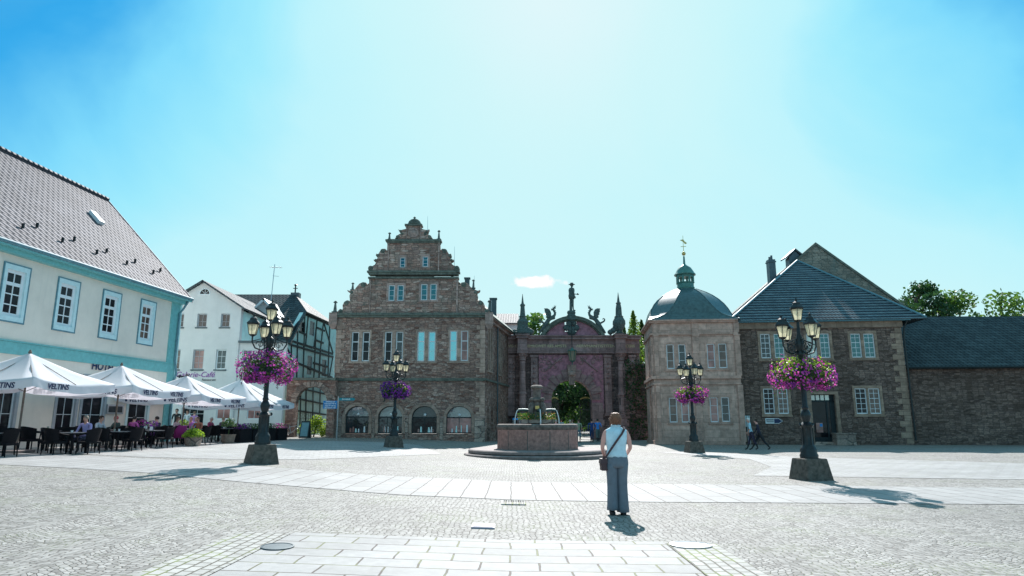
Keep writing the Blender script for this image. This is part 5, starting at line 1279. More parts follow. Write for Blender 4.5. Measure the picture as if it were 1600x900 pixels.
e = MB(Wi); e.box(p[0], q[0], Yc, Yc + .6, q[1] - 1.5, p[1]); e.box(p[0] - .05, q[0] + .05, Yc - .05, Yc + .65, p[1] - .25, p[1] - .15); e.lathe([(.08, 0), (.08, .25)], (p[0] + .18, Yc + .3, p[1]), 8); e.lathe([(.09, 0), (.09, .38)], (q[0] - .18, Yc + .3, p[1]), 8); e.build('chimney', M['lead'], wing)
p, q, Yc = chim(1231, 1257, 402, 425, 7.5, '', 0)
e = MB(Wi); xm_ = (p[0] + q[0]) / 2; hw_ = (q[0] - p[0]) / 2; zt_ = at(1240, 391, Yc)[1]; e.box(p[0] + .1, q[0] - .1, Yc, Yc + .8, q[1] - 1.2, p[1]); e.prism([(p[0] - .25, p[1] - .15), (xm_, zt_), (q[0] + .25, p[1] - .15), (q[0] + .25, p[1] - .02), (xm_, zt_ + .14), (p[0] - .25, p[1] - .02)], Yc - .15, Yc + .95); e.prism([(p[0] + .1, p[1]), (q[0] - .1, p[1]), (xm_, zt_ - .05)], Yc + .02, Yc + .78); e.build('chimney', M['lead'], wing)
gutter_pipe(wing, [(WL + .35, -.35, zwe - .05), (WL + .15, -.15, zwe - .6), (WL + .12, -.12, zwe - 1.2), (WL + .12, -.12, .3)], .06, 'iron')
# wall things on the wing
def wsign(nm, lab, cat, mk): 
    t = thing(nm, lab, cat, (qx, qy, 0), radians(PRZ)); mk(t); return t
def mk(t):
    a, b_ = B6(296, 620), B6(418, 620); h_ = .18; e = MB(); z = a[1]
    e.prism([(a[0], z - h_), (b_[0] - .28, z - h_), (b_[0], z), (b_[0] - .28, z + h_), (a[0], z + h_)], -.06, -.01); e.build('board', M['white'], t)
    e = MB(); m_ = a[0] + (b_[0] - a[0]) * .5; e.prism([(m_, z - h_ + .03), (b_[0] - .29, z - h_ + .03), (b_[0] - .04, z), (b_[0] - .29, z + h_ - .03), (m_, z + h_ - .03)], -.066, -.058); e.box(a[0] + .05, m_ - .03, -.065, -.058, z + .03, z + .12, 1); e.box(a[0] + .05, m_ - .03, -.065, -.058, z - .09, z - .02, 1); e.build('print', [M['navy'], M['lead']], t)
wsign('arrow_sign', 'white and blue arrow-shaped direction sign on the stone wall, pointing right', 'sign', mk)
def mk(t):
    a = B6(540, 535); b_ = B6(572, 605); e = MB(); e.box(a[0], b_[0], -.05, -.01, b_[1], a[1]); e.build('board', M['goldtxt'], t); e = MB(); e.box(a[0] + .02, b_[0] - .01, -.056, -.045, (a[1] + b_[1]) / 2, a[1] - .03); e.build('print', M['gpink'], t)
wsign('door_plaque', 'small pink and beige plaque on the stone wall left of the dark doorway', 'sign', mk)
def mk(t):
    a = B6(146, 583); b_ = B6(188, 660); e = MB(); e.box(a[0], b_[0], -.12, -.01, b_[1], a[1]); e.box(a[0] - .03, b_[0] + .03, -.16, .0, b_[1] - .35, b_[1] - .004, 1); e.tube((a[0] + .1, -.3, 0), (a[0] + .1, -.3, a[1]), .025, n=6, m=2); e.tube((b_[0] - .1, -.3, 0), (b_[0] - .1, -.3, a[1]), .025, n=6, m=2); e.build('board', [M['paleteal'], M['timber'], M['steel']], t)
wsign('info_board', 'pale notice board on posts in the corner beside the sandstone pavilion', 'notice board', mk)
sb = B6(815, 750)
e = MB(); w2_ = (B6(885, 750)[0] - B6(750, 750)[0]) / 2
e.box(-w2_, w2_, -.45, .45, 0, B6(815, 712)[1]); e.box(-w2_ - .04, w2_ + .04, -.49, .49, B6(815, 712)[1], B6(815, 703)[1])
o = e.build('stone_block', M['base'], bevel=.03); o.location = (qx + FR.d.x * sb[0], qy + FR.d.y * sb[0] - .7, 0); o.rotation_euler.z = radians(PRZ); tag(o, 'low square stone block standing right of the dark doorway', 'stone block')

# lower house beyond the wing
lx0, ly0 = qx + FR.d.x * (WL + .3), qy + FR.d.y * (WL + .3) + .5
FL = Facade(lx0, ly0, PRZ); lp = FL.hit
low = thing('low_stone_house', 'low dark stone house with a lit tiled roof at the right edge', 'building', (lx0, ly0, 0), radians(PRZ))
zlo = lp(1455, 573)[1]
MB().panel(rect(0, 16, -.2, zlo), [], 0, .5).build('front_wall', M['wing'], low)
r1 = (at(1458, 501, ly0 + 3.6)); ridz = r1[1]
quad_roof(low, [[(-.1, -.4, zlo - .1), (16, -.4, zlo - .1), (16, 4.4, ridz + .3), (1.1, 4.4, ridz + .3)]], 'tile_dark', .12)
quad_roof(low, [[(-.35, -.3, zlo + .3), (-.1, -.42, zlo + .1), (1.1, 4.3, ridz + .5), (.3, 4.3, ridz + .5)]], 'tile_hotel', .1, 'verge')
e = MB(); e.path([(-.1, -.45, zlo - .08), (16, -.45, zlo - .08)], .06, 6); e.build('gutter', M['iron'], low)
b0 = thing('back_gable', 'small dark gabled roof showing above the low stone house', 'roof', (lx0 + 2.0, ly0 + 5, 0), radians(PRZ))
quad_roof(b0, [[(0, 0, zlo + 1.2), (8, 0, zlo + 1.2), (8, 3, ridz + .9), (2.2, 3, ridz + .9)]], 'tile_grey', .12, 'tiled_slope'); MB().box(0, 8, .2, .5, 0, zlo + 1.1).build('wall', M['wing'], b0)
# tiled house seen between town house and gate
ux, uz = at(788, 500, 68); 
bh = thing('background_house', 'pale house with a dark red tiled roof glimpsed between town house and gate', 'building', (ux, 68, 0))
zr0, zr1 = at(790, 505, 68)[1], at(790, 495, 70)[1]
MB().box(-4, 1.35, 0, 6, 0, zr0 + .1).build('wall', M['white_render'], bh)
quad_roof(bh, [[(-4.2, -.3, zr0), (1.5, -.3, zr0), (1.5, 3.0, zr1 + .5), (-4.2, 3.0, zr1 + .5)]], 'tile_grey', .12)
# ================================================================== leaves and trees
def rnd_dir(): 
    z = random.uniform(-1, 1); a = random.uniform(0, 2 * pi); r = sqrt(1 - z * z); return Vector((r * cos(a), r * sin(a), z))
def leaf_quads(mb, p, s, m=0, up=0.0, asp=.6):
    n = (rnd_dir() + Vector((0, 0, up))).normalized(); a = n.orthogonal().normalized(); b_ = n.cross(a); q = random.uniform(0, 2 * pi)
    u = a * cos(q) + b_ * sin(q); v = n.cross(u)
    mb.add([p - u * s, p + v * s * asp, p + u * s, p - v * s * asp], [(0, 1, 2, 3)], m)
def blossom(mb, p, s, out, m=0):
    n = (out + rnd_dir() * .5).normalized(); a = n.orthogonal().normalized(); b_ = n.cross(a); k = 5
    rim = [p + n * s * .35 + (a * cos(2 * pi * i / k) + b_ * sin(2 * pi * i / k)) * s for i in range(k)]
    mb.add([p] + rim, [(0, 1 + i, 1 + (i + 1) % k) for i in range(k)], m)
def tree(name, label, loc, h, w, mat, n=3500, leaf=.28, crown0=.3, seed=1, conic=0.0, group=None, trunk=.2):
    random.seed(seed)
    t = thing(name, label, 'tree', loc, group=group)
    tr = MB(); cz = h * (crown0 + 1) / 2
    tr.path([(0, 0, -.2), (.1, 0, h * crown0), (-.1, .1, h * .65), (0, 0, h * .9)], [trunk, trunk * .75, trunk * .4, .03], 8)
    clumps = []
    for k in range(26):
        zz = random.uniform(crown0, .96); prof = (sin(pi * min(1, max(0, (zz - crown0 * .8) / (1.05 - crown0 * .8)))) ** .6) if not conic else (1.04 - zz) / (1 - crown0) * .95 + .08
        a = random.uniform(0, 2 * pi); r = w / 2 * prof * random.uniform(.35, .95)
        c = Vector((r * cos(a), r * sin(a), zz * h)); clumps.append((c, random.uniform(.13, .24) * w * (1 if not conic else 1.15)))
        tr.path([(0, 0, h * max(crown0 * .8, zz - .25)), tuple(c * .6 + Vector((0, 0, zz * h * .36))), tuple(c)], [trunk * .35, trunk * .2, .02], 5)
    tr.build('trunk', M['bark'], t, autos=60)
    cr = MB()
    if conic:
        for i in range(n):
            zz = crown0 + (1.02 - crown0) * random.random() ** 1.25; a = random.uniform(0, 2 * pi)
            lump = .72 + .2 * sin(a * 3 + zz * 9 + seed) + .16 * sin(a * 5 - zz * 17) + .1 * sin(zz * 43 + a)
            r = w / 2 * min(1, (1.03 - zz) / (1 - crown0) * 1.6) * lump * random.random() ** .4
            leaf_quads(cr, Vector((r * cos(a), r * sin(a), zz * h)), leaf * random.uniform(.5, 1.0), 0, .3)
        clumps = []
    for c, r in clumps:
        for i in range(n // 26):
            d = rnd_dir() * (random.random() ** .4) * r; d.z *= .75
            leaf_quads(cr, c + d, leaf * random.uniform(.6, 1.2), 0, .3)
    cr.build('crown', M[mat], t)
    return t
M['leafy2'] = leafy('sunlit_tree_leaves', (0.07, 0.15, 0.02), (0.24, 0.32, 0.05), 0.45)
bg_ = 'trees in the palace park behind the gate'
def tat(name, u, Y, w, h, mat, label, **k):
    x = at(u, 600, Y)[0]; return tree(name, label, (x, Y, 0), h, w, mat, **k)
tat('park_tree', 893, 92, 10, 12, 'leafm', 'leafy park tree seen straight through the gate arch', crown0=.12, seed=3, n=5200, leaf=.3, trunk=.35)
tat('park_tree', 868, 84, 7, 9, 'leafd', 'dark park tree filling the left of the gate arch', crown0=.25, seed=4, n=3400, trunk=.3)
tat('park_tree', 925, 86, 8, 9.5, 'leafd', 'dark park tree filling the right of the gate arch', crown0=.2, seed=5, n=3600, trunk=.3)
tat('park_tree', 843, 78, 5.6, 14.2, 'leafm', 'light green tree top behind the left stone dragon', crown0=.45, seed=6, n=2600, trunk=.25)
tat('conifer', 993, 64, 4.6, 11.9, 'leafy2', 'pointed tree with sunlit crown between gate and domed pavilion', crown0=.15, seed=7, conic=1, n=5200, leaf=.15)
tat('conifer', 1006, 68, 4.2, 11.6, 'leafm', 'second pointed tree, directly left of the domed pavilion', crown0=.15, seed=8, conic=1, n=3000, leaf=.2)
tat('conifer', 978, 70, 4.2, 11.2, 'leafm', 'short pointed tree behind the right gate obelisk', crown0=.2, seed=9, conic=1, n=2400, leaf=.2)
tat('broad_tree', 1432, 66, 8.5, 15.2, 'leafd', 'round dark green tree rising behind the low stone house', crown0=.4, seed=10, n=7500, leaf=.22, trunk=.4)
tat('broad_tree', 1480, 68, 9, 14.2, 'leafm', 'green tree behind the low stone house at the far right', crown0=.4, seed=11, n=6000, leaf=.22, trunk=.4)
tat('broad_tree', 1580, 66, 10, 13.8, 'leafm', 'green tree beyond the right edge of the low stone house', crown0=.4, seed=12, n=4500, leaf=.24, trunk=.4)
for i, (u, Y, w) in enumerate(((845, 120, 16), (885, 130, 18), (930, 120, 16))):
    tat('park_tree', u, Y, w, 9.5, 'leafd', 'far %s park tree closing the view through the arch' % ('left', 'middle', 'right')[i], crown0=.03, seed=30 + i, n=4500, leaf=.5, trunk=.4)
# ivy and dark corner between gate and pavilion
random.seed(9)
ivx = at(1000, 600, 58)[0]
iv = thing('ivy_wall', 'dark ivy-covered corner wall between the gate and the domed pavilion', 'wall', (ivx, 58, 0))
MB().box(-1.2, .9, 1.2, 1.9, -.2, 6.6).build('wall', M['darkstone'], iv)
e = MB()
for i in range(800):
    z = random.random() ** .8 * 6.9; leaf_quads(e, Vector((random.uniform(-1.1, .9), .9 + random.gauss(0, .14) - .15 * sin(z * 2), z)), random.uniform(.08, .16), 0)
o = e.build('ivy', M['leafd'], iv); o['kind'] = 'stuff'

# ================================================================== fountain
zf = 0.0
fo = thing('fountain', 'round sandstone fountain with stepped base and central carved column', 'fountain', (FCX, FCY, gz(FCX)))
fc = at(839, 640, FCY)[0]; fo.location.x = fc
def ring(mb, r0, r1, z0, z1, n, ph=0, m=0):
    mb.lathe([(r0, z0), (r0, z1), (r1, z1), (r1, z0)], (0, 0, 0), n, m, ph)
ST1 = (at(948, 714, FCY)[0] - at(723, 714, FCY)[0]) / 2
e = MB(); e.lathe([(ST1 * 1.0, -.1), (ST1 * 1.02, .12), (ST1, .16), (.5, .162)], (0, 0, 0), 48); e.build('lower_step', M['step'], fo, autos=30)
e = MB(); e.lathe([(ST1 * .93, .15), (ST1 * .96, .2), (ST1 * .96, .3), (ST1 * .94, .34), (.5, .342)], (0, 0, 0), 48); e.build('upper_step', M['step'], fo, autos=30)
BR = (at(903, 690, FCY)[0] - at(775, 690, FCY)[0]) / 2 * 1.0
n10 = 12; ph = .5
zr = 1.22
e = MB(); ring(e, BR * 1.0, BR * .84, .3, zr - .02, n10, ph); e.build('basin', M['fount'], fo)
e = MB()
e.lathe([(BR * .97, zr - .06), (BR * 1.01, zr), (BR * 1.03, zr + .1), (BR * 1.01, zr + .2), (BR * .97, zr + .235), (BR * .84, zr + .235), (BR * .82, zr + .2), (BR * .82, zr - .06)], (0, 0, 0), n10, 0, ph)
e.build('basin_rim', M['fountdark'], fo, autos=30)
e = MB()
for k in range(n10):
    q = 2 * pi * (k + ph) / n10; e.box(0, 0, 0, 0, 0, 0) if 0 else e.tube((BR * .985 * cos(q), BR * .985 * sin(q), .345), (BR * .985 * cos(q), BR * .985 * sin(q), zr - .07), .035, n=6)
e.build('basin_joints', M['fountdark'], fo)
e = MB(); e.lathe([(.01, zr - .02), (BR * .83, zr - .02), (BR * .83, zr - .03), (.01, zr - .03)], (0, 0, 0), n10, 0, ph); e.build('water', M['water'], fo)
zc = lambda v: at(839, v, FCY)[1]
e = MB()
e.lathe([(.5, .3), (.5, zr + .3), (.42, zc(655)), (.33, zc(650)), (.3, zc(641)), (.27, zc(629)), (.36, zc(626.5)), (.35, zc(624)), (.2, zc(622)), (.18, zc(611)), (.2, zc(609)), (.28, zc(607.5)), (.29, zc(604.5)), (.2, zc(602.5)), (.01, zc(601.8))], (0, 0, 0), 14)
e.build('column', M['fountdark'], fo, autos=40)
e = MB()
for k in range(4):
    q = pi / 4 + pi / 2 * k; c_, s_ = cos(q), sin(q)
    e.path([(.36 * c_, .36 * s_, zc(652)), (.42 * c_, .42 * s_, zc(644)), (.36 * c_, .36 * s_, zc(634)), (.3 * c_, .3 * s_, zc(627))], [.1, .14, .13, .06], 8)
    e.lathe([(.02, -.1), (.1, -.03), (.11, .05), (.03, .12)], (.36 * c_, .36 * s_, zc(626)), 8)
e.build('carved_beasts', M['fountdark'], fo, smooth=True)
e = MB(); e.box(-.09, .09, -.42, -.3, zc(640), zc(635)); e.build('gilt_plaque', M['gold'], fo)
ar_ = (at(862, 641, FCY)[0] - at(812, 641, FCY)[0]) / 2
for q in (0, pi / 2, pi, 3 * pi / 2):
    q += .12; e = MB(Matrix.Rotation(q, 4, 'Z')); e.path([(.25, 0, zc(641) - .05), (.6, 0, zc(641)), (ar_, 0, zc(641)), (ar_ + .12, 0, zc(641) - .02)], [.075, .06, .055, .07], 8); e.build('spout', M['bronze'], fo, autos=50)
    e = MB(Matrix.Rotation(q, 4, 'Z')); e.path([(ar_ + .1, 0, zc(641)), (ar_ + .18, 0, zc(642)), (ar_ + .24, 0, zc(648)), (ar_ + .28, 0, zc(655)), (ar_ + .3, 0, zr)], [.018, .02, .022, .026, .035], 8); e.build('water_jet', M['jet'], fo, smooth=True)
random.seed(12)
fb = thing('flower_trough', 'pale trough of orange and yellow flowers around the foot of the fountain column', 'flower box', (fc, FCY, zc(661)))
e = MB(); ring(e, .92, .62, 0, zc(655.5) - zc(661), 4, .5); e.v = [Vector((p.x * 1.12, p.y * 1.12, p.z)) for p in e.v]; e.build('trough', M['base'], fb)
e = MB(); hz = zc(655.5) - zc(661)
for i in range(900):
    q = random.uniform(0, 2 * pi); r = random.uniform(.55, .9) ; e2 = random.randint(0, 9)
    p = Vector((r * cos(q), r * sin(q), hz + random.random() ** 1.5 * .3)); leaf_quads(e, p, .045, 0 if (e2 < 7 or (cos(q) < 0 and e2 < 9)) else 1)
M['orange'] = leafy('orange_petals', (.45, .13, .03), (.55, .36, .16), .3)
e.build('flowers', [M['leafm'], M['orange']], fb)

# ================================================================== street lamps with flower baskets
LH = 5.1
def lamp_proto():
    t = thing('street_lamp', '', 'street lamp', group='cast-iron candelabra lamps on the square')
    b = MB(); b.taper(0, 0, -.05, .58, .86, .86, .66, .66); b.build('stone_plinth', M['lampstone'], t, bevel=.03)
    p = MB(); n = 12
    p.lathe([(.24, .575), (.25, .66), (.22, .72), (.235, .8), (.2, .88), (.15, .95), (.145, 1.4), (.17, 1.44), (.19, 1.48), (.15, 1.53), (.1, 1.58), (.13, 1.68), (.15, 1.76), (.12, 1.86), (.08, 1.92), (.1, 1.97), (.075, 2.03), (.068, 3.4), (.1, 3.45), (.12, 3.52), (.085, 3.6), (.12, 3.7), (.13, 3.85), (.08, 4.0), (.05, 4.1), (.04, 4.45)], (0, 0, 0), n)
    for k in range(8):
        q = 2 * pi * k / 8; p.tube((.15 * cos(q), .15 * sin(q), .95), (.147 * cos(q), .147 * sin(q), 1.42), .02, n=5)
    for k in range(4):
        q = 2 * pi * k / 4; p.lathe([(.01, -.05), (.045, -.01), (.035, .03), (.01, .06)], (.21 * cos(q), .21 * sin(q), 1.5), 6)
    p.build('post', M['iron'], t, autos=40)
    for k in range(4):
        R = Matrix.Rotation(pi / 2 * k, 4, 'Z'); a = MB(R)
        a.path([(.06, 0, 3.62), (.25, 0, 3.5), (.45, 0, 3.56), (.55, 0, 3.74), (.55, 0, 3.93)], [.028, .026, .024, .022, .03], 6)
        a.path([(.3 + .13 * (1 - i / 16) * cos(i * .55), 0, 3.68 + .13 * (1 - i / 16) * sin(i * .55)) for i in range(14)], .014, 5)
        a.path([(.16 + .08 * (1 - i / 14) * cos(2 + i * .55), 0, 3.84 + .08 * (1 - i / 14) * sin(2 + i * .55)) for i in range(11)], .012, 5)
        a.path([(.08, 0, 3.95), (.22, 0, 3.88), (.4, 0, 3.82), (.53, 0, 3.78)], .014, 5)
        a.build('arm', M['iron'], t, autos=60)
    for k in range(5):
        x, z = (.55, 3.93) if k < 4 else (0, 4.45)
        R = Matrix.Rotation(pi / 2 * k, 4, 'Z') @ Matrix.Translation((x, 0, z))
        f = MB(R); f.lathe([(.03, -.02), (.1, .02), (.115, .05), (.02, .052)], (0, 0, 0), 6)
        f.lathe([(.2, .38), (.215, .4), (.2, .43), (.13, .5), (.11, .54), (.12, .56), (.05, .61), (.025, .63), (.04, .65), (.035, .68), (.01, .71)], (0, 0, 0), 6)
        f.lathe([(.17, .36), (.2, .38), (.02, .385)], (0, 0, 0), 6)
        for j in range(6):
            q = 2 * pi * j / 6; f.tube((.11 * cos(q), .11 * sin(q), .04), (.185 * cos(q), .185 * sin(q), .38), .011, n=4)
        l = f.build('lantern', M['iron'], t)
        MB(R).lathe([(.1, .045), (.172, .375)], (0, 0, 0), 6).build('lantern_glass', M['frost'], l)
    return t
def basket(seed, loc, label, dia, hgt, fm, nf=2300, nl=2600, sc=1.0, yellow=.12):
    random.seed(seed)
    t = thing('flower_basket', label, 'flower basket', loc, group='hanging petunia baskets on the lamps')
    e = MB(); ring(e, .42, .38, -.22, .02, 16); e.path([(.4 * cos(q * pi / 8), .4 * sin(q * pi / 8), .05) for q in range(17)], .02, 5)
    for k in range(4):
        q = pi / 2 * k + .6; e.tube((.4 * cos(q), .4 * sin(q), .0), (.25 * cos(q), .25 * sin(q), hgt * .9), .01, n=4)
    e.build('basket_ring', M['iron'], t)
    lf, fl = MB(), MB(); R = dia / 2
    blobs = []
    for k in range(26):
        q = 2 * pi * k / 26 + random.uniform(-.1, .1); rr = R * random.uniform(.52, .72); blobs.append((Vector((rr * cos(q), rr * sin(q), random.uniform(-.2, .2) * hgt)), random.uniform(.26, .36) * R))
    for k in range(14):
        q = 2 * pi * k / 14; blobs.append((Vector((R * .35 * cos(q), R * .35 * sin(q), random.uniform(.0, .22) * hgt)), .33 * R))
    for k in range(9):
        q = random.uniform(0, 2 * pi); blobs.append((Vector((R * .6 * cos(q), R * .6 * sin(q), -.34 * hgt)), .17 * R))
    def outside(p):
        for c, r in blobs:
            if (p - c).length < r * .8: return False
        return True
    n = 0
    while n < nl:
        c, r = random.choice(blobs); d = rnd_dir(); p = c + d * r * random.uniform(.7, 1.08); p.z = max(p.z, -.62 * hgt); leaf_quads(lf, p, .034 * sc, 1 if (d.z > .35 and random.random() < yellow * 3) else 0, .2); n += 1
    n = 0
    while n < nf:
        c, r = random.choice(blobs); d = rnd_dir(); p = c + d * r * random.uniform(1.0, 1.14)
        if not outside(p): continue
        if d.z > .3 and random.random() < yellow * 4: n += 1; continue
        blossom(fl, p, random.uniform(.024, .042) * sc, d, 0 if random.random() < .75 else 1); n += 1
    # trailing stems
    for k in range(16):
        q = random.uniform(0, 2 * pi); rr = R * random.uniform(.5, .85); z0 = -.42 * hgt
        for i in range(k % 4 * 4):
            p = Vector((rr * cos(q) + random.gauss(0, .02), rr * sin(q) + random.gauss(0, .02), z0 - i * .025)); leaf_quads(lf, p, .026 * sc, 0)
            if i % 4 == 0: blossom(fl, p, .028 * sc, rnd_dir(), 0)
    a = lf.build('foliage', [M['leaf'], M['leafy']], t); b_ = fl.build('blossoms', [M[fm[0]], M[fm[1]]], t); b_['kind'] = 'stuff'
    return t
proto = lamp_proto()
LAMPS = [(1267, 745, 19.3, radians(14), 'tall black five-lantern lamp in front of the dark doorway of the right wing'),
         (408, 722, 21.3, radians(38), 'tall black five-lantern lamp beside the cafe umbrellas on the left'),
         (1085, 706, 35.4, radians(8), 'small distant five-lantern lamp in front of the domed pavilion'),
         (615, 695, 35.8, radians(30), 'small distant five-lantern lamp in front of the stepped-gable town house')]
BSK = [('mixed magenta petunias with yellow-green leaves in the basket on the lamp before the dark doorway', 1.86, .86, ('fl1', 'fl2'), .22),
       ('dense magenta petunia ball on the lamp beside the cafe umbrellas', 1.86, .98, ('fl1', 'fl2'), .03),
       ('magenta and violet petunia basket on the distant lamp before the domed pavilion', 1.75, .8, ('fl1', 'fl2'), .16),
       ('dark purple petunia basket on the distant lamp before the stepped-gable town house', 1.65, .85, ('fl3', 'fl2'), .06)]
for i, (u, v, Y, rz, lab) in enumerate(LAMPS):
    x = at(u, v, Y)[0]; z = gz(x)
    o = proto if i == 0 else dup(proto)
    o.location = (x, Y, z); o.rotation_euler = (0, 0, rz); o['label'] = lab
    bl = BSK[i]; far = i > 1
    basket(40 + i, (x, Y, z + 2.97), bl[0], bl[1], bl[2], bl[3], nf=(1900 if not far else 1000), nl=(4200 if not far else 2000), sc=(1.0 if not far else 1.35), yellow=bl[4])

# ================================================================== cafe terrace
def umbrella(x, y, half, hz_e, hz_a, rz, label, text=True, hy=None):
    z = gz(x); t = thing('cafe_umbrella', label, 'umbrella', (x, y, z), rz, group='white cafe umbrellas on the terrace')
    hy = hy or half
    c = MB(); n = 10
    # four sagging panels, thin cloth
    def edge(s0, s1, k): return s0 + (s1 - s0) * k
    cs = [(-half, -hy), (half, -hy), (half, hy), (-half, hy)]
    vs = []; fs = []
    for s_ in range(4):
        a, b_ = cs[s_], cs[(s_ + 1) % 4]; base = len(vs)
        for i in range(n + 1):
            f = i / n
            for j in range(9):
                g = j / 8; ex_, ey_ = a[0] + (b_[0] - a[0]) * g, a[1] + (b_[1] - a[1]) * g
                sag = -.16 * sin(pi * g) * f * 1.0 - .09 * sin(pi * f) + .012 * sin(g * 19 + s_) * f
                vs.append((ex_ * f, ey_ * f, hz_a + (hz_e - hz_a) * f + sag))
        for i in range(n):
            for j in range(8): fs.append((base + i * 9 + j, base + i * 9 + j + 1, base + (i + 1) * 9 + j + 1, base + (i + 1) * 9 + j))
    c.add(vs, fs)
    o = c.build('canopy', M['canvas'], t, autos=25); md = o.modifiers.new('cloth', 'SOLIDIFY'); md.thickness = .012
    v_ = MB(); vh = .27
    for s_ in range(4):
        a, b_ = cs[s_], cs[(s_ + 1) % 4]; vs = []
        for j in range(17):
            g = j / 16; ex_, ey_ = a[0] + (b_[0] - a[0]) * g, a[1] + (b_[1] - a[1]) * g; sg = -.16 * sin(pi * g) + .012 * sin(g * 19 + s_); w_ = .02 * sin(g * 22)
            nx_, ny_ = (0, 1) if s_ % 2 == 0 else (1, 0)
            vs.append((ex_ * 1.003, ey_ * 1.003, hz_e + sg - .003)); vs.append((ex_ * 1.003 + nx_ * w_, ey_ * 1.003 + ny_ * w_, hz_e + sg - vh))
        v_.add(vs, [(2 * j, 2 * j + 2, 2 * j + 3, 2 * j + 1) for j in range(16)])
    vo = v_.build('valance', M['canvas'], t); md = vo.modifiers.new('cloth', 'SOLIDIFY'); md.thickness = .008
    if text:
        for xx in ((-.5,) if text == 1 else (-.5, .5)):
            zt = hz_e - .1 - vh * .5
            for sgn, ry_ in ((-1, 0), (1, pi)):
                lo = letters('VELTINS', .26, M['navy'], t, face_M(half * xx * .9 * -sgn * -1, sgn * (hy + .025), zt, ry_), name='brand_lettering', shear=.15, bold=.006)
            for sgn, rz2 in ((1, pi / 2), (-1, -pi / 2)):
                letters('VELTINS', .26, M['navy'], t, face_M(sgn * (half + .025), hy * xx * .9, zt, rz2), name='brand_lettering', shear=.15, bold=.006)
        e = MB()
        for xx in ((-.5,) if text == 1 else (-.5, .5)): e.lathe([(.01, -.07), (.055, -.04), (.06, .03), (.03, .08)], (half * xx * .9 - .62, -hy - .02, hz_e - .1 - vh * .5), 8, sy=.3)
        e.build('brand_emblem', M['navy'], t)
    p = MB(); p.lathe([(.035, .1), (.035, hz_a - .05), (.06, hz_a + .02), (.02, hz_a + .12)], (0, 0, 0), 10); p.build('pole', M['wood'], t, autos=50)
    p = MB(); p.box(-.4, .4, -.4, .4, 0, .1); p.build('base', M['step'], t, bevel=.02)
    p = MB()
    for a in cs: p.tube((0, 0, hz_a - .12), (a[0] * .98, a[1] * .98, hz_e - .04), .014, n=4); p.tube((0, 0, hz_e - .35), (a[0] * .5, a[1] * .5, (hz_a + hz_e) / 2 - .12), .012, n=4)
    for a in ((half, 0), (-half, 0), (0, hy), (0, -hy)): p.tube((0, 0, hz_a - .12), (a[0] * .98, a[1] * .98, hz_e - .12), .014, n=4)
    p.build('ribs', M['wood'], t)
    return t
RT = radians(-5.4)
def zat(x, z): return z - gz(x)
umbrella(-16.95, 29.0, 2.05, 2.5, zat(-16.9, 3.98), RT, 'large white umbrella nearest the camera, in front of the hotel windows', text=2)
umbrella(-16.8, 34.6, 2.2, 2.35, zat(-16.8, 3.9), RT, 'middle white umbrella of the terrace, in front of the cafe lettering', text=2)
umbrella(-16.4, 40.6, 2.4, 2.2, zat(-16.6, 4.1), RT, 'white umbrella farthest along the terrace, behind the left lamp post', text=2)
umbrella(-17.6, 24.3, 2.0, 2.5, 3.55, RT, 'white umbrella at the left edge, beyond the hotel windows', text=1)
# chairs, tables
def chair_proto(color='rattan'):
    t = thing('terrace_chair', '', 'chair', group='black woven chairs on the cafe terrace')
    s = MB(); s.box(-.27, .27, -.25, .27, .36, .44); s.build('seat', M[color], t, bevel=.02)
    b = MB(); n = 8; vs = []
    for i in range(n + 1):
        a = -1.15 + 2.3 * i / n
        for (z, k) in ((.42, .26), (.9, .31)):
            for d in (0, .035): vs.append(((k + d) * sin(a) * 1.02, -(k + d) * cos(a) * .95 - (.05 if z > .5 else 0) + .03, z + (0 if z < .5 else -.08 * abs(sin(a)) ** 2)))
    fs = []
    for i in range(n):
        q = i * 4; r = q + 4
        fs += [(q, r, r + 2, q + 2), (q + 1, q + 3, r + 3, r + 1), (q + 2, r + 2, r + 3, q + 3), (q, q + 1, r + 1, r)]
    fs += [(0, 2, 3, 1), (n * 4, n * 4 + 1, n * 4 + 3, n * 4 + 2)]
    b.add(vs, fs); b.build('backrest', M[color], t, autos=40)
    for sg in (-1, 1):
        a = MB(); a.path([(sg * .29, -.16, .74), (sg * .3, .08, .68), (sg * .29, .26, .66)], [.03, .028, .028], 6); a.tube((sg * .29, .25, .66), (sg * .27, .25, .4), .022, n=6); a.build('armrest', M[color], t, autos=50)
        for yy in (-.22, .23):
            l = MB(); l.tube((sg * .24, yy, .37), (sg * .26, yy * 1.08, 0), .022, .018, 6); l.build('leg', M[color], t)
    return t
def table_proto():
    t = thing('terrace_table', '', 'table', group='square dark tables on the cafe terrace')
    b = MB(); b.box(-.42, .42, -.42, .42, .71, .74); b.build('tabletop', M['tabletop'], t, bevel=.006)
    b = MB(); b.box(-.4, .4, -.4, .4, .66, .708); b.build('apron', M['rattan'], t)
    for sx_ in (-1, 1):
        for sy_ in (-1, 1):
            l = MB(); l.box(sx_ * .37 - .025, sx_ * .37 + .025, sy_ * .37 - .025, sy_ * .37 + .025, 0, .66); l.build('leg', M['rattan'], t)
    return t
def ub(u, Y): return at(u, 640, Y)[0]
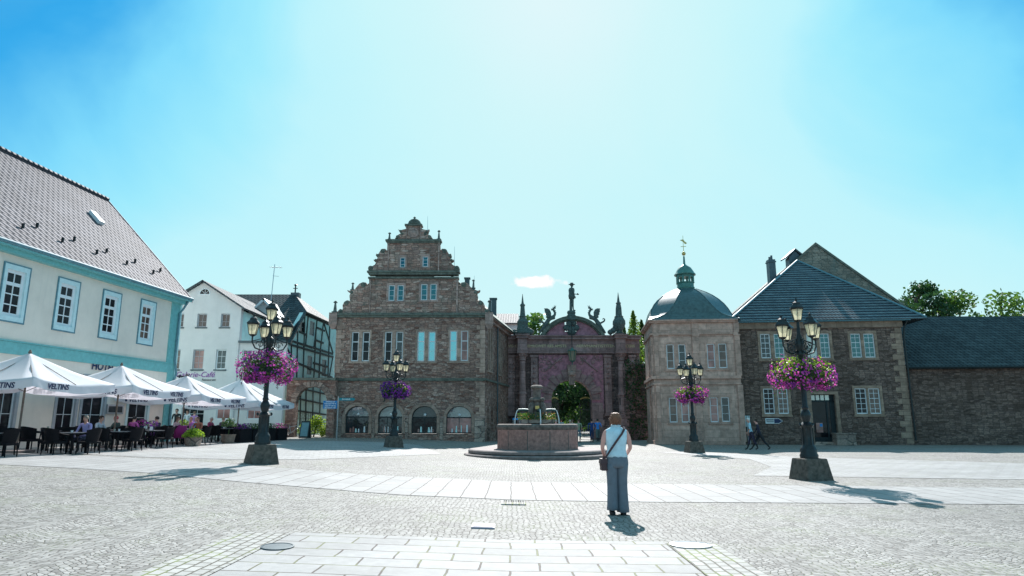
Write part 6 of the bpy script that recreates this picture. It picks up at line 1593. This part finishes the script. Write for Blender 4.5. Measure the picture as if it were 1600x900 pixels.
# rows run parallel to the hotel front
tp_ = table_proto(); cp_ = chair_proto()
tabs = [('at the near end of the terrace', -15.8, 24.4), ('under the far left umbrella', -17.9, 26.2), ('in the front row', -15.7, 27.0), ('under the nearest umbrella', -17.8, 29.4), ('between front row and planter', -15.8, 29.7), ('by the hotel corner window', -17.6, 32.4),
        ('beside the yellow-green planter', -15.9, 33.6), ('under the middle umbrella', -17.4, 36.0), ('behind the wooden tub', -16.0, 37.6), ('under the farthest umbrella', -16.8, 40.3), ('beyond the near end', -17.0, 22.0)]
tabpos = []
for i, (lab, x, y) in enumerate(tabs):
    o = tp_ if i == 0 else dup(tp_)
    o.location = (x, y, gz(x)); o.rotation_euler = (0, 0, RT); o['label'] = 'dark square cafe table ' + lab; tabpos.append((x, y))
chs = []; occupied = []
ci = 0
people_seats = []
where = [t[0] for t in tabs]
sides = ['near side', 'far side', 'hotel side', 'square side']
PAL = {(0, 1): ((.35, .3, .55), (.05, .05, .08), (.3, .25, .2), 'grey-haired', 'lilac top'), (3, 3): ((.05, .08, .07), (.05, .05, .06), (.45, .12, .12), 'red-haired', 'dark jacket'),
       (5, 0): ((.55, .12, .4), (.05, .05, .08), (.03, .03, .03), 'dark-haired', 'pink blouse'), (6, 2): ((.6, .4, .42), (.3, .3, .33), (.12, .08, .05), 'brown-haired', 'pale pink shirt'),
       (5, 3): ((.08, .05, .1), (.1, .03, .15), (.05, .03, .03), 'dark-haired', 'dark purple top'), (7, 1): ((.55, .2, .65), (.1, .1, .2), (.25, .15, .1), 'brown-haired', 'violet top'),
       (7, 3): ((.15, .45, .65), (.1, .1, .1), (.6, .5, .42), 'fair-haired', 'light blue shirt'), (8, 2): ((.35, .05, .12), (.05, .05, .06), (.5, .45, .42), 'grey-haired', 'dark red sweater'),
       (9, 0): ((.15, .12, .1), (.05, .05, .05), (.4, .3, .2), 'fair-haired', 'brown jacket'), (2, 2): ((.5, .5, .55), (.1, .1, .1), (.05, .03, .02), 'dark-haired', 'grey shirt'), (6, 1): ((.4, .15, .1), (.1, .1, .1), (.1, .06, .04), 'brown-haired', 'rust-red top')}
seat_people = PAL
for ti, (x, y) in enumerate(tabpos):
    for si, (dx_, dy_, rz) in enumerate(((0, -.72, 0), (0, .72, pi), (-.74, 0, -pi / 2), (.74, 0, pi / 2))):
        o = cp_ if ci == 0 else dup(cp_)
        c_, s_ = cos(RT), sin(RT); X, Y_ = x + dx_ * c_ - dy_ * s_, y + dx_ * s_ + dy_ * c_
        jit = ((ci * 37) % 11 - 5) * .03
        o.location = (X, Y_, gz(X)); o.rotation_euler = (0, 0, rz + RT + jit)
        o['label'] = 'black woven chair %s, %s of table' % (where[ti], sides[si])
        if (ti, si) in seat_people: occupied.append((X, Y_, rz + RT + jit, ti, si))
        ci += 1
for (X, Y_, rz, ti, si) in occupied:
    sh_, tr_, hr_, hn, cn = PAL[(ti, si)]
    p = thing('person', '%s guest in a %s seated %s' % (hn, cn, where[ti]), 'person', (X, Y_, gz(X)), rz, group='guests seated on the cafe terrace')
    p.location.x -= .0
    human(p, h=1.68, pose='sit', shirt=sh_, trousers=tr_, hair=hr_, arms=(.55, .45), lean=.12, sleeves='short' if ti % 2 else 'long', female=bool(ti % 2))
# standing people by the cafe door
def standing(u, v, Y, lab, **k):
    if v is not None: x, Y = hit_ground(u, v)
    else: x = at(u, 690, Y)[0]
    rz = k.pop('rz', 0)
    p = thing('person', lab, 'person', (x, Y, gz(x)), rz); human(p, **k); return p
standing(300, None, 43.6, 'guest in a lilac top with pink scarf standing before the cafe front', shirt=(.5, .25, .6), trousers=(.1, .1, .2), hair=(.2, .12, .08), female=True, h=1.66, rz=.4)
standing(289, None, 45.2, 'guest in a white shirt in the cafe doorway', shirt=(.7, .72, .75), trousers=(.05, .05, .06), hair=(.05, .03, .02), h=1.75, rz=2.8)
standing(272, None, 41.5, 'waiter in black by the violet flowers beside the hotel corner', shirt=(.02, .02, .025), trousers=(.02, .02, .025), hair=(.03, .02, .02), h=1.78, rz=3.0)
# blanket in magenta over a chair
bx_, by_ = tabpos[6][0], tabpos[6][1] - .72
o = MB(); 
vs = []
for i in range(9):
    a = -1.0 + 2.0 * i / 8
    for z, k in ((.35, .4), (.9, .36), (.95, .33), (.88, .27), (.55, .24)): vs.append((k * sin(a), -k * cos(a) - .02 + .03, z - .05 * abs(sin(a)) + .02 * sin(i * 2)))
o.add(vs, [(i * 5 + j, i * 5 + j + 1, i * 5 + j + 6, i * 5 + j + 5) for i in range(8) for j in range(4)])
bl = o.build('blanket', cloth((.3, .02, .16), 'blanket'), smooth=True); bl.modifiers.new('s', 'SOLIDIFY').thickness = .015
bl.location = (bx_, by_, gz(bx_)); bl.rotation_euler.z = RT; tag(bl, 'magenta blanket hung over a black chair beside the yellow-green planter', 'blanket')
# a little crockery on the tables
random.seed(33)
for ti, nm, lab, mk_, pr in ((0, 'coffee_cup', 'white cup', 'white', [(.03, 0), (.045, .07), (.04, .07), (.02, .02)]), (1, 'drinking_glass', 'tall clear drinking glass', 'glit', [(.03, 0), (.037, .16), (.032, .16), (.02, .02)]), (3, 'coffee_cup', 'white cup', 'white', [(.03, 0), (.045, .07), (.04, .07), (.02, .02)]),
                         (4, 'menu_card', 'upright white menu card', 'white', None), (6, 'drinking_glass', 'tall clear drinking glass', 'glit', [(.03, 0), (.037, .16), (.032, .16), (.02, .02)]), (7, 'menu_card', 'upright white menu card', 'white', None), (8, 'coffee_cup', 'white cup', 'white', [(.03, 0), (.045, .07), (.04, .07), (.02, .02)])):
    x, y = tabpos[ti]; e = MB()
    if pr: e.lathe(pr, (0, 0, 0), 12)
    else: e.add([(-.06, -.04, 0), (.06, -.04, 0), (.06, 0, .16), (-.06, 0, .16), (.06, .04, 0), (-.06, .04, 0)], [(0, 1, 2, 3), (3, 2, 4, 5)])
    o = e.build(nm, M[mk_]); o.location = (x + .16, y - .2, gz(x + .16) + .745); tag(o, lab + ' on the table ' + where[ti], {'coffee_cup': 'cup', 'drinking_glass': 'glass', 'menu_card': 'menu card'}[nm])
# planters
def planter(name, label, x, y, r, h, potmat, n, leafh, mat2, wood=False, leafs=.07, hgt=.35, cat='planter', stems=False):
    random.seed(int(x * 10) + 50)
    t = thing(name, label, cat, (x, y, gz(x)))
    p = MB(); p.lathe([(r * .78, 0), (r * .92, h * .5), (r, h * .92), (r * 1.06, h * .94), (r * 1.06, h), (r * .9, h), (r * .85, h * .85), (.01, h * .84)], (0, 0, 0), 20)
    if wood:
        for z in (.2, .75): p.lathe([(r * (.8 + .18 * z) * 1.04, h * z - .02), (r * (.8 + .18 * z) * 1.04, h * z + .02)], (0, 0, 0), 20)
    p.build('pot', M[potmat], t, autos=40)
    f = MB()
    if stems: f.path([(0, 0, h * .8), (.02, 0, h + leafh * .7)], [.03, .02], 6)
    for i in range(n):
        d = rnd_dir(); rr = r * 1.25 * random.random() ** .5
        leaf_quads(f, Vector((rr * d.x, rr * d.y, h + abs(d.z) * hgt * random.random() ** .6 + (leafh if stems else 0) - .03)), leafs * random.uniform(.6, 1.2), 0 if random.random() < .8 else 1, .3)
    f.build('plant', [M[mat2], M['leafm']], t); return t
x, y = at(303, 696, 26.8)[0], 26.4
planter('planter', 'round stone planter with bright yellow-green foliage at the front of the terrace', -14.95, 32.0, .4, .45, 'base', 1300, 0, 'leafy', leafs=.06, hgt=.4)
planter('wooden_tub', 'weathered wooden half-barrel with a small ball tree beside the lamp post', -14.9, 35.8, .36, .46, 'wood', 420, .45, 'leafd', wood=True, hgt=.45, leafs=.05, stems=True)
# flower pots standing on the tables
def potflower(x, y, z, lab, mat, s=.09):
    t = thing('flower_pot', lab, 'flower pot', (x, y, z)); p = MB(); p.lathe([(s * .7, 0), (s, s * 1.5), (s * .9, s * 1.5), (.01, s * 1.3)], (0, 0, 0), 12); p.build('pot', M['navy'], t, autos=40)
    f = MB(); random.seed(int(abs(x * 31)))
    for i in range(220): d = rnd_dir(); f_ = Vector((d.x * s * 1.9, d.y * s * 1.9, s * 2.4 + d.z * s * 1.3)) * 1.0; leaf_quads(f, f_, .04, 0 if i % 3 else 1)
    f.build('flowers', [M[mat], M['leafm']], t)
potflower(-17.6, 32.3, gz(-17.6) + .74, 'magenta flowers in a dark pot on the table by the hotel corner window', 'fl1', .12)
potflower(-15.75, 29.75, gz(-15.75) + .74, 'dark purple flowers in a pot on the table between front row and planter', 'fl3', .11)
potflower(-17.4, 36.0, gz(-17.4) + .74, 'yellow flowers in a pot on the table under the middle umbrella', 'leafy', .12)
potflower(-16.0, 37.6, gz(-16.0) + .74, 'small violet flowers in a pot on the table behind the wooden tub', 'fl2', .09)
for k, (dx_, c, lab) in enumerate(((.2, 'white', 'white cup'), (-.22, 'gpink', 'small pink glass jar'), (.02, 'glit', 'pale glass'))):
    e = MB(); e.lathe([(.03, 0), (.04, .09), (.034, .09), (.02, .02)], (0, 0, 0), 12); o = e.build(('coffee_cup', 'jar', 'drinking_glass')[k], M[c]); o.location = (-15.7 + dx_, 26.85, gz(-15.7 + dx_) + .746); tag(o, lab + ' on the front row cafe table', ('cup', 'jar', 'glass')[k])
# dark box planters closing the terrace
bxs = [(-14.85, 37.6), (-14.75, 39.15), (-14.6, 40.7), (-14.4, 42.25)]
for i, (x, y) in enumerate(bxs):
    t = thing('box_planter', 'black rectangular box planter with %s, %s in the row' % (('low violet flowers', 'sparse dark leaves', 'dark trailing leaves', 'pink flowers')[i], ('first', 'second', 'third', 'last')[i]), 'planter', (x, y, gz(x)), radians(86), group='black box planters closing the terrace')
    b = MB(); b.box(-.7, .7, -.2, .2, 0, .68); b.box(-.72, .72, -.22, .22, .683, .72); b.build('box', M['rattan'], t, bevel=.015)
    f = MB(); random.seed(60 + i)
    for k in range(420): leaf_quads(f, Vector((random.uniform(-.68, .68), random.uniform(-.2, .2), .72 + random.random() ** 2 * .3)), .045, 0 if random.random() < .6 else 1)
    f.build('plants', [M['leafd'], M[('fl2', 'leafm', 'leafd', 'fl1')[i]]], t)
# bush and planting beyond the archway
random.seed(77)
bu = thing('sunlit_bush', 'bright yellow-green bush beyond the round stone archway', 'bush', (at(492, 660, 51.6)[0], 51.4, gz(-14)))
f = MB(); f.path([(0, 0, -.1), (.1, 0, .5), (.3, .1, 1.1)], [.06, .05, .02], 6); f.build('stems', M['bark'], bu, autos=50)
f = MB()
for c, r in ((Vector((-.75, 0, .55)), .5), (Vector((-.1, 0, .8)), .6), (Vector((.5, .1, .75)), .65), (Vector((.2, 0, 1.15)), .5), (Vector((.8, -.1, .4)), .45)):
    for i in range(420): leaf_quads(f, c + rnd_dir() * r * random.random() ** .35, .075 * random.uniform(.6, 1.2), 0 if random.random() < .7 else 1)
f.build('foliage', [M['leafy'], M['leafm']], bu)
fe = thing('garden_fence', 'low dark iron fence inside the round archway', 'fence', (at(470, 660, 50.6)[0], 50.6, gz(-15)))
f = MB()
for k in range(12): f.tube((-.9 + k * .16, 0, 0), (-.9 + k * .16, 0, 1.75), .014, n=4); 
for z in (.2, 1.3, 1.72): f.box(-.95, .9, -.015, .015, z, z + .03)
for k in range(6): f.path([(-.75 + k * .3 + .1 * cos(a * .55), 0, 1.52 + .1 * sin(a * .55)) for a in range(12)], .012, 4)
f.build('bars', M['iron'], fe)
# bicycle leaning by the arch
bx0 = at(461, 675, 47.4)[0]
bi = thing('bicycle', 'parked bicycle with pale frame leaning by the left foot of the archway', 'bicycle', (bx0 - .2, 47.6, gz(bx0)), radians(15))
def wheel(x, nm='wheel'):
    w_ = MB(); w_.path([(x + .33 * cos(2 * pi * k / 24), 0, .34 + .33 * sin(2 * pi * k / 24)) for k in range(25)], .018, 6)
    o = w_.build(nm, M['black'], bi, autos=60); s_ = MB()
    for k in range(12): q = 2 * pi * k / 12; s_.tube((x, 0, .34), (x + .32 * cos(q), 0, .34 + .32 * sin(q)), .004, n=3)
    s_.build('spokes', M['steel'], o)
wheel(-.52); wheel(.52)
f = MB(); f.tube((-.52, 0, .34), (-.15, 0, .32), .016); f.tube((-.15, 0, .32), (-.28, 0, .85), .018); f.tube((-.15, 0, .32), (.35, 0, .78), .02); f.tube((-.25, 0, .74), (.33, 0, .86), .018); f.tube((.52, 0, .34), (.33, 0, .95), .018); f.tube((-.52, 0, .34), (-.25, 0, .74), .013); f.build('frame', M['steel'], bi)
f = MB(); f.lathe([(.02, 0), (.1, .02), (.08, .06), (.01, .07)], (-.3, 0, .86), 10); f.build('saddle', M['black'], bi, autos=50)
f = MB(); f.path([(.2, -.28, 1.02), (.33, -.1, 1.05), (.33, .1, 1.05), (.2, .28, 1.02)], .014, 6); f.tube((.33, 0, .94), (.33, 0, 1.05), .015); f.build('handlebar', M['steel'], bi, autos=60)
# A-board
ax = at(478, 684, 46.2)[0]
ab = thing('chalkboard_sign', 'dark folding chalkboard standing on the shaded paving before the archway', 'sign', (ax, 46.0, gz(ax)), radians(-12))
f = MB(Matrix.Rotation(radians(-12), 4, 'X')); f.panel(rect(-.33, .33, 0, 1.15), [rect(-.27, .27, .12, 1.05)], -.26, -.22); f.box(-.27, .27, -.245, -.235, .12, 1.05, 1); f.build('front_board', [M['timber'], M['slateblue']], ab)
f = MB(Matrix.Rotation(radians(12), 4, 'X')); f.box(-.33, .33, .22, .25, 0, 1.15); f.build('back_board', M['timber'], ab)
# signpost
sxp = at(526, 680, 44.5)[0]
sp_ = thing('signpost', 'slim steel signpost with stacked blue signs left and one teal sign right', 'signpost', (sxp, 44.5, gz(sxp)))
zz = lambda v: at(526, v, 44.5)[1] - gz(sxp); kk = 44.5 / FPX
f = MB(); f.tube((0, 0, 0), (0, 0, zz(619.5)), .04, n=10); f.build('post', M['steel'], sp_, smooth=False)
for i in range(4):
    z1, z0 = zz(626.2 + i * 3.15), zz(626.2 + i * 3.15 + 2.95); f = MB(); f.box(-23 * kk, -.05, -.03, .0, z0, z1); o = f.build('direction_sign', M['blue'], sp_)
    letters(('Schulmuseum', 'Polizeiamt 300 m', 'Haus Weinberg', 'Parkplatz P. 100')[i], .11, M['white'], o, face_M(-12 * kk, -.034, (z0 + z1) / 2), name='sign_lettering', depth=.002, bold=.004)
z1, z0 = zz(621.5), zz(626); f = MB(); f.prism([(.05, z0), (24 * kk, z0), (26 * kk, (z0 + z1) / 2), (24 * kk, z1), (.05, z1)], -.03, 0); o = f.build('direction_sign', M['tealsign'], sp_)
letters('Innenstadt', .13, M['white'], o, face_M(12 * kk, -.034, (z0 + z1) / 2), name='sign_lettering', depth=.002, bold=.004)

# ================================================================== covers and grates in the paving
def cover(name, label, u0, u1, v0, v1, mat, pattern, cat='manhole cover'):
    a, b_ = hit_ground(u0, v1), hit_ground(u1, v1); c = hit_ground((u0 + u1) / 2, v0); y0, y1 = a[1], c[1]; x0, x1 = a[0], b_[0]
    cx_, cy_ = (x0 + x1) / 2, (y0 + y1) / 2; hw_, hd_ = (x1 - x0) / 2, (y1 - y0) / 2
    o = MB()
    if pattern == 'grate':
        o.panel(rect(-hw_, hw_, -hd_, hd_), [rect(-hw_ + .03 + k * (2 * hw_ - .06) / 9 + .012, -hw_ + .03 + (k + 1) * (2 * hw_ - .06) / 9 - .012, -hd_ + .04, hd_ - .04) for k in range(9)], -.02, .0)
        o.v = [Vector((p.x, p.z, p.y + .012)) for p in o.v]
    elif pattern == 'round': o.lathe([(hw_, -.01), (hw_, .012), (hw_ * .9, .014), (hw_ * .88, .008), (.01, .01)], (0, 0, 0), 28, sy=hd_ / hw_)
    else: o.box(-hw_, hw_, -hd_, hd_, -.01, .014); o.box(-hw_ + .03, hw_ - .03, -hd_ + .03, hd_ - .03, .0145, .02)
    q = o.build(name, M[mat]); q.location = (cx_, cy_, gz(cx_) + .006); q.rotation_euler.y = -math.atan((gz(cx_ + .1) - gz(cx_ - .1)) / .2); tag(q, label, cat); return q
M['lavmetal'] = plain('pale_metal_cover', (.36, .34, .42), .55, var=.1)
cover('manhole_cover', 'oval grey metal cover at the left corner of the slab walk', 398, 452, 849.5, 860, 'lead', 'round')
cover('manhole_cover', 'grey-blue metal cover at the right corner of the slab walk', 1053, 1120, 847.5, 858, 'steel', 'round')
cover('utility_cover', 'small pale lavender rectangular cover among the cobbles', 736, 773, 819.5, 825.5, 'lavmetal', 'rect')
dk = cover('drain_grate', 'narrow slotted drain grate along the edge of the slab ring', 783, 822, 783, 788.5, 'sett', 'grate')

# ================================================================== people on the square
wx, wy = hit_ground(966, 804)
wo_ = thing('person', 'woman seen from behind in a pale blue sleeveless top and wide blue-grey trousers', 'person', (wx, wy, gz(wx)), radians(3))
WH = 1.70
ap = {-1: (-.17, .2, .93), 1: (.19, .2, .95)}
human(wo_, h=WH, shirt=(.42, .66, .78), trousers=(.035, .075, .075), hair=None, female=True, sleeves='none', arm_pose=ap, shoes=(.03, .03, .035))
def loft(name, rings, mat, parent, n=28, smooth=True, thick=.006, fold=0, seed=0):
    """rings: (cx, cy, z, rx, ry)"""
    random.seed(seed); phs = [random.uniform(0, 6) for _ in range(5)]
    vs = []; fs = []
    for i, (cx_, cy_, z, rx, ry) in enumerate(rings):
        for k in range(n):
            a = 2 * pi * k / n; f_ = 1 + fold * (sin(a * 5 + phs[0] + i * .25) * .5 + sin(a * 9 + phs[1] - i * .4) * .35 + sin(a * 3 + i * .9 + phs[2]) * .4)
            vs.append((cx_ + rx * cos(a) * f_, cy_ + ry * sin(a) * f_, z))
    for i in range(len(rings) - 1):
        for k in range(n): fs.append((i * n + k, i * n + (k + 1) % n, (i + 1) * n + (k + 1) % n, (i + 1) * n + k))
    o = MB().add(vs, fs).build(name, mat, parent, smooth=smooth); md = o.modifiers.new('s', 'SOLIDIFY'); md.thickness = thick; md.offset = 0
    return o
k = WH / 1.7
top = cloth((.60, .80, .90), 'pale_blue_cotton'); tro = cloth((.15, .18, .22), 'dark_trouser_cloth'); lea = plain('brown_leather', (.07, .03, .035), .5, var=.2)
loft('sleeveless_top', [(0, 0, .97, .193, .142), (0, 0, 1.02, .178, .134), (0, 0, 1.1, .162, .124), (0, 0, 1.2, .176, .132), (0, -.003, 1.3, .197, .138), (0, -.005, 1.37, .203, .13), (0, -.006, 1.425, .19, .112), (0, -.002, 1.46, .135, .088), (0, 0, 1.485, .088, .076), (0, .002, 1.5, .066, .066)], top, wo_, fold=.03, seed=3)
loft('collar', [(0, -.004, 1.485, .082, .076), (0, -.004, 1.515, .071, .07), (0, -.006, 1.53, .074, .073), (0, -.008, 1.5, .09, .088)], top, wo_, n=20, thick=.008)
# wide trousers
loft('trousers', [(0, 0, 1.0, .176, .132), (0, -.004, .95, .192, .146), (0, -.008, .88, .2, .155), (0, -.005, .83, .198, .15), (0, 0, .79, .19, .14)], tro, wo_, fold=.01, seed=4)
for sg in (-1, 1):
    loft('trouser_leg', [(sg * .085, 0, .85, .108, .14), (sg * .088, 0, .76, .1, .122), (sg * .086, 0, .6, .09, .102), (sg * .086, 0, .45, .088, .098), (sg * .088, 0, .3, .09, .104), (sg * .089, .005, .14, .098, .118), (sg * .09, .01, .045 if sg > 0 else .08, .105, .13)], tro, wo_, n=28, fold=.05, seed=5 + sg)
    s_ = MB(); s_.lathe([(.03, 0), (.048, .005), (.05, .03), (.035, .07), (.01, .075)], (sg * .095, .02, 0), 14, sy=2.3); s_.build('shoe', M['black'], wo_, smooth=True)
    s_ = MB(); s_.taper(sg * .095, -.07, 0, .05, .045, .05, .06, .06); s_.build('shoe_heel', M['black'], wo_)
# short layered hair
random.seed(8); hb = MB(); n1, n2 = 36, 16; vs = []
for i in range(n2 + 1):
    e1 = pi / 2 - i * (pi / 2 + .95) / n2
    for j in range(n1):
        az = 2 * pi * j / n1; fr = sin(az); e2 = e1 if fr < .25 else max(e1, -.95 + (fr - .25) * 1.9)
        bumpy = 1 + .035 * sin(az * 9 + i * .7) + .03 * (random.random() - .5) + .03 * sin(az * 4 - i)
        w_ = cos(e2) if e2 > -.35 else cos(-.35) * (1 - .30 * (-.35 - e2))
        vs.append((.102 * bumpy * w_ * cos(az), .008 + .118 * bumpy * w_ * sin(az), 1.628 + .108 * bumpy * sin(max(e2, -.95))))
fs = [(i * n1 + j, i * n1 + (j + 1) % n1, (i + 1) * n1 + (j + 1) % n1, (i + 1) * n1 + j) for i in range(n2) for j in range(n1)]
hm = plain('brown_hair', (.30, .125, .07), .5, var=.5, scale=60, bump=.6)
hb.add(vs, fs); ho_ = hb.build('hair', hm, wo_, smooth=True)
tf = MB()
for i in range(1800):
    az = random.uniform(0, 2 * pi); el_ = random.uniform(-.85, 1.5)
    if sin(az) > .4 and el_ < .3: continue
    w_ = cos(max(el_, -.35)) * (1 if el_ > -.35 else (1 - .3 * (-.35 - el_))); d = Vector((cos(az) * w_, sin(az) * w_, sin(el_)))
    p = Vector((.105 * d.x, .008 + .121 * d.y, 1.630 + .115 * d.z)); dn = Vector((d.x * .3 + random.gauss(0, .25), d.y * .3 + random.gauss(0, .2), -1 if el_ < 1.0 else -.3)).normalized()
    if el_ > 1: dn = Vector((d.x, d.y, -.2)).normalized()
    sd_ = dn.cross(d).normalized() * .0035; L = .035
    tf.add([p - sd_, p + sd_, p + dn * L + d * .004], [(0, 1, 2)])
tf.build('hair_strands', hm, ho_)
# bag and strap, right shoulder to left hip
bg2 = thing('shoulder_bag', 'small dark brown shoulder bag hanging at the left hip of the woman', 'bag', (wx, wy, gz(wx)), radians(3))
b = MB(); b.taper(-.235, .0, .74, .93, .11, .19, .10, .17); b.build('pouch', lea, bg2, bevel=.018)
b = MB(); b.taper(-.238, -.0, .86, .945, .125, .2, .112, .18); b.box(-.302, -.298, -.03, .03, .82, .87); b.build('flap', lea, bg2, bevel=.01)
b = MB(); pts = [(-.235, -.05, .93), (-.19, -.135, 1.0), (-.11, -.148, 1.12), (-.02, -.152, 1.25), (.07, -.148, 1.37), (.125, -.115, 1.445), (.14, -.03, 1.485), (.125, .06, 1.455), (.04, .15, 1.3), (-.08, .15, 1.12), (-.18, .12, .99), (-.235, .06, .94)]
vs = []
for i, p in enumerate(pts):
    p = Vector(p); t_ = (Vector(pts[min(i + 1, len(pts) - 1)]) - Vector(pts[max(i - 1, 0)])).normalized(); out = Vector((p.x, p.y, .25 if i in (5, 6, 7) else 0)).normalized(); sd_ = t_.cross(out).normalized() * .019
    vs += [p - sd_ + out * .006, p + sd_ + out * .006, p + sd_ + out * .012, p - sd_ + out * .012]
fs = []
for i in range(len(pts) - 1):
    for j in range(4): fs.append((i * 4 + j, i * 4 + (j + 1) % 4, i * 4 + 4 + (j + 1) % 4, i * 4 + 4 + j))
b.add(vs, fs); b.build('strap', lea, bg2)
# couple walking left in front of the wing
standing(1176, 703.2, 0, 'white-haired man in a light blue shirt walking left past the notice board', shirt=(.45, .72, .85), trousers=(.04, .03, .06), hair=(.7, .66, .63), h=1.74, rz=radians(78), stride=.3, lean=.16, sleeves='short', arms=(.3, .1))
standing(1189, 703.5, 0, 'dark-haired woman in dark clothes striding left behind the white-haired man', shirt=(.025, .025, .05), trousers=(.02, .02, .025), hair=(.05, .03, .02), h=1.66, rz=radians(74), stride=.55, lean=.2, sleeves='long', arms=(.2, .4), female=True)
# people by the gate
standing(925, 691.5, 0, 'person in dark blue jacket and jeans walking into the gate', shirt=(.02, .06, .22), trousers=(.02, .05, .14), hair=(.03, .02, .02), h=1.72, sleeves='long', stride=.2, arms=(.1, .3))
standing(934.5, 690.8, 0, 'man in a bright blue shirt and grey trousers walking into the gate', shirt=(.06, .3, .85), trousers=(.14, .2, .2), hair=(.04, .03, .02), h=1.74, stride=.35, arms=(.15, .2))
standing(904.5, 691.5, 0, 'woman in an olive vest and pale blue sleeves right beside the fountain rim', shirt=(.35, .42, .28), trousers=(.12, .2, .26), hair=(.12, .07, .05), h=1.7, female=True)
standing(869, None, 47, 'person with grey hair and purple top behind the fountain', shirt=(.25, .08, .5), trousers=(.05, .05, .1), hair=(.35, .3, .28), h=1.66, female=True)
standing(891, None, 50, 'fair-haired person in a pale green top behind the fountain', shirt=(.4, .5, .42), trousers=(.1, .1, .12), hair=(.5, .42, .33), h=1.66)
standing(894.6, None, 51, 'brown-haired person in grey behind the fountain beside the fair-haired one', shirt=(.25, .3, .28), trousers=(.1, .1, .12), hair=(.14, .08, .06), h=1.7)
standing(877.5, None, 66, 'distant walker in a light blue shirt on the park path beyond the gate', shirt=(.2, .45, .55), trousers=(.05, .06, .1), hair=(.05, .03, .03), h=1.75)
# parasols far beyond the gate
for i, u in enumerate((886, 893)):
    x = at(u, 650, 105)[0]; t = thing('garden_parasol', 'small white parasol in the park beyond the gate, %s of two' % ('left', 'right')[i], 'umbrella', (x, 105, .4), group='white parasols in the palace park')
    e = MB(); e.lathe([(.42, 2.2), (.3, 2.4), (.02, 2.5)], (0, 0, 0), 8); e.build('canopy', M['canvas'], t); e = MB(); e.tube((0, 0, 0), (0, 0, 2.5), .03, n=6); e.build('pole', M['steel'], t)
# blue crate-like stand left of the fountain column, seen over the rim
ps = at(807, 656, 45)
bt = thing('folding_stand', 'small bright blue topped stand seen over the left part of the fountain rim', 'stand', (ps[0], 45, gz(ps[0])))
e = MB(); e.box(-.25, .25, -.2, .2, ps[1] - .03, ps[1] + .08); e.build('top', M['blue'], bt)
for sx_ in (-1, 1):
    for sy_ in (-1, 1): e = MB(); e.tube((sx_ * .2, sy_ * .15, 0), (sx_ * .22, sy_ * .17, ps[1] - .02), .015, n=6); e.build('leg', M['steel'], bt)
